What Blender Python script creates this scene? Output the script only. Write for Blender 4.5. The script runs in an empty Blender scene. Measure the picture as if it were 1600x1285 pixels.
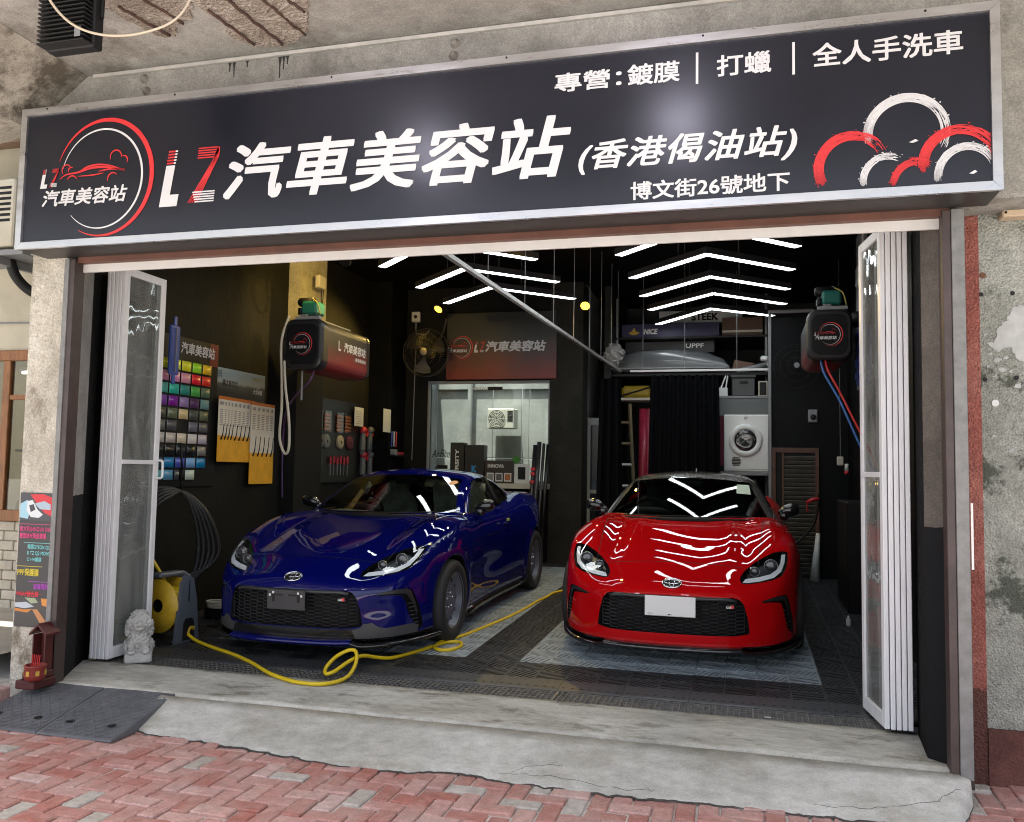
# Car-detailing shop front with two coupes parked inside, seen from the pavement.
import bpy, bmesh, math, random
import numpy as np
SC=bpy.context.scene
random.seed(7); RNG=np.random.default_rng(11)
# ================================================================ camera
_yaw,_pit,_rol=[math.radians(v) for v in (15.18,3.914,1.016)]
_f=np.array([-math.sin(_yaw)*math.cos(_pit),math.cos(_yaw)*math.cos(_pit),math.sin(_pit)])
_r=np.array([math.cos(_yaw),math.sin(_yaw),0]);_u=np.cross(_r,_f)
_r,_u=math.cos(_rol)*_r+math.sin(_rol)*_u,-math.sin(_rol)*_r+math.cos(_rol)*_u
_cam=bpy.data.cameras.new('camera');CAM=bpy.data.objects.new('camera',_cam);SC.collection.objects.link(CAM)
_cam.sensor_width=36;_cam.lens=36*1348/1600;_cam.clip_start=.05;_cam.clip_end=500
from mathutils import Matrix
CAM.matrix_world=Matrix(((_r[0],_u[0],-_f[0],0),(_r[1],_u[1],-_f[1],0),(_r[2],_u[2],-_f[2],1.34),(0,0,0,1)))
SC.camera=CAM
# ================================================================ daylight
SUN_EL,SUN_AZ=math.radians(75),math.radians(200)          # azimuth clockwise from +y
_w=bpy.data.worlds.new('World');SC.world=_w;_w.use_nodes=True
_n=_w.node_tree.nodes;_l=_w.node_tree.links;_bg=_n['Background']
_sky=_n.new('ShaderNodeTexSky');_sky.sky_type='NISHITA';_sky.sun_disc=False;_sky.sun_elevation=SUN_EL;_sky.sun_rotation=SUN_AZ
_sky.air_density=1.;_sky.dust_density=4.;_sky.ozone_density=1.
_hs=_n.new('ShaderNodeHueSaturation');_hs.inputs['Saturation'].default_value=.55     # thin bright overcast
_l.new(_sky.outputs[0],_hs.inputs['Color']);_l.new(_hs.outputs[0],_bg.inputs['Color']);_bg.inputs['Strength'].default_value=.13
_sl=bpy.data.lights.new('sun','SUN');_sl.energy=4.5;_sl.angle=math.radians(.6);_sl.color=(1.,.96,.9)
_so=bpy.data.objects.new('sun',_sl);SC.collection.objects.link(_so);_so.location=(0,-4,9)
_sd=np.array([math.sin(SUN_AZ)*math.cos(SUN_EL),math.cos(SUN_AZ)*math.cos(SUN_EL),math.sin(SUN_EL)])
from mathutils import Vector
_so.rotation_euler=Vector(-_sd).to_track_quat('-Z','Y').to_euler()
SC.view_settings.view_transform='Standard';SC.view_settings.look='None';SC.view_settings.gamma=1.;SC.view_settings.use_curve_mapping=False
SC.view_settings.exposure=EXPO=1.6
SC.render.engine='CYCLES';SC.cycles.max_bounces=7;SC.cycles.diffuse_bounces=4;SC.cycles.glossy_bounces=4;SC.cycles.transparent_max_bounces=10
SC.cycles.use_denoising=True;SC.cycles.filter_width=1.05;SC.cycles.caustics_reflective=False;SC.cycles.caustics_refractive=False;SC.cycles.sample_clamp_indirect=6.
LEDS=4.6;AMBW=26.;FLS=8.
# ================================================================ materials
MAT={}
def M(name,col=(.5,.5,.5),rough=.5,metal=0.,var=0.,vs=4.,bump=0.,bs=60.,coat=0.,cr=.03,spec=.5,emit=None,es=0.,col2=None,rvar=0.,rand=0.,obj=False,stretch=(1,1,1),detail=6):
    if name in MAT: return MAT[name]
    m=D_.materials.new(name);m.use_nodes=True;nt=m.node_tree;N=nt.nodes;Lk=nt.links
    b=N['Principled BSDF'];c=(*col,1)
    b.inputs['Base Color'].default_value=c;b.inputs['Roughness'].default_value=rough;b.inputs['Metallic'].default_value=metal
    b.inputs['Specular IOR Level'].default_value=spec;b.inputs['Coat Weight'].default_value=coat;b.inputs['Coat Roughness'].default_value=cr
    if emit: b.inputs['Emission Color'].default_value=(*emit,1);b.inputs['Emission Strength'].default_value=es
    if var or bump or rvar or rand:
        if obj: tc=N.new('ShaderNodeTexCoord');src=tc.outputs['Object']
        else: tc=N.new('ShaderNodeNewGeometry');src=tc.outputs['Position']
        mp=N.new('ShaderNodeMapping');mp.inputs['Scale'].default_value=stretch;Lk.new(src,mp.inputs['Vector']);src=mp.outputs[0]
    if var or rvar:
        n=N.new('ShaderNodeTexNoise');n.inputs['Scale'].default_value=vs;n.inputs['Detail'].default_value=detail;n.inputs['Roughness'].default_value=.65
        Lk.new(src,n.inputs['Vector'])
    colout=None
    if var:
        r=N.new('ShaderNodeValToRGB');r.color_ramp.elements[0].position=.3;r.color_ramp.elements[1].position=.7
        c2=col2 or tuple(min(1,x*(1+var)) for x in col);c1=tuple(x*(1-var) for x in col) if not col2 else col
        r.color_ramp.elements[0].color=(*c1,1);r.color_ramp.elements[1].color=(*c2,1)
        Lk.new(n.outputs['Fac'],r.inputs['Fac']);colout=r.outputs['Color']
    if rand:
        oi=N.new('ShaderNodeObjectInfo');hs=N.new('ShaderNodeHueSaturation')
        mr=N.new('ShaderNodeMapRange');mr.inputs['To Min'].default_value=1-rand;mr.inputs['To Max'].default_value=1+rand
        Lk.new(oi.outputs['Random'],mr.inputs['Value']);Lk.new(mr.outputs[0],hs.inputs['Value'])
        if colout: Lk.new(colout,hs.inputs['Color'])
        else: hs.inputs['Color'].default_value=c
        colout=hs.outputs['Color']
    if colout: Lk.new(colout,b.inputs['Base Color'])
    if rvar:
        mr2=N.new('ShaderNodeMapRange');mr2.inputs['From Min'].default_value=.3;mr2.inputs['From Max'].default_value=.7
        mr2.inputs['To Min'].default_value=max(0,rough-rvar);mr2.inputs['To Max'].default_value=min(1,rough+rvar)
        Lk.new(n.outputs['Fac'],mr2.inputs['Value']);Lk.new(mr2.outputs[0],b.inputs['Roughness'])
    if bump:
        n2=N.new('ShaderNodeTexNoise');n2.inputs['Scale'].default_value=bs;n2.inputs['Detail'].default_value=5;Lk.new(src,n2.inputs['Vector'])
        bp=N.new('ShaderNodeBump');bp.inputs['Strength'].default_value=bump;bp.inputs['Distance'].default_value=.01
        Lk.new(n2.outputs['Fac'],bp.inputs['Height']);Lk.new(bp.outputs[0],b.inputs['Normal'])
    MAT[name]=m;return m
def glass(name,tint=(.8,.85,.85),rough=.0,refl=1.0,ior=1.5):
    """thin clear pane: see-through tint under a mirror-like Fresnel film"""
    m=D_.materials.new(name);m.use_nodes=True;nt=m.node_tree;N=nt.nodes;Lk=nt.links;N.remove(N['Principled BSDF'])
    t=N.new('ShaderNodeBsdfTransparent');t.inputs[0].default_value=(*tint,1)
    g=N.new('ShaderNodeBsdfGlossy');g.inputs['Roughness'].default_value=rough;g.inputs['Color'].default_value=(refl,refl,refl,1)
    lw=N.new('ShaderNodeLayerWeight');lw.inputs['Blend'].default_value=.5
    pw=N.new('ShaderNodeMath');pw.operation='POWER';pw.inputs[1].default_value=5.;Lk.new(lw.outputs['Facing'],pw.inputs[0])
    f=N.new('ShaderNodeMath');f.operation='MULTIPLY_ADD';f0=((ior-1)/(ior+1))**2;f.inputs[1].default_value=1-f0;f.inputs[2].default_value=f0;Lk.new(pw.outputs[0],f.inputs[0])
    x=N.new('ShaderNodeMixShader');Lk.new(f.outputs[0],x.inputs[0]);Lk.new(t.outputs[0],x.inputs[1]);Lk.new(g.outputs[0],x.inputs[2])
    Lk.new(x.outputs[0],N['Material Output'].inputs['Surface']);MAT[name]=m;return m
D_=bpy.data
def aged(name,cols,s1=1.6,s2=9.,streak=None,bump=.35,bs=45.,rough=.85,stain=None,stain_scale=2.5,stain_lo=.52,stain_hi=.62,vor=0.,low=None,spec=.25,grain=.35,gs=130.):
    """weathered masonry: three-tone blotches + shaped stains + grain"""
    m=D_.materials.new(name);m.use_nodes=True;nt=m.node_tree;N=nt.nodes;L=nt.links;b=N['Principled BSDF'];b.inputs['Roughness'].default_value=rough;b.inputs['Specular IOR Level'].default_value=spec
    g=N.new('ShaderNodeNewGeometry');P=g.outputs['Position']
    if streak:
        mp=N.new('ShaderNodeMapping');mp.inputs['Scale'].default_value=streak;L.new(P,mp.inputs['Vector']);P1=mp.outputs[0]
    else: P1=P
    def noise(s,d=8,src=P,r=.65):
        n=N.new('ShaderNodeTexNoise');n.inputs['Scale'].default_value=s;n.inputs['Detail'].default_value=d;n.inputs['Roughness'].default_value=r;L.new(src,n.inputs['Vector']);return n.outputs['Fac']
    r=N.new('ShaderNodeValToRGB');e=r.color_ramp.elements;e[0].position=.28;e[1].position=.72;e[0].color=(*cols[0],1);e[1].color=(*cols[-1],1)
    if len(cols)>2: q=e.new(.5);q.color=(*cols[1],1)
    L.new(noise(s1,8,P1),r.inputs['Fac'])
    mx=N.new('ShaderNodeMix');mx.data_type='RGBA';mx.blend_type='OVERLAY';mx.inputs[0].default_value=.55
    r2=N.new('ShaderNodeValToRGB');r2.color_ramp.elements[0].position=.35;r2.color_ramp.elements[1].position=.65;r2.color_ramp.elements[0].color=(.32,.32,.32,1);r2.color_ramp.elements[1].color=(.66,.66,.66,1)
    L.new(noise(s2,10,P1,.75),r2.inputs['Fac']);L.new(r.outputs[0],mx.inputs[6]);L.new(r2.outputs[0],mx.inputs[7]);out=mx.outputs[2]
    if stain:
        sr=N.new('ShaderNodeValToRGB');sr.color_ramp.elements[0].position=stain_lo;sr.color_ramp.elements[1].position=stain_hi
        L.new(noise(stain_scale,12,P1,.72),sr.inputs['Fac'])
        m2=N.new('ShaderNodeMix');m2.data_type='RGBA';m2.inputs[7].default_value=(*stain,1);L.new(sr.outputs[0],m2.inputs[0]);L.new(out,m2.inputs[6]);out=m2.outputs[2]
    gr=N.new('ShaderNodeMapRange');gr.inputs['From Min'].default_value=.32;gr.inputs['From Max'].default_value=.68;gr.inputs['To Min'].default_value=1-grain;gr.inputs['To Max'].default_value=1+grain
    L.new(noise(gs,4,P,.8),gr.inputs['Value']);gm=N.new('ShaderNodeVectorMath');gm.operation='SCALE';L.new(out,gm.inputs[0]);L.new(gr.outputs[0],gm.inputs['Scale']);out=gm.outputs[0]
    if low:   # paint of another colour below a height, with a ragged edge
        zc,colr,w=low;sx=N.new('ShaderNodeSeparateXYZ');L.new(P,sx.inputs[0])
        ad=N.new('ShaderNodeMath');ad.operation='MULTIPLY_ADD';ad.inputs[1].default_value=w;L.new(noise(14,6),ad.inputs[0]);L.new(sx.outputs[2],ad.inputs[2])
        st=N.new('ShaderNodeMath');st.operation='LESS_THAN';st.inputs[1].default_value=zc+w*.5;L.new(ad.outputs[0],st.inputs[0])
        m3=N.new('ShaderNodeMix');m3.data_type='RGBA';m3.inputs[7].default_value=(*colr,1);L.new(st.outputs[0],m3.inputs[0]);L.new(out,m3.inputs[6]);out=m3.outputs[2]
    L.new(out,b.inputs['Base Color'])
    bp=N.new('ShaderNodeBump');bp.inputs['Strength'].default_value=bump;bp.inputs['Distance'].default_value=.012
    hh=noise(bs,8)
    if vor:
        v=N.new('ShaderNodeTexVoronoi');v.inputs['Scale'].default_value=vor;L.new(P,v.inputs['Vector']);ad2=N.new('ShaderNodeMath');ad2.operation='ADD';L.new(hh,ad2.inputs[0]);L.new(v.outputs['Distance'],ad2.inputs[1]);hh=ad2.outputs[0]
    L.new(hh,bp.inputs['Height']);L.new(bp.outputs[0],b.inputs['Normal'])
    MAT[name]=m;return m
def lamp_mat(name,col,s):
    m=D_.materials.new(name);m.use_nodes=True;b=m.node_tree.nodes['Principled BSDF'];b.inputs['Base Color'].default_value=(.8,.8,.8,1);b.inputs['Emission Color'].default_value=(*col,1);b.inputs['Emission Strength'].default_value=s;MAT[name]=m;return m
def paver(name,col,dust=(.52,.45,.41),rand=.13):
    m=D_.materials.new(name);m.use_nodes=True;nt=m.node_tree;N=nt.nodes;L=nt.links;b=N['Principled BSDF'];b.inputs['Roughness'].default_value=.9;b.inputs['Specular IOR Level'].default_value=.2
    g=N.new('ShaderNodeNewGeometry');P=g.outputs['Position']
    def noise(s,d=6,r=.65):
        n=N.new('ShaderNodeTexNoise');n.inputs['Scale'].default_value=s;n.inputs['Detail'].default_value=d;n.inputs['Roughness'].default_value=r;L.new(P,n.inputs['Vector']);return n.outputs['Fac']
    def rng(src,a,c,lo,hi):
        q=N.new('ShaderNodeMapRange');q.inputs['From Min'].default_value=a;q.inputs['From Max'].default_value=c;q.inputs['To Min'].default_value=lo;q.inputs['To Max'].default_value=hi;L.new(src,q.inputs['Value']);return q.outputs[0]
    oi=N.new('ShaderNodeObjectInfo')
    hs=N.new('ShaderNodeHueSaturation');hs.inputs['Color'].default_value=(*col,1);L.new(rng(oi.outputs['Random'],0,1,1-rand,1+rand),hs.inputs['Value']);L.new(rng(oi.outputs['Random'],0,1,1.15,.8),hs.inputs['Saturation'])
    mx=N.new('ShaderNodeMix');mx.data_type='RGBA';mx.inputs[7].default_value=(*dust,1);L.new(hs.outputs[0],mx.inputs[6]);L.new(rng(noise(4.5,9,.7),.40,.74,.04,.5),mx.inputs[0])
    mb=N.new('ShaderNodeMath');mb.operation='MULTIPLY';L.new(rng(noise(26,6,.7),.3,.7,.78,1.2),mb.inputs[0]);L.new(rng(noise(170,3,.8),.3,.7,.72,1.28),mb.inputs[1])
    v=N.new('ShaderNodeVectorMath');v.operation='SCALE';L.new(mx.outputs[2],v.inputs[0]);L.new(mb.outputs[0],v.inputs['Scale']);L.new(v.outputs[0],b.inputs['Base Color'])
    bp=N.new('ShaderNodeBump');bp.inputs['Strength'].default_value=.5;bp.inputs['Distance'].default_value=.006;L.new(noise(75,6,.75),bp.inputs['Height']);L.new(bp.outputs[0],b.inputs['Normal'])
    MAT[name]=m;return m
def film_glass(name):
    """door pane with a wrinkled, slightly milky protective film"""
    m=glass(name,(.80,.82,.81));nt=m.node_tree;N=nt.nodes;L=nt.links;out=N['Material Output'];src=out.inputs['Surface'].links[0].from_socket
    g=N.new('ShaderNodeNewGeometry');mp=N.new('ShaderNodeMapping');mp.inputs['Scale'].default_value=(1.5,5,1.1);L.new(g.outputs['Position'],mp.inputs[0])
    n=N.new('ShaderNodeTexNoise');n.inputs['Scale'].default_value=1.9;n.inputs['Detail'].default_value=0.;n.inputs['Distortion'].default_value=.8;L.new(mp.outputs[0],n.inputs['Vector'])
    r=N.new('ShaderNodeMapRange');r.inputs['From Min'].default_value=.3;r.inputs['From Max'].default_value=.75;r.inputs['To Min'].default_value=.16;r.inputs['To Max'].default_value=.34;L.new(n.outputs[0],r.inputs['Value'])
    d=N.new('ShaderNodeBsdfDiffuse');d.inputs['Color'].default_value=(.46,.47,.45,1);x=N.new('ShaderNodeMixShader');L.new(r.outputs[0],x.inputs[0]);L.new(src,x.inputs[1]);L.new(d.outputs[0],x.inputs[2]);L.new(x.outputs[0],out.inputs['Surface'])
    bp=N.new('ShaderNodeBump');bp.inputs['Strength'].default_value=.3;bp.inputs['Distance'].default_value=.01;L.new(n.outputs[0],bp.inputs['Height'])
    for q in N:
        if q.type=='BSDF_GLOSSY': L.new(bp.outputs[0],q.inputs['Normal'])
    return m
BLK=M('black_wall_paint',(.0035,.0037,.0037),.6,spec=.12,var=.5,vs=2.2,bump=.25,bs=30,rvar=.15)
WHT=M('white_lettering',(.62,.62,.64),.5)
REDP=M('red_print',(.62,.03,.035),.5)
ALU=M('aluminium_trim',(.62,.62,.63),.34,.9,var=.1,vs=3,rvar=.1,stretch=(1,1,6))
WALU=M('white_powder_coat',(.80,.81,.84),.38,var=.07,vs=9,stretch=(3,3,.5),spec=.4)
STEEL=M('galvanised_steel',(.20,.20,.195),.6,.25,var=.3,vs=14,bump=.1,bs=40,rvar=.15)
BROWN=M('brown_steel',(.055,.038,.036),.5,var=.3,vs=8)
DBLK=M('dull_black',(.009,.009,.0095),.55,spec=.3)
GRY=M('grey_plastic',(.22,.23,.24),.5)
CREAM=M('cream_plastic',(.55,.52,.43),.5,var=.08,vs=6)
WPL=M('white_plastic',(.66,.67,.66),.4)
# ================================================================ coupe body field
def smx(a,b,k):
    h=np.maximum(k-np.abs(a-b),0)/k
    return np.maximum(a,b)+h*h*k*.25
def smn(a,b,k): return -smx(-a,-b,k)
def curve(pts):
    # monotone-ish smooth interpolant sampled densely (Catmull-Rom tangents), returned as table
    p=np.array(pts,float);x=p[:,0];y=p[:,1]
    m=np.gradient(y,x)
    X=np.linspace(x[0],x[-1],900)
    i=np.clip(np.searchsorted(x,X)-1,0,len(x)-2);h=x[i+1]-x[i];t=(X-x[i])/h
    Yv=(2*t**3-3*t**2+1)*y[i]+(t**3-2*t**2+t)*h*m[i]+(-2*t**3+3*t**2)*y[i+1]+(t**3-t**2)*h*m[i+1]
    return X,Yv
def ev(c,v): return np.interp(v,c[0],c[1])
HC=curve([(-.4,.43),(-.2,.485),(-.10,.525),(-.03,.568),(.08,.625),(.25,.698),(.5,.770),(.8,.835),(1.1,.885),(1.3,.905),(1.7,.90),(2.4,.90),(3.0,.93),(3.6,.985),(3.95,.985),(4.15,.95),(4.3,.9)])
KD=curve([(-.3,.05),(0,.062),(.1,.065),(.3,.04),(.6,.012),(1.0,.0),(1.5,.0),(4.3,.0)])
BF=curve([(-.3,0),(.1,0),(.3,.006),(.55,.022),(.85,.036),(1.15,.018),(1.5,-.004),(2.4,-.01),(3.0,.02),(3.4,.035),(3.8,.0),(4.3,0)])
SF=curve([(0,-.105),(.15,-.1),(.3,-.085),(.42,-.052),(.52,.0),(.62,.075),(.70,.165),(.77,.29),(.83,.45),(.87,.64),(.92,.95)])
SFN=(SF[0],1/np.sqrt(1+np.gradient(SF[1],SF[0])**2))
SR=curve([(0,4.16),(.4,4.13),(.6,4.06),(.75,3.93),(.85,3.72),(.92,3.4)])
WP=curve([(-.2,.872),(.4,.875),(.85,.888),(1.25,.868),(1.7,.845),(2.4,.848),(2.9,.868),(3.4,.888),(3.8,.87),(4.3,.84)])
RC=curve([(1.6,1.235),(1.9,1.24),(2.2,1.262),(2.5,1.268),(2.8,1.245),(3.1,1.19),(3.4,1.11),(3.7,1.01),(4.0,.93)])
CW=curve([(1.0,.755),(1.5,.75),(2.0,.75),(2.6,.745),(3.0,.71),(3.4,.65),(3.8,.58)])
def swd(a,z): return 1.14+.36*(a/.745)**2+(z-.875)*1.95+(z-.875)*np.abs(z-.875)*1.45
def cabin(a,s,z):
    roof=z-(ev(RC,s)-.17*a*a-.0*a)
    side=(a-(ev(CW,s)-(z-.863)*.57))*.868
    ws=(swd(a,z)-s)*.37
    d=smx(roof,side,.10); d=smx(d,ws,.05)
    return np.maximum(d,.72-z)
def lower(a,s,z):
    top=ev(HC,s)-ev(KD,s)*(np.minimum(a,.75)/.5)**2+ev(BF,s)*np.exp(-((a-.66)/.12)**2)
    # hood ridges: a soft raised centre panel between two valleys
    g=np.clip((s-.2)/.3,0,1)*np.clip((1.5-s)/.3,0,1)
    top=top-.011*g*np.exp(-((a-.47)/.05)**2)+.006*g*np.exp(-(np.clip(a-.36,-1,0)/.12)**2)*(a<.40)*np.clip((.40-a)/.04,0,1)
    dt=z-top
    sf=ev(SF,a)+np.clip(.30-z,0,.3)*.10+np.clip(z-.40,0,1)**2*1.0
    # bumper sculpt: shallow hollow beside the grille
    sf=sf+.020*np.exp(-((a-.60)/.09)**2-((z-.36)/.09)**2)
    df=(sf-s)*ev(SFN,a)
    w=ev(WP,s)
    w=w-np.clip(z-.60,0,1)**2*.85-np.clip(.45-z,0,1)**2*.30
    # door hollow
    w=w-.016*np.exp(-((s-2.05)/.55)**2-((z-.44)/.13)**2)
    for ax in (.85,3.425):
        r=np.sqrt((s-ax)**2+(z-.31)**2); w=w+.014*np.exp(-((r-.365)/.045)**2)
    ds=a-w
    dr=(s-ev(SR,a))*.6
    d=smx(dt,ds,.13); d=smx(d,df,.07); d=smx(d,dr,.08)
    return smx(d,(.15-.02*np.clip(s-.6,0,1))-z,.03)
def outer(u,s,z):
    a=np.sqrt(u*u+1e-8)
    d=smn(lower(a,s,z),cabin(a,s,z),.03)
    # wheel wells
    for ax in (.85,3.425):
        r=np.sqrt((s-ax)**2+(z-.305)**2)
        well=np.maximum(r-.345,.60-a)
        d=smx(d,-well,.014)
    return d

# ================================================================ helpers
D=bpy.data; COL=SC.collection; ORG={}
def V3(*a): return np.array(a,float)
def tag(o,label=None,cat=None,group=None,kind=None):
    if label: o['label']=label
    if cat: o['category']=cat
    if group: o['group']=group
    if kind: o['kind']=kind
    return o
def thing(name,label,cat,loc=(0,0,0),group=None,rot=0.):
    o=D.objects.new(name,None); COL.objects.link(o); o.empty_display_size=.1
    o.location=loc; o.rotation_euler=(0,0,rot); ORG[o.name]=np.array(loc,float)
    return tag(o,label,cat,group)
def mobj(name,V,F,mat=None,parent=None,smooth=False,local=False,mi=None,org=None):
    """one mesh object; vertices are given in world space unless local"""
    V=np.asarray(V,float).reshape(-1,3)
    if parent is not None:
        o0=V3(0,0,0) if local else ORG[parent.name]
    elif org is not None: o0=np.array(org,float)
    elif local: o0=V3(0,0,0)
    else:
        lo,hi=V.min(0),V.max(0); o0=V3((lo[0]+hi[0])/2,(lo[1]+hi[1])/2,lo[2])
    me=D.meshes.new(name); me.from_pydata((V-o0).tolist(),[],[list(map(int,f)) for f in F])
    mats=mat if isinstance(mat,(list,tuple)) else [mat]
    for m in mats:
        if m: me.materials.append(m)
    if mi is not None: me.polygons.foreach_set('material_index',np.asarray(mi,np.int32))
    if smooth: me.polygons.foreach_set('use_smooth',[True]*len(me.polygons))
    me.update()
    o=D.objects.new(name,me); COL.objects.link(o)
    if parent is not None: o.parent=parent; ORG[o.name]=o0 if not local else V3(0,0,0)
    else: o.location=o0; ORG[o.name]=o0
    return o
def inst(src,parent=None,loc=None,rz=None,mat=None,name=None):
    """copy of one object sharing its mesh"""
    c=src.copy(); COL.objects.link(c)
    c.parent=parent if parent is not None else src.parent
    if loc is not None: c.location=loc
    if rz is not None: c.rotation_euler=(0,0,rz)
    if mat is not None and c.material_slots:
        c.material_slots[0].link='OBJECT'; c.material_slots[0].material=mat
    ORG[c.name]=ORG[src.name]
    return c
def copytree(o,parent=None,loc=None,rot=None):
    c=o.copy(); COL.objects.link(c); c.parent=parent
    if loc is not None: c.location=loc
    if rot is not None: c.rotation_euler=rot
    for ch in list(o.children): copytree(ch,c)
    return c
class MB:
    """collects shapes for ONE mesh"""
    def __init__(s): s.V=[];s.F=[];s.n=0;s.mi=[]
    def add(s,V,F,m=0):
        V=np.asarray(V,float).reshape(-1,3); s.V.append(V)
        s.F+= [[i+s.n for i in f] for f in F]; s.mi+=[m]*len(F); s.n+=len(V); return s
    def box(s,lo,hi,bev=0.,m=0,rot=None,piv=None):
        lo=np.minimum(lo,hi) if False else np.array(lo,float); hi=np.array(hi,float)
        if bev<=0:
            V=np.array([[x,y,z] for x in (lo[0],hi[0]) for y in (lo[1],hi[1]) for z in (lo[2],hi[2])])
            F=[(0,1,3,2),(4,6,7,5),(0,4,5,1),(2,3,7,6),(0,2,6,4),(1,5,7,3)]
        else:
            V,F=_bevbox(lo,hi,bev)
        if rot is not None:
            p=(lo+hi)/2 if piv is None else np.array(piv,float); V=(V-p)@np.asarray(rot).T+p
        return s.add(V,F,m)
    def tube(s,P,r,n=8,m=0,caps=True,closed=False):
        P=np.asarray(P,float); k=len(P); r=np.broadcast_to(r,(k,))
        T=np.gradient(P,axis=0) if not closed else (np.roll(P,-1,0)-np.roll(P,1,0))
        T/=np.linalg.norm(T,axis=1,keepdims=True)+1e-12
        up=V3(0,0,1) if abs(T[0][2])<.9 else V3(1,0,0)
        N=np.cross(T[0],up);N/=np.linalg.norm(N); R=[]
        for i in range(k):
            N=N-T[i]*(N@T[i]);N/=np.linalg.norm(N)+1e-12; B=np.cross(T[i],N)
            a=np.linspace(0,2*np.pi,n,endpoint=False)
            R.append(P[i]+r[i]*(np.cos(a)[:,None]*N+np.sin(a)[:,None]*B))
        V=np.concatenate(R); F=[]
        for i in range(k if closed else k-1):
            j=(i+1)%k
            for q in range(n): F.append((i*n+q,i*n+(q+1)%n,j*n+(q+1)%n,j*n+q))
        if caps and not closed: F.append(tuple(range(n-1,-1,-1)));F.append(tuple((k-1)*n+q for q in range(n)))
        return s.add(V,F,m)
    def cyl(s,a,b,r,n=16,m=0,r2=None): return s.tube([a,b],[r,r if r2 is None else r2],n,m)
    def lathe(s,prof,c,axis='z',n=24,m=0,closed=False):
        """profile of (radius, height) turned about an axis through c"""
        prof=np.array(prof,float);a=np.linspace(0,2*np.pi,n,endpoint=False);V=[]
        for r,h in prof:
            x,y=r*np.cos(a),r*np.sin(a);hh=np.full(n,h)
            V.append(np.stack({'z':(x,y,hh),'x':(hh,x,y),'y':(x,hh,y)}[axis],1))
        V=np.concatenate(V)+np.array(c,float);F=[];k=len(prof)
        for i in range(k if closed else k-1):
            j=(i+1)%k
            for q in range(n):
                f=(i*n+q,i*n+(q+1)%n,j*n+(q+1)%n,j*n+q); F.append(f if axis!='y' else f[::-1])
        return s.add(V,F,m)
    def prism(s,poly,o,ex,ey,d,m=0):
        """polygon in plane (o,ex,ey) pushed along vector d"""
        o=np.array(o,float);ex=np.array(ex,float);ey=np.array(ey,float);d=np.array(d,float)
        P=np.array(poly,float);A=o+P[:,:1]*ex+P[:,1:2]*ey;n=len(P)
        V=np.concatenate([A,A+d]);F=[tuple(range(n-1,-1,-1)),tuple(range(n,2*n))]
        F+=[(i,(i+1)%n,n+(i+1)%n,n+i) for i in range(n)]
        return s.add(V,F,m)
    def obj(s,name,mat=None,parent=None,smooth=False,local=False,org=None):
        V=np.concatenate(s.V) if s.V else np.zeros((0,3))
        return mobj(name,V,s.F,mat,parent,smooth,local,s.mi if isinstance(mat,(list,tuple)) else None,org)
_bb={}
def _bevbox(lo,hi,b):
    c=(lo+hi)/2;h=(hi-lo)/2;b=min(b,*(h*.95))
    V=[];idx={}
    for sx in (-1,1):
        for sy in (-1,1):
            for sz in (-1,1):
                for ax in range(3):
                    p=h-b; p=p.copy(); p[ax]=h[ax]; idx[(sx,sy,sz,ax)]=len(V); V.append(c+p*V3(sx,sy,sz))
    F=[]
    for ax in range(3):
        o1,o2=[a for a in range(3) if a!=ax]
        for sg in (-1,1):
            f=[]
            for s1,s2 in ((-1,-1),(1,-1),(1,1),(-1,1)):
                k=[0,0,0];k[ax]=sg;k[o1]=s1;k[o2]=s2;f.append(idx[(*k,ax)])
            F.append(f if (sg>0)==(ax!=1) else f[::-1])
    for ax in range(3):
        o1,o2=[a for a in range(3) if a!=ax]
        for s1 in (-1,1):
            for s2 in (-1,1):
                k1=[0,0,0];k1[ax]=-1;k1[o1]=s1;k1[o2]=s2;k2=list(k1);k2[ax]=1
                F.append([idx[(*k1,o1)],idx[(*k2,o1)],idx[(*k2,o2)],idx[(*k1,o2)]])
    for sx in (-1,1):
        for sy in (-1,1):
            for sz in (-1,1): F.append([idx[(sx,sy,sz,a)] for a in range(3)])
    V=np.array(V)
    for i,f in enumerate(F):
        p=V[f];n=np.cross(p[1]-p[0],p[2]-p[0])
        if n@(p.mean(0)-c)<0: F[i]=f[::-1]
    return V,F
def boxobj(name,lo,hi,mat,parent=None,bev=.003): return MB().box(lo,hi,bev).obj(name,mat,parent)
def spline(P,n=12,closed=False):
    P=np.asarray(P,float);k=len(P);out=[]
    for i in range(k if closed else k-1):
        if closed: p0,p1,p2,p3=P[(i-1)%k],P[i],P[(i+1)%k],P[(i+2)%k]
        else: p0,p1,p2,p3=P[max(i-1,0)],P[i],P[i+1],P[min(i+2,k-1)]
        for t in np.linspace(0,1,n,endpoint=False):
            out.append(.5*((2*p1)+(-p0+p2)*t+(2*p0-5*p1+4*p2-p3)*t*t+(-p0+3*p1-3*p2+p3)*t**3))
    if not closed: out.append(P[-1])
    return np.array(out)
def rotz(a): c,s=math.cos(a),math.sin(a); return np.array([[c,-s,0],[s,c,0],[0,0,1]])
def rotx(a): c,s=math.cos(a),math.sin(a); return np.array([[1,0,0],[0,c,-s],[0,s,c]])
def roty(a): c,s=math.cos(a),math.sin(a); return np.array([[c,0,s],[0,1,0],[-s,0,c]])
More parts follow.
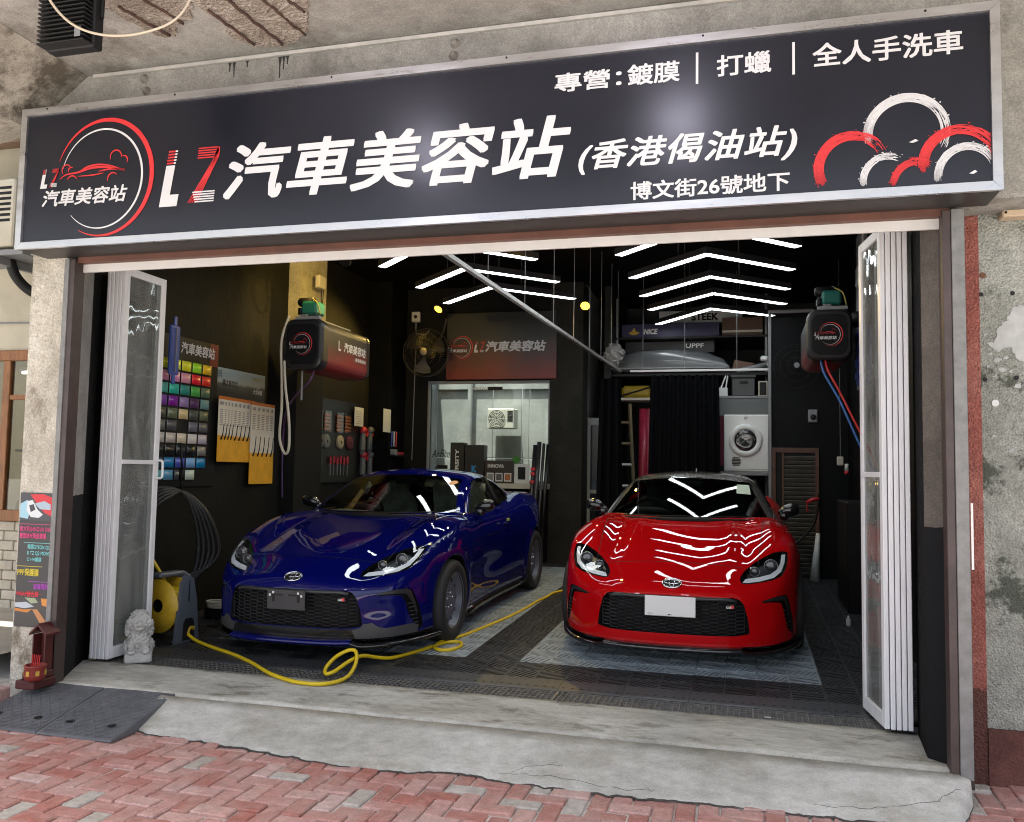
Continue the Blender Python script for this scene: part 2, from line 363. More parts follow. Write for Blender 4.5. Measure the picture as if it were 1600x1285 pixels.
# ---------------------------------------------------------------- lettering
_tc=D.curves.new('glyphs','FONT'); _to=D.objects.new('glyphs',_tc); COL.objects.link(_to)
_tcache={}
def glyphs(body,bold=0.,shear=0.,space=1.,ext=0.):
    """flat lettering: vertices in a unit em square plane and faces, plus its box"""
    k=(body,bold,shear,space,ext)
    if k in _tcache: return _tcache[k]
    _tc.body=body;_tc.size=1.;_tc.offset=bold;_tc.shear=shear;_tc.space_character=space;_tc.extrude=ext;_tc.resolution_u=3
    bpy.context.view_layer.update()
    me=D.meshes.new_from_object(_to.evaluated_get(bpy.context.evaluated_depsgraph_get()))
    V=np.zeros(len(me.vertices)*3);me.vertices.foreach_get('co',V);V=V.reshape(-1,3)
    F=[tuple(p.vertices) for p in me.polygons]; D.meshes.remove(me)
    _tcache[k]=(V,F); return _tcache[k]
def lettering(name,body,o,ex,ey,w=None,h=None,mat=None,parent=None,bold=0.,shear=0.,space=1.,mb=None,m=0):
    """text fitted in a box of width w / height h whose lower-left corner is o"""
    V,F=glyphs(body,0.,shear,space)
    V=V.copy();lo,hi=V.min(0),V.max(0);V-=lo;sz=hi-lo+2*bold;V[:,:2]+=bold
    sx=(w/sz[0]) if w else (h/sz[1]); sy=(h/sz[1]) if h else sx
    ex=np.array(ex,float);ey=np.array(ey,float);nn=np.cross(ex,ey);nn/=np.linalg.norm(nn)
    W=[];FF=[];n=len(V)
    for k,a in enumerate([None] if bold==0 else [None]+[(i,j) for i in (-1,0,1) for j in (-1,0,1) if i or j]):   # struck several times for weight
        d=(0,0) if a is None else (bold*a[0],bold*a[1])
        W.append(np.array(o,float)+(V[:,:1]+d[0])*sx*ex+(V[:,1:2]+d[1])*sy*ey+nn*.00012*k);FF+=[tuple(i+k*n for i in f) for f in F]
    W=np.concatenate(W);F=FF
    if mb is not None: mb.add(W,F,m); return mb
    return mobj(name,W,F,mat,parent)
# ================================================================ ground, pavement, apron
ZP=-.13; FS=.026
def zf(y): return FS*(y-5.05)
JOINT=M('joint_sand',(.52,.48,.44),.95,var=.25,vs=20,bump=.4,bs=90)
tag(mobj('ground',[(-60,-60,ZP-.035),(60,-60,ZP-.035),(60,60,ZP-.035),(-60,60,ZP-.035)],[(0,1,2,3)],M('street_paving',(.40,.385,.36),.9,var=.2,vs=1.5)),kind='structure')
PAVE=tag(mobj('pavement',[(-9,-2,ZP-.011),(6,-2,ZP-.011),(6,4.9,ZP-.011),(-9,4.9,ZP-.011)],[(0,1,2,3)],JOINT,org=(0,0,ZP)),kind='structure')
PBR=paver('red_paver',(.42,.185,.155),rand=.14)
PBG=paver('grey_paver',(.42,.38,.335),rand=.08)
PBP=paver('worn_pink_paver',(.50,.29,.255),rand=.09)
APX=[-3.3,-2.646,-2.168,-1.834,-1.569,-1.402,-1.066,-.753,-.18,.357,.75,.90,.985];APY=[4.15,4.094,4.039,3.995,4.012,4.085,4.045,4.014,4.055,4.05,4.09,4.17,4.40]
W=.0945;proto=[]
for L_ in ((2*W,W),(W,2*W)):
    mb=MB().box((.0045,.0045,-.05),(L_[0]-.0045,L_[1]-.0045,0),.006);o=mb.obj('brick',PBR,PAVE,local=True);proto.append(o)
def brick_mat():
    r=random.random();return PBR if r<.80 else (PBG if r<.88 else PBP)
near=[];far=MB();used=[False,False]
for n in range(-90,90):
    for m in range(-40,40):
        for k,(ox,oy) in enumerate(((0,0),(3,0))):
            x=(n+4*m+ox)*W-2.;y=(n+oy)*W+2.05
            w,h=((2*W,W),(W,2*W))[k];cx,cy=x+w/2,y+h/2
            if not(-5.4<cx<2.2 and 2.2<cy<4.85): continue
            vis=cy>2.96+(cx+2.94)*.318-.22 and cx<1.35 and cx>-4.45
            yf=np.interp(cx,APX,APY)
            if -3.3<cx<.93 and cy>yf+.12: continue
            if cx>.93 and cy>4.74: continue
            if cx<-4.1 and cy>4.45: continue
            if vis: near.append((k,x,y))
            else: far.add(*(lambda q:(np.concatenate(q.V),q.F))(MB().box((x+.003,y+.003,ZP-.05),(x+w-.003,y+h-.003,ZP-.001),.005)))
random.shuffle(near)
near.sort(key=lambda t:-(t[2]>2.9))
for i,(k,x,y) in enumerate(near[:300]):
    dz=random.gauss(0,.0030)
    if not used[k]: o=proto[k];used[k]=True
    else: o=inst(proto[k],PAVE)
    o.location=(x,y,dz)
    o.rotation_euler=(random.gauss(0,.014),random.gauss(0,.014),random.gauss(0,.012))
    o.material_slots[0].link='OBJECT';o.material_slots[0].material=brick_mat()
for k,x,y in near[300:]:
    w,h=((2*W,W),(W,2*W))[k];far.add(*(lambda q:(np.concatenate(q.V),q.F))(MB().box((x+.003,y+.003,ZP-.05),(x+w-.003,y+h-.003,ZP-.001),.005)))
tag(far.obj('outlying_bricks',PBR,PAVE),kind='stuff')
CONC=aged('apron_concrete',[(.37,.355,.315),(.48,.465,.425),(.58,.565,.525)],1.3,10.,streak=(.9,1.5,1),bump=.22,bs=60,grain=.16,stain=(.27,.24,.18),stain_scale=1.9,stain_lo=.50,stain_hi=.78)
CONC2=aged('sill_concrete',[(.32,.30,.255),(.49,.47,.415),(.64,.62,.565)],2.2,13.,streak=(.8,1.8,1),bump=.3,bs=55,grain=.2,stain=(.15,.13,.09),stain_scale=3.2,stain_lo=.53,stain_hi=.68)
DARKC=M('crack_dirt',(.06,.055,.05),.95,var=.4,vs=30,bump=.5,bs=80)
# sloping apron with a broken front edge
nx=260;xs=np.linspace(-3.30,.985,nx);yf=np.interp(xs,APX,APY)+np.interp(xs,np.linspace(-3.3,1.06,90),RNG.normal(0,.012,90))+RNG.normal(0,.0035,nx)
tt=np.array([0,.0,.012,.05,.12,.25,.42,.6,.8,1.]);rows=[]
for j,t in enumerate(tt):
    y=yf+(4.435-yf)*t+(.004*np.sin(xs*5.3+2) if t==1 else 0)
    prof=-.126+.120*(1-(1-t)**1.04)
    z=np.full(nx,prof)+RNG.normal(0,.0003,nx)*(t>0)+.008*np.clip((-.9-xs)/.8,0,1)*(1-t)**3
    if j==0: z=np.full(nx,ZP-.03)
    if j==1: z=z-.012*(RNG.random(nx)<.5)
    rows.append(np.stack([xs,y,z],1))
rows.append(np.stack([xs,np.full(nx,4.437),np.full(nx,-.06)],1))
k=len(rows);F=[(j*nx+i,j*nx+i+1,(j+1)*nx+i+1,(j+1)*nx+i) for j in range(k-1) for i in range(nx-1)]
APR=tag(mobj('apron_ramp',np.concatenate(rows),F,CONC,smooth=True),kind='structure')
# crack filling the gap along the step and along the broken edge
mb=MB();mb.box((-3.3,4.425,-.09),(.94,4.474,-.055));mb.obj('crack',DARKC,APR)
mb=MB();V=[];
for i in range(nx): V+=[(xs[i],yf[i]-.010-.012*abs(math.sin(xs[i]*3.1)),ZP+.002),(xs[i],yf[i]+.02,ZP+.002)]
mb.add(V,[(2*i,2*i+2,2*i+3,2*i+1) for i in range(nx-1)]);mb.obj('edge_crack',DARKC,APR)
mb=MB()
for seg in ([(-1.62,4.06),(-1.35,4.11),(-1.12,4.085),(-.9,4.10),(-.62,4.07),(-.4,4.09)],[(-1.1,4.08),(-1.0,4.16),(-.85,4.19)],[(.30,4.12),(.55,4.15),(.80,4.25),(.93,4.36)]):
    P=spline(np.array([(x,y,0) for x,y in seg]),8);P[:,:2]+=RNG.normal(0,.004,(len(P),2))
    t=np.clip((P[:,1]-np.interp(P[:,0],xs,yf))/(4.435-np.interp(P[:,0],xs,yf)),0,1);P[:,2]=-.126+.120*(1-(1-t)**1.04)+.0012
    mb.tube(P,.0009,5)
mb.obj('hairline_crack',DARKC,APR)
# sill slab, drain, grating
ny=14;nxx=120;X=np.linspace(-4.35,.942,nxx);Yv=np.linspace(4.468,5.05,ny);V=[];
for j,y in enumerate(Yv):
    for x in X: V.append((x,y+.004*math.sin(x*7)*(j==0),-.004+.004*math.sin(x*1.7+y*3)*(j not in(0,ny-1))+random.gauss(0,.0002)))
F=[(j*nxx+i,j*nxx+i+1,(j+1)*nxx+i+1,(j+1)*nxx+i) for j in range(ny-1) for i in range(nxx-1)]
n0=len(V);V+=[(x,4.468,-.12) for x in X];F+=[(n0+i,n0+i+1,i+1,i) for i in range(nxx-1)]
n1=len(V);V+=[(x,5.05,-.12) for x in X];F+=[((ny-1)*nxx+i,(ny-1)*nxx+i+1,n1+i+1,n1+i) for i in range(nxx-1)]
SILL=tag(mobj('door_sill',V,F,CONC2,smooth=True),kind='structure')
mb=MB();mb.box((-4.4,5.04,-.12),(1.2,5.30,-.075));DRN=tag(mb.obj('drain_channel',DBLK),kind='structure')
GRT=thing('drain_grating','long steel grating laid over the drain across the shop doorway','grating',(-1.5,5.15,-.03))
GM=M('grating_steel',(.22,.21,.195),.5,.65,var=.35,vs=25,bump=.15,bs=60)
seam=None
bar=MB().box((-.0022,-.098,-.026),(.0022,.098,-.001)).obj('cross_bar',GM,GRT,local=True)
xs_=np.arange(-4.22,.80,.0335)
bar.location=(xs_[0]+1.5,0,.03)
for x in xs_[1:]: inst(bar,GRT,loc=(x+1.5,0,.03))
for y in (5.054,5.10,5.15,5.20,5.246): MB().box((-4.24,y-.0025,-.028),(.80,y+.0025,-.002)).obj('long_bar',GM,GRT)
for x in (-2.66,-1.10,.04): MB().box((x-.006,5.052,-.03),(x+.006,5.25,.0)).obj('frame_bar',GM,GRT)
# shop floor with perforated click tiles
FL=tag(mobj('floor',[(-4.9,5.25,zf(5.25)-.03),(1.25,5.25,zf(5.25)-.03),(1.25,13.,zf(13)-.03),(-4.9,13.,zf(13)-.03)],[(0,1,2,3)],M('floor_slab',(.008,.008,.009),.9,var=.3,spec=.1),org=(0,0,0)),kind='structure')
TP=.395
TD=M('dark_floor_tile',(.045,.046,.049),.38,var=.35,vs=9,rand=.15,spec=.35);TLT=M('light_floor_tile',(.33,.385,.42),.45,var=.28,vs=9,rand=.12)
def tile_mesh():
    mb=MB();h=TP/2-.0012;q=TP/2;t=0.;b=-.016;s=.005
    for (x0,y0,x1,y1) in ((-h,-h,h,-h+s*1.3),(-h,h-s*1.3,h,h),(-h,-h,-h+s*1.3,h),(h-s*1.3,-h,h,h),(-s,-h,s,h),(-h,-s,h,s)): mb.box((x0,y0,b),(x1,y1,t))
    for qx in (-1,1):
        for qy in (-1,1):
            c=V3(qx*q/2,qy*q/2,0);d=V3(1,-qx*qy*.62,0);d/=np.linalg.norm(d);nrm=V3(-d[1],d[0],0);lim=q/2-.004
            for k in range(-5,6):
                o=c+nrm*(k+.5)*.0315
                # clip the slat to its quadrant
                ts=[]
                for ax in (0,1):
                    if abs(d[ax])>1e-6: ts.append(sorted([(c[ax]-lim-o[ax])/d[ax],(c[ax]+lim-o[ax])/d[ax]]))
                a=max(t_[0] for t_ in ts);e=min(t_[1] for t_ in ts)
                if e-a<.02: continue
                A,B=o+d*a,o+d*e;wv=nrm*.0088
                V=[A-wv,B-wv,B+wv,A+wv];V=[(p[0],p[1],t-.0004) for p in V]+[(p[0],p[1],t-.0018) for p in V]
                mb.add(V,[(0,1,2,3),(0,4,5,1),(2,6,7,3)])
    return mb
tl=tile_mesh().obj('tile',TD,FL,local=True);first=True
X0=.465;Y0T=5.475
for c in range(-14,2):
    for r in range(0,18):
        cx=X0+(c+.5)*TP;cy=Y0T+(r+.5)*TP
        if cx<-4.75 or cx>1.1: continue
        if r>13 and (cx<-1.9 or cx>.3): continue
        lt=1<=r<=12 and ((-5<=c<=-1) or (-11<=c<=-7))
        o=tl if first else inst(tl,FL)
        first=False
        o.location=(cx,cy,zf(cy)+.0015*random.random());o.rotation_euler=(math.atan(FS),0,math.pi/2*0)
        o.material_slots[0].link='OBJECT';o.material_slots[0].material=TLT if lt else TD
# bevelled edging along the front of the tiles
ED=M('tile_edging',(.045,.046,.05),.45,var=.25,vs=12,rand=.12)
mb=MB();a=TP/2-.001;V=[(-a,-.215,.0),(a,-.215,.0),(a,-.20,.006),(-a,-.20,.006),(a,0,.014),(-a,0,.014),(a,0,-.01),(-a,0,-.01),(-a,-.215,-.012),(a,-.215,-.012)]
mb.add(V,[(0,1,2,3),(3,2,4,5),(8,9,1,0),(5,4,6,7),(0,3,5,7,8),(1,9,6,4,2)])
ed=mb.obj('edging',ED,FL,local=True)
mb=MB()
for k in range(7): mb.cyl((-a+.03+k*(2*a-.06)/6,-.155+.0*k,.0088),(-a+.03+k*(2*a-.06)/6,-.155,.0095),.0105,10)
for k in range(7): mb.cyl((-a+.05+k*(2*a-.09)/6,-.045,.0128),(-a+.05+k*(2*a-.09)/6,-.045,.0135),.0045,8)
eh=mb.obj('edging_holes',DBLK,ed,local=True)
for c in range(-12,2):
    cx=X0+(c+.5)*TP
    if c==-12: o=ed
    else:
        o=inst(ed,FL);h=inst(eh,o)
    o.location=(cx,Y0T,zf(Y0T)-.012)
# ================================================================ shell of the building
ZC=3.80
def wallbox(name,lo,hi,mat,par=None):
    o=MB().box(lo,hi).obj(name,mat,par)
    return tag(o,kind='structure') if par is None else o
WALLL=aged('left_wall_paint',[(.0035,.0035,.0032),(.007,.0067,.005),(.016,.0145,.007)],1.1,6.,bump=.4,bs=14,rough=.7,stain=(.008,.008,.008),stain_scale=1.2,stain_lo=.45,stain_hi=.55)
wallbox('wall_left',(-4.88,4.951,-.05),(-4.80,11.0,ZC),WALLL)
wallbox('wall_right',(1.15,5.02,-.05),(1.30,13.0,ZC),BLK)
wallbox('wall_back',(-2.0,12.9,0),(1.15,13.05,ZC),M('back_wall_paint',(.05,.052,.052),.8,var=.3,vs=3,bump=.2,bs=20))
BCE=M('black_ceiling',(.003,.003,.003),.8,spec=.1)
wallbox('ceiling',(-4.95,4.72,ZC),(-2.03,11.14,ZC+.15),BCE);wallbox('ceiling_right',(-2.0295,4.72,ZC),(1.30,13.05,ZC+.15),BCE)
# back-left wall round the office window
BW=M('rear_partition',(.008,.0083,.008),.7,spec=.15,var=.35,vs=3,bump=.35,bs=22)
wr=wallbox('wall_rear_left',(-4.95,11.0,-.05),(-4.17,11.14,ZC),BW)
wallbox('wall_rear_sill',(-4.17,11.0,-.05),(-2.46,11.14,1.17),BW)
wallbox('wall_rear_head',(-4.17,11.0,2.52),(-2.46,11.14,ZC),BW)
wallbox('pier_rear',(-2.46,10.93,-.05),(-2.03,11.30,ZC),aged('rear_pier_paint',[(.016,.016,.014),(.026,.026,.021),(.036,.035,.027)],1.5,8,bump=.3,bs=20))
wallbox('wall_passage',(-2.03,12.2,-.05),(-1.801,12.35,ZC),BLK)
wallbox('wall_bay_left',(-1.80,11.25,-.05),(-1.72,12.9,ZC),aged('bay_wall_paint',[(.02,.0225,.021),(.03,.033,.03),(.042,.045,.04)],1.5,8,bump=.3,bs=20))
wallbox('partition_right',(.30,10.70,-.05),(1.15,10.80,3.22),M('blue_black_paint',(.004,.0048,.006),.55,spec=.15,var=.3,vs=2.5,bump=.2,bs=16))
# pilaster on the left wall: bare cream render above, black paint below
wallbox('pilaster_left',(-4.80,8.32,-.05),(-4.66,8.92,ZC),aged('pilaster_paint',[(.34,.31,.22),(.42,.385,.27),(.50,.46,.33)],1.5,8,bump=.3,bs=20,low=(2.50,(.012,.012,.012),.02)))
wallbox('pilaster_rear',(-4.80,10.45,-.05),(-4.50,10.99,ZC),BLK)
# light well behind the office window, open to the sky
LW=M('light_well_paint',(.30,.315,.305),.8,var=.25,vs=2.,bump=.2,bs=16)
wallbox('well_wall_left',(-4.95,11.15,0),(-4.85,13.3,3.2),LW)
wallbox('well_wall_right',(-2.13,11.31,0),(-2.035,13.3,3.95),LW)
wallbox('well_floor',(-4.95,11.15,-.05),(-2.03,13.3,.02),GRY)
# ---------------- facade: lintel, piers, soffit
CEIL=aged('soffit_concrete',[(.24,.23,.21),(.345,.335,.31),(.44,.43,.40)],.9,5.,bump=.35,bs=22,stain=(.15,.132,.11),stain_scale=1.1,stain_lo=.52,stain_hi=.68)
BEAM=aged('beam_concrete',[(.22,.215,.195),(.32,.31,.28),(.41,.40,.365)],1.4,7.,bump=.7,bs=30,stain=(.16,.145,.12),stain_scale=1.8,stain_lo=.55,stain_hi=.7)
wallbox('canopy_soffit',(-9.5,2.05,ZC+.003),(4.5,4.72,ZC+.20),CEIL)  # stretch left of the haunch added to shade the neighbour's yard
wallbox('canopy_edge_beam',(-9.5,1.80,3.55),(4.5,2.05,ZC+.2),CEIL)
wallbox('neighbour_shade_slab',(-12.,4.73,4.62),(-4.96,8.2,4.75),CEIL)  # added slab that keeps the sun off the neighbour's front and room
wallbox('lintel_beam',(-4.42,4.45,2.66),(1.45,4.72,ZC),BEAM)
V=[];F=[]
CB=aged('haunch_concrete',[(.25,.23,.19),(.37,.345,.295),(.46,.435,.38)],1.3,6.,bump=.6,bs=22,stain=(.11,.095,.075),stain_scale=2.2,stain_lo=.5,stain_hi=.6)
mb=MB();mb.prism([(-4.95,3.38),(-4.42,3.46),(-4.33,3.60),(-4.05,ZC),(-4.95,ZC)],(0,2.06,0),(1,0,0),(0,0,1),(0,2.39,0));tag(mb.obj('haunch_beam',CB),kind='structure')
PIER=aged('left_pier_render',[(.33,.30,.24),(.50,.465,.395),(.64,.61,.54)],1.6,10.,streak=(1.4,1.4,.8),bump=.7,bs=60,stain=(.22,.19,.14),stain_scale=3.,stain_lo=.56,stain_hi=.66,vor=45)
wallbox('pier_left',(-4.40,4.45,-.05),(-4.135,4.56,2.66),PIER);wallbox('pier_left_rear',(-4.40,4.561,-.05),(-4.345,4.95,2.66),PIER)
PILR=aged('right_pillar_render',[(.25,.26,.23),(.37,.38,.34),(.49,.50,.455)],1.2,14.,bump=.9,bs=110,stain=(.10,.11,.09),stain_scale=3.4,stain_lo=.54,stain_hi=.60,vor=90)
wallbox('pillar_right',(1.135,4.75,.13),(3.2,5.0,2.9),PILR)
mb=MB().box((1.137,4.745,.131),(1.95,4.76,2.9))
wallbox('pillar_plinth',(1.135,4.735,ZP-.02),(3.2,5.0,.129),aged('oxide_plinth',[(.085,.038,.032),(.14,.060,.05),(.20,.095,.08)],1.6,9,bump=.5,bs=50,stain=(.19,.17,.15),stain_scale=4,stain_lo=.6,stain_hi=.68))
wallbox('pillar_red_band',(1.068,4.742,ZP-.02),(1.134,5.0,2.9),aged('red_band_render',[(.27,.085,.07),(.36,.125,.10),(.45,.20,.165)],2.,14,bump=.9,bs=110,vor=90,low=(.30,(.14,.062,.052),.25)))
# patches of smooth grey filler on the pillar
FILL=M('filler_patch',(.42,.43,.42),.8,var=.18,vs=12,bump=.2,bs=40)
def patchpoly(name,pts,mat,par=None,d=.003,y=4.75):
    mb=MB();mb.prism(pts,(0,y-d,0),(1,0,0),(0,0,1),(0,d*.9,0));return mb.obj(name,mat,par)
pl=D.objects['pillar_right']
def ragged(pts,amp,k=7):
    P=spline(np.array([(x,z,0) for x,z in pts]),k,True)[:,:2];return P+RNG.normal(0,amp,P.shape)
patchpoly('filler',ragged([(1.165,2.02),(1.20,2.03),(1.22,2.10),(1.26,2.13),(1.285,2.19),(1.36,2.20),(1.42,2.18),(1.42,1.94),(1.36,1.92),(1.30,1.93),(1.27,1.99),(1.22,1.97),(1.19,1.99)],.0045),FILL,pl)
for cx,cz,rr in ((1.18,1.96,.012),(1.21,1.93,.018),(1.25,1.94,.012),(1.17,1.90,.009),(1.23,1.88,.016),(1.20,1.85,.008),(1.27,1.87,.010),(1.16,2.06,.008),(1.30,1.80,.018),(1.19,1.55,.010),(1.27,1.48,.014)):
    patchpoly('filler_fleck',ragged([(cx+rr*math.cos(q)*random.uniform(.6,1.3),cz+rr*.7*math.sin(q)*random.uniform(.6,1.3)) for q in np.linspace(0,2*math.pi,7,endpoint=False)],.0015,4),FILL,pl,.0025)
mb=MB();mb.lathe([(.001,-.002),(.017,-.002),(.017,0)],(1.198,4.749,1.714),'y',18);mb.obj('filler_spot',WPL,pl)
for x,z in ((1.142,2.262),(1.285,2.263),(1.154,1.832),(1.294,1.84)): MB().lathe([(.001,-.0015),(.009,-.0015),(.011,0)],(x,4.749,z),'y',12).obj('drill_hole',DBLK,pl)
MB().lathe([(.001,-.003),(.006,-.003),(.012,-.001),(.016,0)],(1.152,4.749,2.359),'y',12).obj('plug',M('rust',(.16,.08,.05),.9),pl)
# doorway reveals: black paint below, bare render above
REV=aged('reveal_paint',[(.20,.20,.195),(.30,.295,.285),(.38,.37,.355)],1.6,8,bump=.4,bs=30,low=(1.13,(.007,.0075,.009),.03))
REV2=aged('reveal_paint_right',[(.065,.058,.05),(.10,.088,.078),(.14,.125,.11)],1.6,8,bump=.4,bs=30,low=(1.10,(.007,.0075,.009),.02))
RGH=M('rough_black_edge',(.006,.006,.0065),.8,spec=.1,bump=1.,bs=40)
def reveal(name,a,b,mat,z1=2.66):
    """vertical slab whose face runs from plan point a to plan point b"""
    mb=MB();mb.prism([a,b,(b[0]+np.sign(a[0])*.10,b[1]),(a[0]+np.sign(a[0])*.02,a[1])],(0,0,-.06),(1,0,0),(0,1,0),(0,0,z1+.06));return tag(mb.obj(name,mat),kind='structure')
reveal('reveal_left',(-4.062,4.50),(-4.235,4.80),REV);reveal('reveal_left_inner',(-4.236,4.80),(-4.33,4.98),RGH)
reveal('reveal_right',(.948,4.52),(.842,4.62),REV2);reveal('reveal_right_inner',(.8425,4.621),(.872,5.02),RGH)
wallbox('reveal_right_back',(.875,4.76,-.06),(1.066,5.05,2.66),BLK);wallbox('reveal_right_fill',(1.0665,5.001,-.06),(1.15,5.019,2.66),BLK)
wallbox('reveal_left_back',(-4.80,4.951,-.06),(-4.345,5.05,2.66),BLK)
# steel roller-shutter channels and brown frames
def channel(label,x0,x1,sgn):
    t=thing('shutter_channel',label,'shutter rail',((x0+x1)/2,4.45,-.02))
    MB().box((x0,4.425,-.03),(x1,4.445,2.615),.002).obj('web',STEEL,t)
    MB().box((x0,4.4455,-.03),(x0+.006,4.53,2.615)).obj('flange',STEEL,t);MB().box((x1-.006,4.4455,-.03),(x1,4.53,2.615)).obj('flange',STEEL,t)
    xa=x1+.002 if sgn<0 else x0-.038;MB().box((xa,4.432,-.03),(xa+.036,4.52,2.612),.002).obj('frame_angle',BROWN,t)
    return t
channel('grey galvanised shutter channel beside the left pier with the poster',-4.133,-4.098,-1)
channel('grey galvanised shutter channel beside the red painted band on the right',.944,1.000,1)
MB().box((1.003,4.52,-.1),(1.022,4.741,2.64)).obj('recess_return',M('dark_brown_return',(.075,.06,.05),.9,var=.4,vs=12,bump=.4,bs=40),D.objects['pillar_red_band'])  # dark brown return between the shutter channel and the red band
t=tag(boxobj('paper_strip',(1.000+.004,4.42,.92),(1.014,4.4235,1.225),WPL,None,.001),'narrow white strip stuck beside the right shutter channel','strip')
# lintel trims
t=thing('door_header','brown steel angle and white track across the top of the doorway','door header',(-1.5,4.5,2.54))
MB().box((-4.06,4.452,2.592),(.94,4.50,2.655),.002).obj('brown_angle',M('brown_angle_paint',(.11,.045,.03),.5,var=.25,vs=6),t)
MB().box((-4.06,4.502,2.543),(.94,4.522,2.6595),.002).obj('white_track',M('track_white',(.60,.59,.575),.5,var=.08,vs=4),t)
for k in range(3): pass
# ================================================================ the two coupes: one body field, meshed once, shared by both
def pdist(P,x,y):
    """signed distance to polygon P (x,y arrays broadcast)"""
    P=np.array(P,float);n=len(P);x,y=np.broadcast_arrays(x,y)
    d=np.full(x.shape,1e9);ins=np.zeros(x.shape,bool)
    for i in range(n):
        ax,ay=P[i];bx,by=P[(i+1)%n];ex,ey=bx-ax,by-ay
        t=np.clip(((x-ax)*ex+(y-ay)*ey)/(ex*ex+ey*ey+1e-12),0,1)
        d=np.minimum(d,(x-ax-t*ex)**2+(y-ay-t*ey)**2)
        c=((ay>y)!=(by>y))&(x<(bx-ax)*(y-ay)/((by-ay) if by!=ay else 1e-12)+ax)
        ins^=c
    d=np.sqrt(d);return np.where(ins,-d,d)
HL=[(.452,.572),(.446,.600),(.470,.632),(.53,.676),(.60,.712),(.67,.742),(.735,.752),(.772,.745),(.775,.70),(.76,.652),(.728,.607),(.66,.583),(.57,.570),(.49,.565)]
GR=[(-.60,.496),(.40,.490),(.445,.478),(.474,.445),(.50,.35),(.512,.265),(.505,.248),(.42,.238),(-.60,.238)]
INT=[(.549,.447),(.625,.470),(.69,.484),(.742,.485),(.765,.465),(.784,.39),(.80,.30),(.805,.20),(.79,.185),(.765,.25),(.745,.32),(.735,.39),(.715,.437),(.665,.448)]
SIDEW=[(1.62,.905),(1.95,1.075),(2.15,1.160),(2.40,1.185),(2.62,1.178),(2.90,1.125),(3.12,1.045),(3.16,.985),(3.05,.955),(2.6,.925),(2.1,.905)]
def cwz(s,z): return ev(CW,s)-(z-.863)*.57
def openings(p):
    """negative where the skin is cut away (lamps, grille, intakes, glass)"""
    u,s,z=p.T;a=np.abs(u);h=np.full(len(p),1.)
    fr=s-.9
    for poly in (HL,GR,INT): h=np.minimum(h,np.maximum(pdist(poly,a,z),fr))
    cab=cabin(a,s,z);low=lower(a,s,z)
    w=np.maximum(np.maximum(s-(swd(a,z)+.2),swd(a,z)-.2-s),a-(cwz(s,z)-.062))
    w=np.maximum(w,z-(ev(RC,s)-.17*a*a-.026));w=np.maximum(w,.016-low);w=np.maximum(w,s-2.2)
    h=np.minimum(h,w)
    h=np.minimum(h,np.maximum(pdist(SIDEW,s,z),.35-a))
    rw=np.maximum(np.maximum(3.02-s,s-3.75),np.maximum(a-(cwz(s,z)-.11),.02-low))
    return np.minimum(h,rw)
def clip(V,T,h,both=False):
    """cut a triangle mesh along the zero line of a field given at its vertices; keep h>=0"""
    V=np.asarray(V);T=np.asarray(T);h=np.where(np.abs(h)<1e-6,1e-6,h);pos=h>0;c=pos[T].sum(1)
    NV=[];cache={};n0=len(V)
    def mid(i,j):
        k=(i,j) if i<j else (j,i)
        if k not in cache:
            t=h[k[0]]/(h[k[0]]-h[k[1]]);NV.append(V[k[0]]*(1-t)+V[k[1]]*t);cache[k]=n0+len(NV)-1
        return cache[k]
    A=[];B=[]
    for t in T[(c==1)|(c==2)]:
        t=[int(x) for x in t];ps=[pos[x] for x in t];solo=ps.index(True) if sum(ps)==1 else ps.index(False)
        i,j,k=t[solo],t[(solo+1)%3],t[(solo+2)%3];m1,m2=mid(i,j),mid(i,k)
        tri=[(i,m1,m2)];quad=[(m1,j,k),(m1,k,m2)]
        if sum(ps)==1: A+=tri;B+=quad
        else: A+=quad;B+=tri
    V2=np.concatenate([V,np.array(NV).reshape(-1,3)])
    A=np.concatenate([T[c==3],np.array(A,int).reshape(-1,3)]);B=np.concatenate([T[c==0],np.array(B,int).reshape(-1,3)])
    return V2,A,B
def compact(V,T):
    k=np.unique(T);mp=-np.ones(len(V),int);mp[k]=np.arange(len(k));return V[k],mp[T]
def grad(p,fn=None):
    fn=fn or outer;e=1e-3;f=lambda q:fn(q[:,0],q[:,1],q[:,2])
    g=np.stack([(f(p+e*np.eye(3)[i])-f(p-e*np.eye(3)[i]))/(2*e) for i in range(3)],1);return g/(np.linalg.norm(g,axis=1,keepdims=True)+1e-9)
def rims(V,T,dep):
    """returns turned inwards along every cut edge"""
    E=np.concatenate([T[:,[0,1]],T[:,[1,2]],T[:,[2,0]]]);S=np.sort(E,1);u,ix,c=np.unique(S,axis=0,return_index=True,return_counts=True)
    E=E[ix[c==1]];k=np.unique(E);mp=-np.ones(len(V),int);mp[k]=np.arange(len(k));P=V[k];Pi=P-grad(P)*dep;n=len(k)
    E=mp[E];return np.concatenate([P,Pi]),np.stack([E[:,1],E[:,0],E[:,0]+n,E[:,1]+n],1)
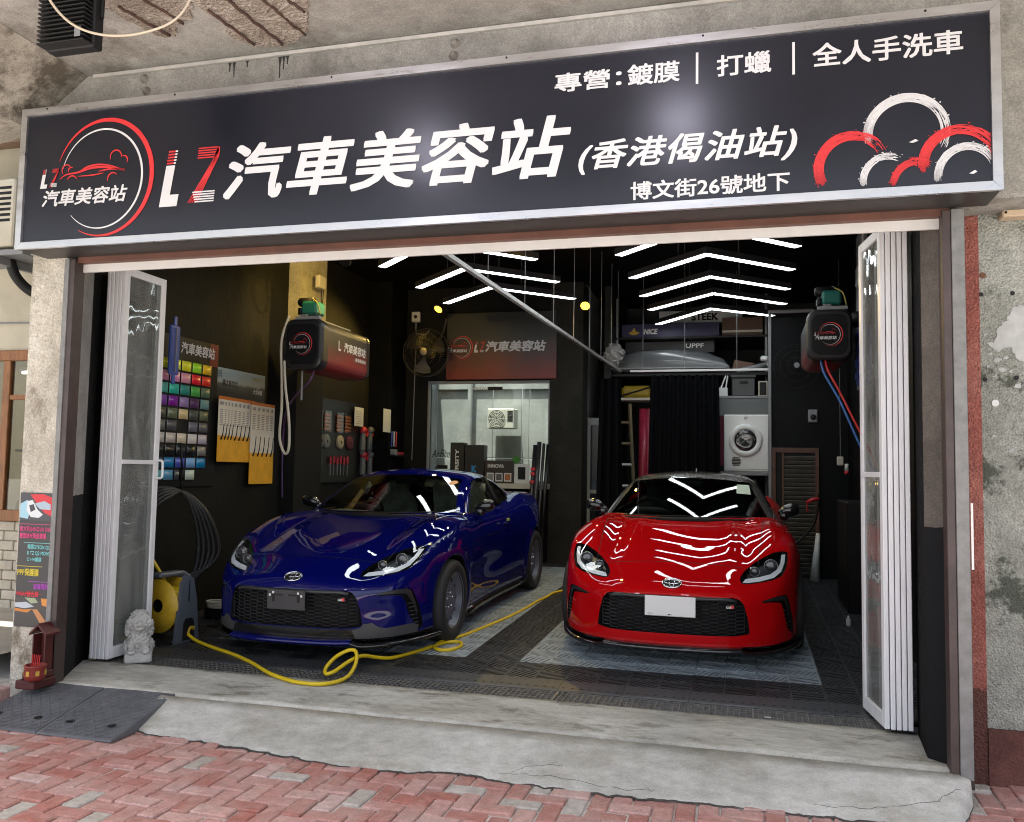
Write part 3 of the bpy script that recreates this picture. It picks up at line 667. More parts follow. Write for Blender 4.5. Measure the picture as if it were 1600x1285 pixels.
def surfnet(fn,xs,ys,zs,proj=3):
    Dv=fn(xs[:,None,None],ys[None,:,None],zs[None,None,:]).astype(np.float32)
    nx,ny,nz=Dv.shape;I=Dv<0
    c=[(i,j,k) for i in (0,1) for j in (0,1) for k in (0,1)]
    sl=lambda A,o:A[o[0]:nx-1+o[0],o[1]:ny-1+o[1],o[2]:nz-1+o[2]]
    cnt=sum(sl(I,o).astype(np.int8) for o in c)
    act=(cnt>0)&(cnt<8);ci=np.argwhere(act);idx=-np.ones(act.shape,np.int64);idx[act]=np.arange(len(ci))
    X=[xs,ys,zs];P=np.zeros((len(ci),3));W=np.zeros(len(ci))
    co={o:Dv[ci[:,0]+o[0],ci[:,1]+o[1],ci[:,2]+o[2]].astype(float) for o in c}
    pos={o:np.stack([X[d][ci[:,d]+o[d]] for d in range(3)],1) for o in c}
    for o in c:
        for d in range(3):
            if o[d]==0:
                p=list(o);p[d]=1;p=tuple(p);A,B=co[o],co[p];m=(A<0)!=(B<0)
                t=np.where(m,A/np.where(m,A-B,1),0)[:,None]
                P+=np.where(m[:,None],pos[o]*(1-t)+pos[p]*t,0);W+=m
    P/=W[:,None]
    Q=[]
    for d in range(3):
        e1,e2=[(1,2),(2,0),(0,1)][d]
        A=np.take(I,range(I.shape[d]-1),axis=d);B=np.take(I,range(1,I.shape[d]),axis=d)
        E=np.argwhere(A!=B);fl=A[tuple(E.T)]
        ok=(E[:,e1]>0)&(E[:,e2]>0)&(E[:,e1]<Dv.shape[e1]-1)&(E[:,e2]<Dv.shape[e2]-1);E=E[ok];fl=fl[ok]
        q=[]
        for a1,a2 in ((-1,-1),(0,-1),(0,0),(-1,0)):
            f=E.copy();f[:,e1]+=a1;f[:,e2]+=a2;q.append(idx[tuple(f.T)])
        q=np.stack(q,1);q=np.where(fl[:,None],q,q[:,::-1]);Q.append(q)
    Q=np.concatenate(Q)
    f=lambda p:fn(p[:,0],p[:,1],p[:,2])
    h=1e-3
    for _ in range(proj):
        v=f(P);g=np.stack([(f(P+h*np.eye(3)[i])-f(P-h*np.eye(3)[i]))/(2*h) for i in range(3)],1)
        st=v[:,None]*g/((g*g).sum(1)[:,None]+1e-3);l=np.linalg.norm(st,axis=1,keepdims=True)
        P=P-st*np.minimum(1,.006/(l+1e-9))
    return P,Q
def hit(a,z,s0=-.35,s1=1.6,n=260,fn=None):
    fn=fn or outer;a=np.asarray(a,float);z=np.asarray(z,float);S=np.linspace(s0,s1,n)
    Dv=fn(a[...,None],S,z[...,None]);k=np.argmax(Dv<0,axis=-1);hi=S[k];lo=S[np.maximum(k-1,0)]
    for _ in range(22):
        m=(lo+hi)/2;ins=fn(a,m,z)<0;hi=np.where(ins,m,hi);lo=np.where(ins,lo,m)
    return hi
def hitside(s,z):
    a0=np.full(np.shape(s),.3);hi=np.full(np.shape(s),1.1);lo=a0.copy()
    for _ in range(26):
        m=(lo+hi)/2;ins=outer(m,s,z)<0;lo=np.where(ins,m,lo);hi=np.where(ins,hi,m)
    return lo
def hittop(u,s):
    lo=np.full(np.shape(u),.3);hi=np.full(np.shape(u),1.4)
    for _ in range(26):
        m=(lo+hi)/2;ins=outer(u,s,m)<0;lo=np.where(ins,m,lo);hi=np.where(ins,hi,m)
    return lo
def polygrid(poly,h):
    """triangulated fill of a polygon with interior points (bmesh)"""
    bm=bmesh.new();P=np.array(poly,float);vs=[]
    for i in range(len(P)):
        A,B=P[i],P[(i+1)%len(P)];k=max(1,int(np.linalg.norm(B-A)/h))
        for t in range(k): p=A+(B-A)*t/k;vs.append(bm.verts.new((p[0],p[1],0)))
    f=bm.faces.new(vs);bmesh.ops.triangulate(bm,faces=[f])
    lo,hi=P.min(0),P.max(0)
    for ax in (0,1):
        for v in np.arange(lo[ax]+h,hi[ax],h):
            co=[0,0,0];no=[0,0,0];co[ax]=float(v);no[ax]=1
            bmesh.ops.bisect_plane(bm,geom=bm.verts[:]+bm.edges[:]+bm.faces[:],plane_co=co,plane_no=no)
    bmesh.ops.triangulate(bm,faces=bm.faces[:]);bmesh.ops.remove_doubles(bm,verts=bm.verts[:],dist=1e-5)
    bm.verts.index_update();V=np.array([v.co[:2] for v in bm.verts]);F=[tuple(v.index for v in f.verts) for f in bm.faces];bm.free()
    return V,F
def patch(poly,off,h=.02,side=1):
    """piece of skin over a front-view outline; off>0 stands proud"""
    V,F=polygrid(poly,h);s=hit(V[:,0],V[:,1]);p=np.stack([V[:,0],s,V[:,1]],1)
    e=1e-3;f=lambda q:outer(q[:,0],q[:,1],q[:,2])
    g=np.stack([(f(p+e*np.eye(3)[i])-f(p-e*np.eye(3)[i]))/(2*e) for i in range(3)],1);g/=np.linalg.norm(g,axis=1,keepdims=True)+1e-9
    p=p+g*off
    if side<0: p[:,0]*=-1;F=[f[::-1] for f in F]
    F=[f[::-1] for f in F]
    # face forward
    n=np.cross(p[F[0][1]]-p[F[0][0]],p[F[0][2]]-p[F[0][0]])
    if n[1]>0: F=[f[::-1] for f in F]
    return p,F
def ribbon(path,w,off=.0012):
    """thin dark panel gap lying on the skin; path = points on the skin"""
    p=np.asarray(path,float);e=1e-3;f=lambda q:outer(q[:,0],q[:,1],q[:,2])
    g=np.stack([(f(p+e*np.eye(3)[i])-f(p-e*np.eye(3)[i]))/(2*e) for i in range(3)],1);g/=np.linalg.norm(g,axis=1,keepdims=True)+1e-9
    p=p-g*f(p)[:,None]
    t=np.gradient(p,axis=0);t/=np.linalg.norm(t,axis=1,keepdims=True)+1e-9;b=np.cross(t,g)
    V=np.concatenate([p+b*w+g*off,p-b*w+g*off]);n=len(p)
    return V,[(i,i+1,n+i+1,n+i) for i in range(n-1)]
def car_parts():
    """meshes of one car: list of (part, verts, faces, material key, smooth, parent part)"""
    out=[]
    xs=np.arange(-.9375,.9376,.0125);ss=np.concatenate([np.arange(-.16,1.72,.0125),np.arange(1.72,4.26,.025)]);zs=np.concatenate([np.arange(.115,.95,.0125),np.arange(.95,1.31,.0125)])
    P,Q=surfnet(outer,xs,ss,zs,2)
    T=np.concatenate([Q[:,[0,1,2]],Q[:,[0,2,3]]])
    V_,T,_=clip(P,T,openings(P))
    V_,T=compact(V_,T)
    rv,rf=rims(V_,T,.032)
    a=np.abs(V_[:,0]);r=np.minimum(*[np.sqrt((V_[:,1]-ax)**2+(V_[:,2]-.305)**2) for ax in (.85,3.425)])
    V_,T,dark=clip(V_,T,np.minimum(np.maximum(r-.3475,.58-a),V_[:,2]-.168))
    a=np.abs(V_[:,0]);fl=np.minimum(lower(a,V_[:,1],V_[:,2])-.014,V_[:,2]-.86)
    V2_,roof,shell=clip(V_,T,fl)
    out.append(('body_shell',*compact(V2_,shell),'paint',True,None))
    out.append(('roof',*compact(V2_,roof),'roof',True,None))
    out.append(('wheel_well',*compact(V_,dark),'trim',True,None))
    out.append(('edge_lining',rv,rf,'trim',False,None))
    gp=[(-.55,.51),(.55,.51),(.55,.22),(-.55,.22)]
    V_,F_=patch(gp,-.055,.05);out.append(('grille_backing',V_,F_,'trim',True,None))
    for sd in (-1,1):
        V_,F_=patch([(.42,.55),(.42,.62),(.60,.745),(.73,.765),(.80,.75),(.80,.66),(.74,.58),(.6,.55)],-.05,.04,sd);out.append(('lamp_backing',V_,F_,'trim',True,None))
        V_,F_=patch([(.53,.43),(.69,.50),(.76,.50),(.80,.40),(.815,.18),(.77,.18),(.72,.32),(.70,.43)],-.028,.04,sd);out.append(('intake_backing',V_,F_,'trim',True,None))
    # windscreen
    t=np.linspace(-1,1,33);v=np.linspace(0,1,15);T,Vv=np.meshgrid(t,v,indexing='ij')
    zt=1.222;z=.84+(zt-.84)*Vv
    for _ in range(3):
        a_=T*(cwz(1.9,z)-.050);z=(.862-.0*a_)+(1.226-.17*a_*a_-.862)*Vv
    s_=swd(np.abs(a_),z)+.012
    Vw=np.stack([a_,s_,z],-1).reshape(-1,3);n=len(v)
    Fw=[(i*n+j,(i+1)*n+j,(i+1)*n+j+1,i*n+j+1) for i in range(len(t)-1) for j in range(n-1)]
    out.append(('windscreen',Vw,Fw,'glass',True,None))
    V2,F2=polygrid([(s,zz) for s,zz in SIDEW],.06)
    V2=np.array([.5*(V2.max(0)+V2.min(0))])+(V2-.5*(V2.max(0)+V2.min(0)))*1.03
    for sd in (-1,1):
        aa=cwz(V2[:,0],V2[:,1])-.020
        Vs=np.stack([sd*aa,V2[:,0],V2[:,1]],1);F=[f if sd>0 else f[::-1] for f in F2]
        out.append(('side_window',Vs,F,'glass',True,None))
        # pillar between door glass and quarter glass
        mb=MB();zz=np.linspace(.93,1.19,5);sb=2.60+.10*(zz-.93);mb.tube(np.stack([sd*(cwz(sb,zz)-.012),sb,zz],1),.02,6);out.append(('pillar',np.concatenate(mb.V),mb.F,'trim',True,None))
    # rear glass
    t=np.linspace(-1,1,9);s_=np.linspace(2.96,3.72,7);T,Sg=np.meshgrid(t,s_,indexing='ij');zr=ev(RC,Sg)-.02
    aa=T*(cwz(Sg,zr)-.08);zr=zr-.17*aa*aa;n=7
    out.append(('rear_window',np.stack([aa,Sg,zr],-1).reshape(-1,3),[(i*n+j,(i+1)*n+j,(i+1)*n+j+1,i*n+j+1) for i in range(8) for j in range(6)],'glass',True,None))
    # headlamps
    DRL=[(.466,.578),(.484,.598),(.575,.608),(.650,.624),(.697,.650),(.722,.687),(.732,.736),(.760,.737),(.752,.688),(.728,.637),(.676,.603),(.58,.584),(.50,.577)]
    for sd in (-1,1):
        V_,F_=patch(HL,-.001,.02,sd);out.append(('headlight',V_,F_,'lens',True,None))
        par='headlight%d'%sd
        V_,F_=patch(DRL,-.008,.015,sd);out.append(('light_strip',V_,F_,'drl',True,par))
        for (ca,cz,rr) in ((.655,.664,.042),(.545,.632,.030)):
            s0=float(hit(np.array(ca),np.array(cz)))
            mb=MB();c=V3(sd*ca,s0+.030,cz)
            mb.lathe([(rr*1.12,-.004),(rr*1.15,-.014),(rr*1.08,-.018),(rr,-.008)],c,'y',24)
            out.append(('bezel',np.concatenate(mb.V),mb.F,'bezel',True,par))
            mb=MB();k=6;mb.lathe([(max(.0005,rr*math.sin(q)),-.018*math.cos(q)) for q in np.linspace(0,math.pi/2,k)],c,'y',20)
            out.append(('projector',np.concatenate(mb.V),mb.F,'bulb',True,par))
        # dark housing ledge seen through the lens
        V_,F_=patch([(.50,.60),(.60,.625),(.69,.66),(.72,.70),(.66,.725),(.56,.68),(.50,.64)],-.040,.03,sd);out.append(('housing',V_,F_,'housing',True,par))
        # side intake fins
        mb=MB()
        for k in range(6):
            z0=.235+.028*k;ca=.762-.0*k;ca2=.793-.0018*k*8
            A=np.linspace(.742+.004*(5-k),.786-.003*k,5);s0=hit(A,np.full(5,z0));mb.tube(np.stack([sd*A,s0+.012,np.full(5,z0)],1),.0045,5)
        out.append(('intake_fins',np.concatenate(mb.V),mb.F,'trim2',True,None))
        # smooth dark brow over the intake
        V_,F_=patch([(.552,.4475),(.625,.468),(.69,.481),(.742,.481),(.760,.463),(.777,.39),(.79,.30),(.782,.30),(.765,.385),(.742,.444),(.715,.452),(.665,.455)],-.006,.02,sd)
        out.append(('intake_brow',V_,F_,'trim2',True,None))
    # grille: elongated honeycomb bars
    mb=MB();cw_,ch=.056,.0122;rows=21
    inside=lambda x,z:float(pdist(GR,np.array(abs(x)),np.array(z)))<.004
    segs=[]
    for rI in range(rows+1):
        z0=.238+rI*ch;sh=(rI%2)*cw_
        for k in range(-6,7):
            x0=k*2*cw_+sh
            segs+= [[(x0-cw_*.42,z0),(x0+cw_*.42,z0)],[(x0+cw_*.42,z0),(x0+cw_*.58,z0+ch)],[(x0-cw_*.42,z0),(x0-cw_*.58,z0+ch)],[(x0+cw_*.42,z0),(x0+cw_*.58,z0-ch)],[(x0-cw_*.42,z0),(x0-cw_*.58,z0-ch)]]
    segs=[s for s in segs if inside(*s[0]) and inside(*s[1])]
    A=np.array([p for s in segs for p in s]);s0=hit(np.abs(A[:,0]),np.clip(A[:,1],.245,.485))+.016
    for i in range(len(segs)):
        p,q=A[2*i],A[2*i+1]
        mb.tube([(p[0],s0[2*i],p[1]),(q[0],s0[2*i+1],q[1])],.0033,4,caps=False)
    out.append(('grille_mesh',np.concatenate(mb.V),mb.F,'trim2',False,None))
    mb=MB();x=np.linspace(-.425,.425,31);s0=hit(np.abs(x),np.full(31,.478));mb.tube(np.stack([x,s0+.006,np.full(31,.4775)-.012*np.clip(np.abs(x)-.36,0,1)/.065],1),.0135,8)
    out.append(('grille_bar',np.concatenate(mb.V),mb.F,'trim2',True,None))
    # lower lip: plan contour swept forward of the bumper
    def lip(a0,a1,z0,z1,fw,n=41,kick=True):
        A=np.linspace(a0,a1,n);s0=ev(SF,np.abs(A));mb=MB();R=[]
        up=np.clip((.50-np.abs(A))/.05,0,1) if kick else 0*A
        for (ds,z) in ((.05,z0),(-fw,z0),(-fw-.006,(z0+z1)/2),(-fw+.004,z1),(.05,z1+.012)):
            R.append(np.stack([A*(1+.012*(ds<0)),s0+ds,z+.022*up+0*A],1))
        V=np.concatenate(R);F=[]
        for i in range(5):
            j=(i+1)%5
            for q in range(n-1): F.append((i*n+q,j*n+q,j*n+q+1,i*n+q+1))
        F=[f[::-1] for f in F]
        return V,F
    out.append(('front_lip',*lip(-.865,.865,.105,.128,.030,61),'lip',True,None))
    out.append(('lip_insert',*lip(-.455,.455,.131,.158,.040,31,False),'lipc',True,None))
    # corner trims (satin grey panels under the intakes)
    for sd in (-1,1):
        V_,F_=patch([(.515,.262),(.565,.268),(.605,.236),(.645,.226),(.70,.232),(.765,.236),(.788,.215),(.782,.168),(.66,.163),(.52,.163),(.47,.166),(.45,.225),(.50,.24)],.0035,.02,sd)
        out.append(('corner_trim',V_,F_,'corner',True,None))
    V_,F_=patch([(-.5,.166),(.5,.166),(.5,.232),(-.5,.232)],.0025,.04);out.append(('lower_trim',V_,F_,'corner2',True,None))
    # side skirts
    for sd in (-1,1):
        mb=MB();s_=np.linspace(1.22,3.05,9);mb.tube(np.stack([sd*(ev(WP,s_)-.035),s_,np.full(9,.145)],1),.035,8);out.append(('side_skirt',np.concatenate(mb.V),mb.F,'lip',True,None))
    # panel gaps
    gaps=[]
    x=np.linspace(-.56,.56,45);sg=.205+.16*np.abs(x)**2*1.1;gaps.append(ribbon(np.stack([x,sg,hittop(x,sg)],1),.0022))
    for sd in (-1,1):
        s_=np.linspace(.26,1.16,40);u_=sd*(.565+.055*np.clip((s_-.26)/.9,0,1));gaps.append(ribbon(np.stack([u_,s_,hittop(u_,s_)],1),.0020))
        z_=np.linspace(.18,.86,30);s_=1.34+.10*(z_-.5)**2-.0*z_;gaps.append(ribbon(np.stack([sd*hitside(s_,z_),s_,z_],1),.0022))
        z_=np.linspace(.22,.90,30);s_=2.62+.15*np.clip(.45-z_,0,1);gaps.append(ribbon(np.stack([sd*hitside(s_,z_),s_,z_],1),.0022))
        s_=np.linspace(1.34,2.66,30);gaps.append(ribbon(np.stack([sd*hitside(s_,np.full(30,.215)),s_,np.full(30,.215)],1),.0022))
    mb=MB()
    for V_,F_ in gaps: mb.add(V_,F_)
    out.append(('panel_gaps',np.concatenate(mb.V),mb.F,'trim',False,None))
    # cowl and wipers
    mb=MB();x=np.linspace(-.70,.70,33);b=.36*(x/.745)**2
    for i in range(1): mb.tube(np.stack([x,1.155+b,.902-.03*np.abs(x)**2],1),.020,6)
    out.append(('cowl',np.concatenate(mb.V),mb.F,'trim',True,None))
    for x0,x1 in ((-.52,.02),(.02,.50)):
        mb=MB();x=np.linspace(x0,x1,14);z=np.linspace(.915,.93,14);mb.tube(np.stack([x,swd(np.abs(x),z)-.014,z],1),.007,5);out.append(('wiper',np.concatenate(mb.V),mb.F,'trim',True,None))
    # door mirrors
    for sd in (-1,1):
        mb=MB();th=np.linspace(0,2*np.pi,16,endpoint=False);R=[]
        for k,(x,rx,rz,zo) in enumerate(((.745,.006,.006,.948),(.77,.042,.034,.955),(.80,.058,.048,.964),(.84,.064,.056,.970),(.885,.058,.052,.974),(.912,.038,.038,.976),(.919,.004,.004,.976))):
            R.append(np.stack([np.full(16,sd*x),1.74+.03*(x-.8)+rx*np.cos(th)*.8,zo+rz*np.sin(th)],1))
        F=[(i*16+q,i*16+(q+1)%16,(i+1)*16+(q+1)%16,(i+1)*16+q) for i in range(6) for q in range(16)]
        if sd<0: F=[f[::-1] for f in F]
        mb.add(np.concatenate(R),F);mb.box((sd*.78-.02,1.70,.885),(sd*.78+.05*1,1.78,.955),.012)
        out.append(('door_mirror',np.concatenate(mb.V),mb.F,'mirror',True,None))
        mb=MB();s_=np.linspace(2.36,2.54,9);mb.tube(np.stack([sd*(hitside(s_,np.full(9,.765))+.014*np.sin(np.linspace(0,np.pi,9))),s_,np.full(9,.765)],1),[.006]+[.011]*7+[.006],8)
        out.append(('door_handle',np.concatenate(mb.V),mb.F,'paint',True,None))
    # cabin: dash, seats, wheel, mirror
    mb=MB();t=np.linspace(-.68,.68,21);R=[]
    for sgo,zz in ((1.26,.80),(1.30,.880),(1.42,.900),(1.60,.905),(1.72,.885),(1.76,.80),(1.74,.60)):
        R.append(np.stack([t,sgo+.20*(t/.7)**2*(sgo<1.5),np.full(21,zz-.015*(np.abs(t)>.62))],1))
    mb.add(np.concatenate(R),[(i*21+q,i*21+q+1,(i+1)*21+q+1,(i+1)*21+q) for i in range(6) for q in range(20)])
    mb.tube([(-.55,1.70,.91),(-.45,1.66,.935),(-.35,1.64,.94),(-.25,1.66,.935),(-.17,1.70,.91)],.03,8)
    out.append(('dashboard',np.concatenate(mb.V),mb.F,'dash',True,None))
    mb=MB();c=V3(-.36,1.86,.86);th=np.linspace(0,2*np.pi,28,endpoint=False);ax=np.array([[1,0,0],[0,.38,.92]])
    mb.tube(c+.18*(np.cos(th)[:,None]*ax[0]+np.sin(th)[:,None]*ax[1]),.014,8,closed=True)
    for q in (.2,np.pi-.2,-np.pi/2): mb.tube([c,c+.17*(math.cos(q)*ax[0]+math.sin(q)*ax[1])],.014,6)
    mb.cyl(c+V3(0,-.03,-.0),c+V3(0,.03,.03),.06,14);mb.cyl(c,c+V3(0,-.2,-.05),.03,8)
    out.append(('steering_wheel',np.concatenate(mb.V),mb.F,'trim',True,None))
    for sd in (-1,1):
        x0=sd*.36;mb=MB()
        def pad(rows):
            R=[];th=np.linspace(0,2*np.pi,14,endpoint=False)
            for (yy,zz,w,d) in rows: R.append(np.stack([x0+w*np.sign(np.cos(th))*np.abs(np.cos(th))**.6,yy+d*np.sign(np.sin(th))*np.abs(np.sin(th))**.6,np.full(14,zz)],1))
            k=len(R);mb.add(np.concatenate(R),[(i*14+q,i*14+(q+1)%14,(i+1)*14+(q+1)%14,(i+1)*14+q) for i in range(k-1) for q in range(14)]+[tuple((k-1)*14+q for q in range(14))])
        pad([(2.25,.40,.25,.27),(2.24,.52,.26,.28),(2.24,.56,.20,.22)])
        pad([(2.46,.50,.24,.07),(2.52,.70,.26,.075),(2.58,.90,.24,.07),(2.62,1.00,.17,.055),(2.635,1.03,.12,.05),(2.645,1.10,.12,.055),(2.66,1.15,.09,.04)])
        out.append(('seat',np.concatenate(mb.V),mb.F,'seat',True,None))
    mb=MB().box((-.11,1.98,1.135),(.11,2.005,1.19),.012);out.append(('rear_view_mirror',np.concatenate(mb.V),mb.F,'trim',False,None))
    # antenna fin
    return out
def wheel_parts():
    """wheel about the lateral axis, outer face towards +x"""
    R=.308;o=[]
    mb=MB();mb.lathe([(.205,-.09),(.25,-.100),(.285,-.098),(.300,-.085),(.3075,-.06),(.308,0),(.3075,.06),(.300,.085),(.285,.098),(.25,.100),(.212,.092),(.204,.080)],(0,0,0),'x',48)
    o.append(('tyre',mb,'rubber'))
    mb=MB();mb.lathe([(.206,.088),(.212,.092),(.213,.084),(.195,.074),(.185,.030),(.172,.022),(.150,.046),(.120,.052),(.085,.045),(.070,.036),(.045,.034),(.038,.046),(.030,.048),(.001,.048)],(0,0,0),'x',48)
    o.append(('rim',mb,'rim'))
    mb=MB()
    for k in range(10):
        q=2*math.pi*k/10;c=V3(.046,.150*math.cos(q),.150*math.sin(q));mb.lathe([(.016,.0005),(.013,.002),(.001,.002)],c,'x',10)
    o.append(('vent_holes',mb,'trim'))
    mb=MB()
    for k in range(5):
        q=2*math.pi*k/5+.3;c=V3(.036,.056*math.cos(q),.056*math.sin(q));mb.lathe([(.0085,0),(.0085,.018),(.006,.022),(.001,.022)],c,'x',6)
    o.append(('lug_nuts',mb,'chrome'))
    return o
CK={'paint':None,'roof':None,'lipc':None,'corner':None,'corner2':None,'lip':None,'mirror':None,'seat':None}
CARBASE=dict(trim=M('black_plastic',(.006,.006,.0065),.6,spec=.2,obj=True),trim2=M('satin_black_trim',(.028,.029,.031),.36,obj=True),glass=glass('car_glass',(.42,.46,.45),ior=1.62),
  lens=glass('lamp_lens',(.93,.95,.96),ior=1.5),drl=M('lamp_strip_white',(.78,.80,.82),.3,coat=.4),chrome=M('chrome',(.75,.76,.78),.12,1.),bulb=M('projector_lens',(.05,.055,.062),.06,.2,coat=1.),
  bezel=M('lamp_bezel',(.16,.165,.17),.3,.6),housing=M('lamp_housing',(.045,.045,.048),.3,.4),dash=M('dash_vinyl',(.03,.03,.032),.6),rubber=M('tyre_rubber',(.018,.018,.019),.75,bump=.2,bs=120,obj=True),rim=M('steel_rim',(.13,.14,.17),.38,.2))
PARTS=None
def make_car(name,label,loc,rot,keys,group):
    global PARTS
    t=thing(name,label,'car',loc,group);t.rotation_euler=rot
    mats=dict(CARBASE);mats.update(keys)
    first=PARTS is None
    if first: PARTS=[];src=car_parts()
    made={}
    if first:
        for nm,Vv,F,k,sm,par in src:
            o=mobj(nm,Vv,F,mats[k],t,sm,local=True);o.material_slots[0].link='OBJECT';o.material_slots[0].material=mats[k]
            if par: o.parent=made[par]
            PARTS.append((o,k,par))
            if nm=='headlight': made['headlight%d'%(1 if np.asarray(Vv)[:,0].mean()>0 else -1)]=o
    else:
        for o,k,par in PARTS:
            c=inst(o,t,mat=mats[k])
            if par: c.parent=made[par]
            if o.name.split('.')[0]=='headlight':
                made['headlight%d'%(1 if o.data.vertices[0].co.x>0 else -1)]=c
    # wheels
    global WH
    if first:
        WH=[]
        w=D.objects.new('wheel',None);COL.objects.link(w);ORG[w.name]=V3(0,0,0)
        for nm,mb,k in wheel_parts():
            o=mb.obj(nm,mats[k],w,True,local=True);WH.append(o)
        w.parent=t;w.location=(.790,.85,.306);WH=w
        rest=[((.790,3.425,.306),0),((-.790,.85,.306),math.pi),((-.790,3.425,.306),math.pi)]
    else: rest=[((.790,.85,.306),0),((.790,3.425,.306),0),((-.790,.85,.306),math.pi),((-.790,3.425,.306),math.pi)]
    for l,rz in rest: copytree(WH,t,l,(0,0,rz))
    return t
# ================================================================ shop sign
SX0,SX1,SZ0,SZ1,SY=-4.287,1.108,2.622,3.494,4.20
SG=thing('shop_sign','wide black shop sign with white Chinese lettering over the doorway','sign',((SX0+SX1)/2,SY+.1,SZ0))
PANEL=M('sign_panel_vinyl',(.0075,.0085,.0165),.34,var=.2,vs=1.2,rvar=.05,coat=.42,cr=.22,spec=.35,bump=.02,bs=200)  # blue in the base colour stands in for the sheen of reflected sky
MB().box((SX0+.03,SY+.004,SZ0+.03),(SX1-.03,SY+.03,SZ1-.03)).obj('panel',PANEL,SG)
MB().box((SX0+.006,SY+.031,SZ0+.004),(SX1-.006,SY+.245,SZ1-.004)).obj('back_box',M('sign_box_black',(.03,.028,.027),.45,var=.3,vs=5),SG)
fw=.042
for nm,pts in (('top_rail',[(SX0,SZ1),(SX1,SZ1),(SX1-fw,SZ1-fw),(SX0+fw,SZ1-fw)]),('bottom_rail',[(SX0,SZ0),(SX1,SZ0),(SX1-fw,SZ0+fw),(SX0+fw,SZ0+fw)]),
   ('left_rail',[(SX0,SZ0+.001),(SX0+fw-.001,SZ0+fw+.001),(SX0+fw-.001,SZ1-fw-.001),(SX0,SZ1-.001)]),('right_rail',[(SX1,SZ0+.001),(SX1-fw+.001,SZ0+fw+.001),(SX1-fw+.001,SZ1-fw-.001),(SX1,SZ1-.001)])):
    mb=MB();mb.prism(pts,(0,SY-.012,0),(1,0,0),(0,0,1),(0,.022,0));mb.obj(nm,ALU,SG)
    if nm in('top_rail',): MB().box((SX0,SY+.0105,SZ1-.004),(SX1,SY+.24,SZ1),0).obj('cover_strip',ALU,SG)
for x in (-4.1,-3.2,-2.2,-1.2,-.2,.8): MB().lathe([(.001,-.003),(.005,-.003),(.006,0)],(x,SY-.012,SZ1-.012),'y',8).obj('screw',DBLK,SG)
TY=SY+.0015
def stxt(name,body,x0,x1,z0,z1,mat=WHT,bold=.012,shear=0.,space=1.): return lettering(name,body,(x0,TY,z0),(1,0,0),(0,0,1),x1-x0,z1-z0,mat,SG,bold,shear,space)
stxt('title_lettering','汽車美容站',-2.862,-.855,2.832,3.158,bold=.021,shear=.22,space=1.06)
stxt('branch_lettering','(香港偈油站)',-.815,.238,2.832,3.005,bold=.018,shear=.25,space=1.08)
stxt('address_lettering','博文街26號地下',-.55,.203,2.685,2.778,bold=.018)
stxt('service_lettering','專營：',-.944,-.60,3.272,3.372,bold=.018);stxt('service_lettering','鍍膜',-.571,-.313,3.271,3.379,bold=.018)
stxt('service_lettering','打蠟',-.134,.121,3.271,3.379,bold=.018);stxt('service_lettering','全人手洗車',.309,.958,3.271,3.386,bold=.018)
for x in (-.2285,.223): MB().box((x-.006,TY-.0004,3.247),(x+.006,TY+.0004,3.406)).obj('divider',WHT,SG)
def flat(name,polys,mat,par,y=TY,d=.0006):
    mb=MB()
    for P in polys: mb.prism(P,(0,y-d,0),(1,0,0),(0,0,1),(0,d,0))
    return mb.obj(name,mat,par)
def big_L(x0,z0,w,h,y=TY,par=SG,ex=1.):
    sh=lambda z:(z-z0)*.16
    P=lambda pts:[(x0+a*w+sh(z0+b*h),z0+b*h) for a,b in pts]
    flat('letter_l',[P([(0,0),(1,0),(1,.20),(.50,.20),(.50,.70),(0,.70)])],WHT,par,y)
    flat('letter_l_stripes',[P([(0,b),(.50,b),(.50,b+.026),(0,b+.026)]) for b in (.725,.775,.825,.875,.925)],REDP,par,y)
    flat('letter_l_tips',[P([(.40,b),(.52,b),(.52,b+.026),(.40,b+.026)]) for b in (.725,.775,.825,.875,.925)],WHT,par,y-.0008)
def big_Z(x0,z0,w,h,y=TY,par=SG):
    sh=lambda z:(z-z0)*.08
    P=lambda pts:[(x0+a*w+sh(z0+b*h),z0+b*h) for a,b in pts]
    red=[];wh=[]
    for k in range(5):
        o=k*.042;red.append(P([(.22,.97-o),(.90-.02*k,.97-o),(.93-.02*k,.95-o),(.22,.95-o)]))
        red.append(P([(.90-.03*0+.02*(4-k),.96-o*.5),(.98-k*.045+.0,.80-.02*k),(.30-k*.075+.06,.02),(.27-k*.075+.06,.02),(.94-k*.045,.81-.02*k),(.86-.0*k,.96-o*.5)]))
        wh.append(P([(.28-.03*k,.02+o),(.96,.02+o),(.96,.043+o),(.30-.03*k,.043+o)]))
    flat('letter_z',red,REDP,par,y);flat('letter_z_foot',wh,WHT,par,y-.0008)
big_L(-3.284,2.824,.118,.346);big_Z(-3.10,2.83,.185,.336)
def arc(c,rx,rz,a0,a1,w0,w1,n=60,jit=0.,seed=0):
    """crescent stroke from angle a0 to a1 (deg)"""
    rg=np.random.default_rng(seed);t=np.radians(np.linspace(a0,a1,n));f=np.linspace(0,1,n);w=w0+(w1-w0)*np.sin(np.pi*f)
    j=rg.normal(0,jit,n)*np.sin(np.pi*f)
    o=[(c[0]+(rx+w[i]/2+j[i])*math.cos(t[i]),c[1]+(rz+w[i]/2+j[i])*math.sin(t[i])) for i in range(n)]
    q=[(c[0]+(rx-w[i]/2)*math.cos(t[i]),c[1]+(rz-w[i]/2)*math.sin(t[i])) for i in range(n)]
    return [[o[i],o[i+1],q[i+1],q[i]] for i in range(n-1)]
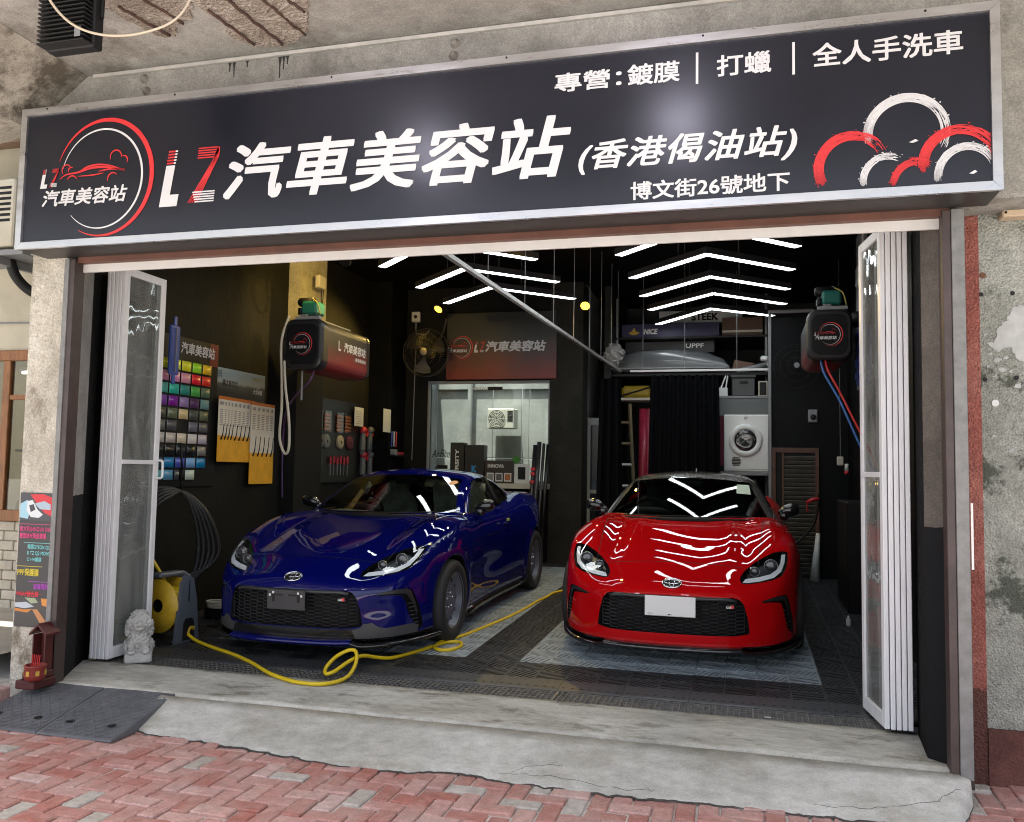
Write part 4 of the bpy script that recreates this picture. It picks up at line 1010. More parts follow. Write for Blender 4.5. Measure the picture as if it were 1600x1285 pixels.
def logo(par,ox,oz,s,y,ex=V3(1,0,0),names=True):
    """round emblem: two rings, a coupe outline, bubbles, letters; drawn around (ox,oz)"""
    ring=arc((ox+.035*s,oz-.01*s),.345*s,.358*s,-118,160,.003*s,.030*s,70,.0008*s,3);flat('logo_ring',ring,REDP,par,y)
    flat('logo_inner_ring',arc((ox+.02*s,oz-.015*s),.292*s,.306*s,-135,165,.003*s,.014*s,60),WHT,par,y)
    red=[]
    def stroke(P,w):
        P=spline(np.array([(a,b,0) for a,b in P]),5)[:,:2];T=np.gradient(P,axis=0);T/=np.linalg.norm(T,axis=1,keepdims=True)+1e-9;Nn=np.stack([-T[:,1],T[:,0]],1);k=len(P);ww=w*np.sin(np.linspace(.25,np.pi-.15,k))[:,None]
        A=P+Nn*ww;B=P-Nn*ww;return [[tuple(A[i]),tuple(A[i+1]),tuple(B[i+1]),tuple(B[i])] for i in range(k-1)]
    Q=lambda *pts:[(ox+a*s,oz+b*s) for a,b in pts]
    red+=stroke(Q((-.28,.0),(-.235,.026),(-.14,.036),(-.08,.064),(.01,.072),(.11,.052),(.19,.020)),.006*s)
    red+=stroke(Q((-.13,.034),(-.05,.055),(.06,.052),(.19,.022)),.007*s);red+=stroke(Q((-.15,.010),(-.04,.010),(.04,.018)),.004*s);red+=stroke(Q((.0,.03),(.08,.038),(.19,.030)),.005*s)
    for cx,cz,r,a0,a1 in ((-.235,.056,.032,30,230),(-.20,.05,.02,60,200),(.12,.112,.040,-10,200),(.175,.085,.030,-30,110),(-.19,-.02,.036,20,160),(.105,-.022,.036,40,200)):
        red+=arc((ox+cx*s,oz+cz*s),r*s,r*s,a0,a1,.003*s,.008*s,18)
    flat('logo_car',red,REDP,par,y-.0008)
    lettering('logo_lettering','汽車美容站',(ox-.405*s,y-.0012,oz-.168*s),(1,0,0.),(0,0,1),.62*s,.105*s,WHT,par,.02,.2)
    big_L(ox-.425*s,oz-.05*s,.048*s,.125*s,y-.0012,par);big_Z(ox-.36*s,oz-.047*s,.06*s,.12*s,y-.0012,par)
logo(SG,-3.715,3.04,.98,TY)
def brush(name,c,rx,rz,a0,a1,w,mat,seed,y):
    """dry-brush ring: many bristle streaks of uneven length"""
    rg=np.random.default_rng(seed);polys=[]
    n=13;w=w*.82
    for k in range(n):
        r=(k/(n-1)-.5)*w;a=a0+rg.uniform(0,.10)*(a1-a0)*(abs(k-n/2)/n*2);e=a1-rg.uniform(0,.35)*(a1-a0)*rg.random()
        cuts=[(a,e)]
        if rg.random()<.8:
            m=a+(e-a)*rg.uniform(.55,1.);cuts=[(a,m),(m+rg.uniform(3,9)*np.sign(a1-a0),e)]
        for p,q in cuts:
            if (q-p)*(a1-a0)<=0: continue
            polys+=arc(c,rx+r,rz+r,p,q,w/n*.5,w/n*1.18,34,.0006,seed*50+k)
    for _ in range(10):
        t=math.radians(a0+(a1-a0)*rg.random());rr=rg.uniform(.6,.75)*w;x=c[0]+(rx+rr)*math.cos(t);z=c[1]+(rz+rr)*math.sin(t);q=.004*rg.random()+.002
        polys.append([(x-q,z),(x,z-q*.6),(x+q,z),(x,z+q*.7)])
    polys=[[(min(max(px,SX0+fw+.002),SX1-fw-.002),max(pz,SZ0+fw+.001)) for px,pz in P] for P in polys]
    return flat(name,polys,mat,SG,y)
brush('brush_ring',(.715,2.92),.165,.165,195,-32,.048,WHT,1,TY);brush('brush_ring',(.478,2.775),.145,.15,212,25,.052,REDP,2,TY-.0008)
brush('brush_ring',(.632,2.70),.105,.115,190,55,.036,WHT,3,TY-.0016);brush('brush_ring',(.757,2.675),.10,.105,182,50,.036,REDP,4,TY-.0024)
brush('brush_ring',(.935,2.765),.15,.15,195,8,.052,REDP,5,TY-.0016);brush('brush_ring',(.965,2.70),.12,.135,188,15,.040,WHT,6,TY-.0008)
flat('splash',[[(.725,2.872),(.742,2.868),(.765,2.876),(.752,2.885)],[(.972,2.708),(.99,2.704),(1.006,2.714),(.996,2.722)]],WHT,SG,TY-.003)
# ================================================================ folding doors
FG=film_glass('door_glass')
DG=M('door_gasket',(.03,.03,.03),.6)
def leaf(t,a,b,z0,z1,handle=False,midrail=True):
    """one glazed leaf from plan point a (near) to b (far)"""
    a=V3(*a,0);b=V3(*b,0);d=b-a;w=np.linalg.norm(d);d/=w;n=V3(d[1],-d[0],0);th=.024;R=np.stack([d,-n,V3(0,0,1)],1)
    def bar(mb,u0,u1,c0,c1,bev=.003,tk=th):
        q=MB().box((u0,-tk/2,c0),(u1,tk/2,c1),bev);V=np.concatenate(q.V)@R.T+a;mb.add(V,q.F)
    mb=MB();bar(mb,0,.052,z0,z1);bar(mb,w-.052,w,z0,z1);bar(mb,.0521,w-.0521,z0,z0+.075);bar(mb,.0521,w-.0521,z1-.055,z1)
    if midrail: bar(mb,.0521,w-.0521,1.335,1.365)
    lf=mb.obj('leaf',WALU,t)
    mb=MB();bar(mb,.0522,w-.0522,z0+.0755,1.3345,0,.005);bar(mb,.0522,w-.0522,1.3655,z1-.0555,0,.005);mb.obj('pane',FG,lf)
    if handle:
        mb=MB();p=lambda u,o,z:a+d*u+n*o+V3(0,0,z)
        mb.tube(spline([p(w-.02,.01,1.235),p(w-.02,.05,1.238),p(w-.018,.058,1.26),p(w-.018,.058,1.34),p(w-.02,.05,1.362),p(w-.02,.01,1.365)],5),.0085,8);mb.obj('handle',WALU,lf,True)
    return lf
t=thing('folding_door','stack of white folding glass doors pushed to the left jamb','folding door',(-4.2,4.97,0))
for k in range(5): leaf(t,(-4.262+.0285*k,4.972+.003*k),(-4.262+.0285*k-.012*(k-2)*.3,5.42+.01*(k==4)),.022,2.70,handle=(k==4))
t=thing('folding_door','stack of white folding glass doors pushed to the right jamb','folding door',(.77,4.97,0))
for k in range(5):
    x=.716+.0285*k
    if k==0: leaf(t,(x,4.972),(x-.058,5.40),.022,2.70,handle=True)
    else: leaf(t,(x,4.965+.002*k),(x+.004*k,5.42),.022,2.70)
# ================================================================ ceiling lights
LED=lamp_mat('led_diffuser',(.90,.97,1.),LEDS)
HOUS=M('led_housing',(.05,.05,.052),.45,.4)
def chevron(ax,ay,z,label,group,half=.78,back=.80,tilt=0.):
    t=thing('chevron_light',label,'ceiling light',(ax,ay,z),group)
    for sd in (-1,1):
        e=V3(ax+sd*half,ay+back+sd*tilt,z);a=V3(ax,ay,z);d=e-a;d/=np.linalg.norm(d);n=V3(-d[1],d[0],0);w=.040
        # mitred at the apex, square at the tip
        q=lambda s:V3(ax,ay+s*w/abs(d[0])*1.,z)
        P=[q(-1)*1.,e-n*w*np.sign(n[1]),e+n*w*np.sign(n[1]),q(1)]
        top=[p+V3(0,0,.060) for p in P]
        mb=MB();mb.add(P+top,[(4,5,6,7),(0,1,5,4),(1,2,6,5),(2,3,7,6),(3,0,4,7)]);ob=mb.obj('arm',HOUS,t)
        c=sum(P)/4;P2=[c+(p-c)*.985-V3(0,0,.0015) for p in P]
        mb=MB();mb.add(P2+[p+V3(0,0,.010) for p in P2],[(0,1,2,3),(0,4,5,1),(1,5,6,2),(2,6,7,3),(3,7,4,0)]);mb.obj('diffuser',LED,ob)
        MB().cyl(e*.35+a*.65+V3(0,0,.06),e*.35+a*.65+V3(0,0,ZC-z),.0018,5).obj('hanger_wire',GRY,ob)
    mb=MB();mb.cyl((ax,ay,z+.06),(ax,ay,z+.11),.006,6);mb.obj('cable_gland',DBLK,t)
    return t
ORD=['first','second','third','fourth','fifth','sixth','seventh','eighth','ninth']
for k,(ay,tl) in enumerate(((5.98,0),(6.90,0),(7.81,-.04),(8.72,-.05),(9.55,-.05),(10.44,-.2))):
    chevron(-.337-.06*(k==5),ay,3.3,'white chevron LED light over the red car, %s from the doorway'%ORD[k],'chevron lights over the red car',.78 if k<5 else .73,.80,tl)
for k,ay in enumerate((5.98,6.95,7.93,8.82)):
    chevron(-2.66,ay,3.3,'white chevron LED light over the blue car, %s from the doorway'%ORD[k],'chevron lights over the blue car',.78,.76)
AMB=lamp_mat('amber_lamp_face',(1.,.52,.015),3.2)
def spot(p,d,label):
    t=thing('spot_lamp',label,'spotlight',p);p=V3(*p);d=V3(*d);d/=np.linalg.norm(d)
    mb=MB();mb.tube([p-d*.09,p-d*.06,p,p+d*.006],[.026,.04,.060,.060],14);mb.obj('can',DBLK,t,True)
    mb=MB();mb.tube([p+d*.0065,p+d*.009],[.055,.050],14);mb.obj('lamp_face',AMB,t)
    MB().tube([p-d*.09,(p[0],p[1],p[2]+.16)],.007,6).obj('stem',DBLK,t)
    li=D.lights.new('amber_bulb','SPOT');li.energy=AMBW;li.color=(1.,.66,.14);li.spot_size=math.radians(110);li.spot_blend=.6;li.shadow_soft_size=.035
    lo=D.objects.new('amber_bulb',li);COL.objects.link(lo);lo.parent=t;lo.location=tuple(d*.03);lo.rotation_euler=Vector(d).to_track_quat('-Z','Y').to_euler()
    return t
spot((-3.68,7.40,3.30),(-.62,.78,-.25),'amber spotlight nearest the wall drum on the left')
spot((-1.89,7.43,3.34),(.1,.3,-1),'amber spotlight between the two rows of chevron lights')
spot((-3.85,10.45,3.41),(-.25,-.6,-.7),'amber spotlight above the wire cage fan')
spot((-1.91,10.4,3.38),(.05,-.75,-.6),'amber spotlight right of the red and black inner sign')
for i,(x,y) in enumerate(((-3.0,7.0),(-3.45,7.2))): pass
# ================================================================ left wall: swatches, packs, posters
XL=-4.80
SB=thing('swatch_board','black board of paint colour swatches on the left wall','swatch board',(XL,6.66,1.1))
MB().box((XL+.002,6.12,1.14),(XL+.015,7.06,2.46),.003).obj('backing',M('board_black',(.012,.012,.012),.35),SB)
lettering('board_lettering','汽車美容站',(XL+.017,6.50,2.315),(0,1,0),(0,0,1),.50,.105,WHT,SB,.02,.1)
MB().box((XL+.0152,6.93,2.25),(XL+.0165,7.055,2.46)).obj('red_corner',M('board_red',(.18,.02,.025),.4),SB)
SWC=[[(.5,.55,.03),(.55,.62,.04),(.72,.76,.03),(.30,.66,.03),(.85,.42,.02)],[(.6,.25,.42),(.62,.24,.42),(.62,.27,.34),(.66,.015,.03),(.6,.04,.02)],[(.1,.42,.33),(.03,.42,.30),(.03,.24,.19),(.07,.36,.06),(.09,.14,.08)],
 [(.20,.06,.32),(.20,.015,.27),(.29,.19,.37),(.09,.035,.10),(.12,.24,.23)],[(.085,.09,.07),(.13,.15,.09),(.56,.44,.22),(.075,.078,.065),(.11,.125,.075)],[(.15,.15,.14),(.08,.08,.09),None,(.13,.13,.16),(.09,.09,.105)],
 [(.5,.48,.45),(.5,.45,.40),(.62,.54,.40),(.60,.56,.52),(.40,.37,.44)],[(.018,.018,.02),(.016,.016,.017),(.02,.021,.026),(.015,.015,.015),(.18,.175,.17)],[(.045,.075,.11),(.015,.19,.44),(.08,.10,.42),(.19,.36,.62),(.01,.19,.42)],[(.10,.36,.40),(.10,.30,.48),(.06,.065,.075),(.50,.58,.50),None]]
th=np.linspace(-1,1,9);R=[]
for s in (-1,1): R.append(np.stack([.006+.009*np.cos(th*1.45),.0645*th,np.full(9,s*.043)],1))
Vsw=np.concatenate(R);Fsw=[(i,i+1,9+i+1,9+i) for i in range(8)]+[tuple(range(8,-1,-1)),tuple(range(9,18))]
sw=None
for r,row in enumerate(SWC):
    for c,col in enumerate(row):
        if col is None: continue
        m=M('swatch_%d_%d'%(r,c),tuple(min(.92,v*1.4) for v in col),.3,coat=.4)
        y=6.235+.150*c+.012*(9-r)*(.4);z=2.205-.1065*r
        if sw is None:
            sw=mobj('swatch',Vsw,Fsw,m,SB,True,local=True);o=sw;sw.material_slots[0].link='OBJECT';sw.material_slots[0].material=m
        else: o=inst(sw,SB,mat=m)
        o.location=(XL+.017-XL,y-6.66,z-1.1)
# blue squeegee rack hung in front of the board
t=thing('hanging_rack','ribbed blue plastic rack hanging left of the colour swatches','rack',(-4.70,6.29,2.05))
BLU=M('blue_plastic',(.045,.10,.42),.4)
mb=MB();mb.box((-4.72,6.24,2.10),(-4.70,6.36,2.52),.004)
for k in range(20): mb.box((-4.6995,6.245,2.11+.0205*k),(-4.692,6.355,2.12+.0205*k))
mb.obj('ribbed_plate',BLU,t);MB().box((-4.715,6.285,2.52),(-4.70,6.325,2.60),.004).obj('top_hook',BLU,t);MB().box((-4.715,6.285,2.02),(-4.70,6.325,2.10),.004).obj('bottom_tab',BLU,t)
MB().tube(spline([(-4.688,6.30,2.50),(-4.684,6.295,2.40),(-4.686,6.30,2.30),(-4.684,6.295,2.20),(-4.688,6.30,2.12)],5),.005,6).obj('cord',GRY,t)
# poster above the packs
def skyposter():
    m=D_.materials.new('landscape_print');m.use_nodes=True;N=m.node_tree.nodes;L=m.node_tree.links;b=N['Principled BSDF'];b.inputs['Roughness'].default_value=.4
    g=N.new('ShaderNodeNewGeometry');n=N.new('ShaderNodeTexNoise');n.inputs['Scale'].default_value=4;n.inputs['Detail'].default_value=8;L.new(g.outputs['Position'],n.inputs['Vector'])
    s=N.new('ShaderNodeSeparateXYZ');L.new(g.outputs['Position'],s.inputs[0]);a=N.new('ShaderNodeMath');a.operation='MULTIPLY_ADD';a.inputs[1].default_value=.12;L.new(n.outputs[0],a.inputs[0]);L.new(s.outputs[2],a.inputs[2])
    mr=N.new('ShaderNodeMapRange');mr.inputs['From Min'].default_value=2.02;mr.inputs['From Max'].default_value=2.36;L.new(a.outputs[0],mr.inputs['Value'])
    r=N.new('ShaderNodeValToRGB');e=r.color_ramp.elements;e[0].color=(.02,.022,.024,1);e[1].color=(.42,.50,.52,1);e[0].position=.2;q=e.new(.42);q.color=(.08,.09,.085,1);q=e.new(.5);q.color=(.38,.40,.38,1);q=e.new(.75);q.color=(.25,.36,.42,1)
    L.new(mr.outputs[0],r.inputs[0]);L.new(r.outputs[0],b.inputs['Base Color']);MAT['landscape_print']=m;return m
t=thing('poster','landscape poster with a road scene above the wiper packs','poster',(XL,7.46,1.95))
MB().box((XL+.002,7.04,1.96),(XL+.006,7.90,2.262)).obj('sheet',skyposter(),t)
lettering('poster_lettering','雨',(XL+.0068,7.07,2.165),(0,1,0),(0,0,1),.07,.07,DBLK,t,.0);lettering('poster_lettering','擺之新世代',(XL+.0068,7.15,2.095),(0,1,0),(0,0,1),.26,.06,DBLK,t,.01)
lettering('poster_lettering','Jenso',(XL+.0068,7.66,2.175),(0,1,0),(0,0,1),.19,.055,M('poster_gold',(.45,.36,.12),.5),t,.01);lettering('poster_lettering','大特價',(XL+.0068,7.68,2.055),(0,1,0),(0,0,1),.17,.05,WPL,t,.01)
# wiper-blade packs on two pegs
CARD=M('pack_card_white',(.74,.69,.60),.45);ORA=M('pack_orange',(.80,.40,.03),.42,var=.15,vs=9);ORA2=M('pack_header',(.60,.17,.02),.45)
def pack(x,y,z1,w,h,label,group,split):
    t=thing('wiper_pack',label,'wiper pack',(x,y,z1-h),group)
    zs=z1-h*split
    MB().box((x,y-w/2,zs),(x+.004,y+w/2,z1-.03)).obj('card',CARD,t);MB().box((x,y-w/2,z1-h),(x+.004,y+w/2,zs-.0004)).obj('colour_panel',ORA,t);MB().box((x,y-w/2,z1-.0296),(x+.004,y+w/2,z1)).obj('header',ORA2,t)
    mb=MB();mb.tube(spline([(x+.006,y+w*.38,z1-h*.42),(x+.006,y+w*.30,z1-h*.52),(x+.006,y+w*.18,z1-h*.60),(x+.006,y-w*.05,z1-h*.66)],5),[.004]*8+[.006]*4+[.009]*4,6);mb.obj('blade_picture',DBLK,t)
    lettering('pack_lettering','雨擺',(x+.0045,y-w*.30,z1-.085),(0,1,0),(0,0,1),w*.5,.035,GRY,t,.01)
    mb=MB()
    for k in range(9): mb.box((x+.0042,y-w*.25,z1-.13-.018*k),(x+.0046,y+w*.2,z1-.122-.018*k))
    mb.obj('small_print',GRY,t)
for k in range(9):
    pack(XL+.020+.009*(9-k)*.5,7.075+.078*k*(.75 if k<3 else 1.)-(0 if k<3 else .06),1.985,.105,.615,'orange and white wiper pack, %s from the left in the upper cluster'%ORD[k],'upper cluster of wiper packs',.60)
for k in range(5):
    pack(XL+.012+.006*(5-k),7.66+.092*k,1.975,.115,.82,'longer orange and white wiper pack, %s from the left in the lower cluster'%ORD[k],'lower cluster of wiper packs',.62)
# black vacuum hose hung on the wall beside the reel
HB=M('vacuum_hose',(.022,.022,.023),.5,bump=.5,bs=60)
t=thing('vacuum_hose','black ribbed vacuum hose hung in loops behind the hose reel','hose',(-4.6,6.3,.4))
for k in range(5):
    o=.03*k;mb=MB();mb.tube(spline([(-4.70+.02*k,5.98-.02*k,1.05-.03*k),(-4.66+.02*k,6.12,1.14-.02*k),(-4.60,6.34+.01*k,1.10),(-4.56+.02*k,6.46+.02*k,.92),(-4.54+.03*k,6.52+.03*k,.62),(-4.55+.02*k,6.44+.03*k,.34+.03*k),(-4.60,6.30+.02*k,.30+.02*k)],8),.017,8);mb.obj('loop',HB,t,True)
mb=MB();mb.tube([(-4.62,6.36,1.28),(-4.62,6.37,1.10)],.016,8);mb.tube([(-4.64,6.35,1.52),(-4.62,6.36,1.30)],.009,6);mb.cyl((-4.62,6.355,1.20),(-4.62,6.36,1.30),.022,8);mb.obj('wand',DBLK,t,True)
# ================================================================ hose reel, hose, lion
t=thing('hose_reel','grey and yellow hose reel standing on the floor by the left doors','hose reel',(-4.24,5.72,zf(5.72)))
RG=M('reel_grey',(.085,.10,.125),.45);RY=M('reel_yellow',(.50,.32,.02),.45,var=.2,vs=9)
z0=zf(5.72);cy,cz=5.72,z0+.26
def reel_side(x):
    mb=MB();out=[(-.20,0),(-.17,.28),(-.10,.47),(-.04,.50),(.06,.50),(.12,.46),(.19,.25),(.21,0),(.15,0),(.13,.07),(.06,.11),(-.06,.11),(-.12,.07),(-.14,0)]
    mb.prism([(a,b) for a,b in out],(x,cy,z0),(0,1,0),(0,0,1),(.028,0,0));return mb.obj('side_frame',RG,t)
reel_side(-4.13)
MB().box((-4.36,cy-.05,z0+.47),(-4.10,cy+.05,z0+.505),.012).obj('carry_handle',RG,t);MB().box((-4.11,cy-.16,z0+.0),(-4.09,cy+.15,z0+.46),.01).obj('front_cover',RG,t) if False else None
for sd,x in ((-1,-4.322),(1,-4.148)):
    MB().lathe([(.05,0),(.075,.004),(.08,.012),(.19,.012),(.20,.0),(.20,-.006),(.05,-.006)],(x,cy,cz),'x',36).obj('drum_flange',RY,t,True)
MB().lathe([(.055,-.08),(.055,.08)],(-4.235,cy,cz),'x',20).obj('drum_core',DBLK,t,True)
mb=MB()
for k in range(9): 
    th=np.linspace(0,2*np.pi,26,endpoint=False);x=-4.30+.0165*k;mb.tube(np.stack([np.full(26,x),cy+.125*np.cos(th),cz+.125*np.sin(th)],1),.0082,6,closed=True)
YEL=M('yellow_hose',(.70,.50,.012),.38,var=.06,vs=20)
mb.obj('wound_hose',YEL,t,True)
mb=MB();mb.cyl((-4.10,cy-.10,cz-.09),(-4.06,cy-.10,cz-.09),.02,10);mb.obj('crank_knob',DBLK,t)
# near face: sloping front cover seen from the doorway
mb=MB();mb.prism([(-.12,.0),(.105,.0),(.085,.30),(.04,.47),(-.03,.49),(-.07,.44)],(-4.235,cy-.215,z0),(1,0,0),(0,0,1),(0,.03,0));o=mb.obj('end_cover',RG,t)
mb=MB();mb.prism([(-.055,.015),(.065,.015),(.06,.14),(.04,.175),(-.03,.175),(-.05,.14)],(-4.235,cy-.2165,z0),(1,0,0),(0,0,1),(0,.002,0));mb.obj('cover_recess',DBLK,o)
mb=MB();mb.prism([(-.008,.30),(.004,.30),(.002,.46),(-.004,.46)],(-4.235,cy-.2165,z0),(1,0,0),(0,0,1),(0,.002,0));mb.obj('cover_slot',DBLK,o)
MB().tube(spline([(-4.23,cy-.205,z0+.06),(-4.21,cy-.205,z0+.10),(-4.17,cy-.206,z0+.09)],5),.018,8).obj('hose_guide',RY,t,True)
t=thing('yellow_hose','long yellow hose looping across the floor between the cars','hose',(-2.5,5.4,0))
HP=[(-4.05,5.705,z0+.065),(-3.93,5.67,.036),(-3.735,5.575,.022),(-3.45,5.42,.018),(-3.2,5.25,.014),(-2.98,5.07,.010),(-2.81,4.965,.008),(-2.66,4.905,.008),(-2.524,4.913,.008),(-2.45,5.00,.01),(-2.43,5.12,.022),(-2.45,5.26,.07),(-2.49,5.34,.122),(-2.54,5.34,.128),(-2.60,5.28,.095),(-2.62,5.18,.045),(-2.585,5.11,.022),(-2.54,5.14,.035),(-2.50,5.26,.075),(-2.47,5.40,.085),(-2.42,5.52,.055),(-2.36,5.62,.035),(-2.30,5.80,.032),(-2.235,6.02,.036),(-2.165,6.22,.043),(-2.07,6.26,.042),(-2.025,6.13,.040),(-2.06,6.01,.036),(-2.14,5.985,.036),(-2.205,6.07,.040),(-2.19,6.24,.052),(-2.13,6.50,.045),(-2.06,6.90,.053),(-1.99,7.35,.065),(-1.945,7.80,.078),(-1.93,8.15,.088),(-1.90,8.40,.094),(-1.86,8.75,.104),(-1.60,9.2,.115),(-1.3,9.3,.118)]
mb=MB();mb.tube(spline(HP,9),.0125,10);mb.obj('hose_run',YEL,t,True)
MB().tube(spline([(-4.30,5.78,z0+.42),(-4.36,5.76,z0+.52),(-4.42,5.74,z0+.62),(-4.55,5.74,z0+.80)],6),.0125,8).obj('supply_end',YEL,t,True)
D.objects['hose_reel'].rotation_euler=(0,0,math.radians(82))
# stone guardian lion: built as a blended field, carved with curls
def lion_field(u,s,z):
    def ell(c,r): return (np.sqrt(((u-c[0])/r[0])**2+((s-c[1])/r[1])**2+((z-c[2])/r[2])**2)-1)*min(r)
    d=smx(smx(np.abs(u)-.088,np.abs(s)-.088,.02),np.abs(z-.035)-.035,.02)
    for c,r,k in (((0,.02,.135),(.07,.075,.075),.03),((0,-.005,.19),(.062,.06,.06),.03),((0,-.02,.262),(.075,.07,.068),.025),((0,-.075,.252),(.042,.035,.034),.015),((-.045,-.05,.11),(.021,.024,.062),.012),((.045,-.05,.11),(.021,.024,.062),.012),((-.045,-.075,.075),(.026,.03,.016),.01),((.045,-.075,.075),(.026,.03,.016),.01),((-.07,.03,.10),(.03,.055,.045),.015),((.07,.03,.10),(.03,.055,.045),.015),((0,.02,.32),(.05,.05,.022),.015),((.066,-.045,.262),(.014,.02,.03),.008),((-.066,-.045,.262),(.014,.02,.03),.008),((0,-.10,.262),(.02,.014,.014),.008),((.07,.0,.22),(.022,.03,.05),.012),((-.07,.0,.22),(.022,.03,.05),.012),((0,.085,.19),(.022,.024,.07),.012)):
        d=smn(d,ell(c,r),k)
    curl=.0070*np.sin(u*150+2*np.sin(z*60))*np.sin(z*140+1.5*np.sin(s*70))*np.sin(s*130+1)
    d=d+curl*np.clip((z-.06)*20,0,1)
    d=smx(d,-((np.sqrt(((u)/.03)**2+((s+.112)/.02)**2+((z-.240)/.010)**2)-1)*.01),.006)
    d=smx(d,-((np.sqrt(((np.abs(u)-.024)/.010)**2+((s+.095)/.014)**2+((z-.275)/.009)**2)-1)*.009),.004)
    return d
LV,LQ=surfnet(lion_field,np.arange(-.12,.121,.0052),np.arange(-.13,.131,.0052),np.arange(-.012,.36,.0052),1)
Rl=rotz(math.radians(38));t=thing('stone_lion','small white carved stone guardian lion at the foot of the left doors','statue',(-3.985,5.10,-.002))
STN=M('white_stone',(.46,.455,.44),.85,var=.2,vs=22,bump=.6,bs=90)
mobj('figure',LV@Rl.T*1.0+V3(-3.985,5.10,.0),LQ,STN,t,True)
# coiled cables and sockets on the floor by the blue car
t=thing('cable_coil','coil of pale cable lying on the floor beyond the hose reel','cable',(-4.35,6.55,zf(6.5)))
for k in range(4):
    th=np.linspace(0,2*np.pi,24,endpoint=False);MB().tube(np.stack([-4.35+(.10+.006*k)*np.cos(th),6.58+(.08)*np.sin(th),np.full(24,zf(6.6)+.09+.014*k)],1),.0075,6,closed=True).obj('turn',CREAM,t,True)
MB().tube(spline([(-4.25,6.55,zf(6.5)+.09),(-4.1,6.4,.06),(-4.2,6.2,.04),(-4.0,6.25,.04),(-3.95,6.4,.05)],6),.006,6).obj('lead',DBLK,t,True)
MB().box((-4.45,6.50,zf(6.5)),(-4.25,6.66,zf(6.5)+.085),.01).obj('socket_block',DBLK,t)
# ================================================================ wall drums with pumps
def drum(x0,x1,y0,y1,z0,z1,label,side):
    """cabinet hose drum: rounded box along y with an emblem end"""
    t=thing('hose_drum',label,'hose drum',((x0+x1)/2,(y0+y1)/2,z0))
    w,h=x1-x0,z1-z0;cx,cz=(x0+x1)/2,(z0+z1)/2;c=.09
    def ring(s,y,dz=0):
        P=[]
        for qx,qz in ((1,1),(-1,1),(-1,-1),(1,-1)):
            for a in np.linspace(0,np.pi/2,6):
                b=math.atan2(qz,qx)-np.pi/4+a;P.append((cx+(qx*(w/2-c)+c*math.cos(b))*s,y,cz+(qz*(h/2-c)+c*math.sin(b))*s+dz))
        return P
    n=24
    def loft(name,rs,mat,cap=True):
        V=[p for r in rs for p in r];F=[(i*n+q,i*n+(q+1)%n,(i+1)*n+(q+1)%n,(i+1)*n+q) for i in range(len(rs)-1) for q in range(n)]
        F=[f[::-1] for f in F]
        if cap: F.append(tuple(range(n)));F.append(tuple((len(rs)-1)*n+q for q in range(n))[::-1])
        return mobj(name,V,F,mat,t,False)
    loft('end_cap',[ring(.90,y0-.012),ring(.98,y0),ring(1.03,y0+.03),ring(1.03,y0+.12),ring(1.0,y0+.125)],M('drum_black',(.016,.016,.017),.38))
    dm=D_.materials.get('drum_wrap') or aged_wrap()
    loft('barrel',[ring(.985,y0+.126),ring(.985,y1-.06)],dm)
    loft('rear_cap',[ring(1.0,y1-.059),ring(1.0,y1-.01),ring(.94,y1)],M('drum_black'))
    ep=MB();ep.prism([(p[0],p[2]) for p in ring(.80,0)],(0,y0-.0165,0),(1,0,0),(0,0,1),(0,.004,0));ep.obj('end_plate',M('plate_black',(.01,.01,.011),.25),t)
    logo(t,cx-.005,cz+.005,.30,y0-.0172)
    # mounting rail and pump on top
    MB().box((cx-.10,y0+.02,z1+.002),(cx+.16,y0+.07,z1+.035),.003).obj('rail',GRY,t);MB().box((cx-.05,y0+.02,z1+.0355),(cx+.02,y1-.1,z1+.055),.003).obj('top_rail',STEEL,t)
    p=thing('pump','small green electric pump on top of the %s drum'%side,'pump',(cx,y0+.1,z1+.057))
    PG=M('pump_green',(.012,.13,.105),.4)
    mb=MB();mb.box((cx-.06,y0+.05,z1+.057),(cx+.11,y0+.24,z1+.19),.02);mb.obj('body',PG,p);mb=MB();mb.tube([(cx-.12,y0+.12,z1+.19),(cx-.10,y0+.12,z1+.19),(cx+.05,y0+.12,z1+.19)],[.03,.045,.045],14);mb.obj('motor',DBLK,p,True)
    MB().box((cx-.10,y0+.06,z1+.0575),(cx-.062,y0+.22,z1+.13),.01).obj('flange',DBLK,p);MB().cyl((cx+.04,y0+.10,z1+.19),(cx+.04,y0+.10,z1+.23),.012,8).obj('port',GRY,p)
    MB().tube(spline([(cx+.05,y0+.08,z1+.215),(cx+.12,y0+.05,z1+.16),(cx+.15,y0+.06,z1+.05)],6),.006,6).obj('lead',M('pump_lead',(.40,.36,.08),.5),p,True)
    return t
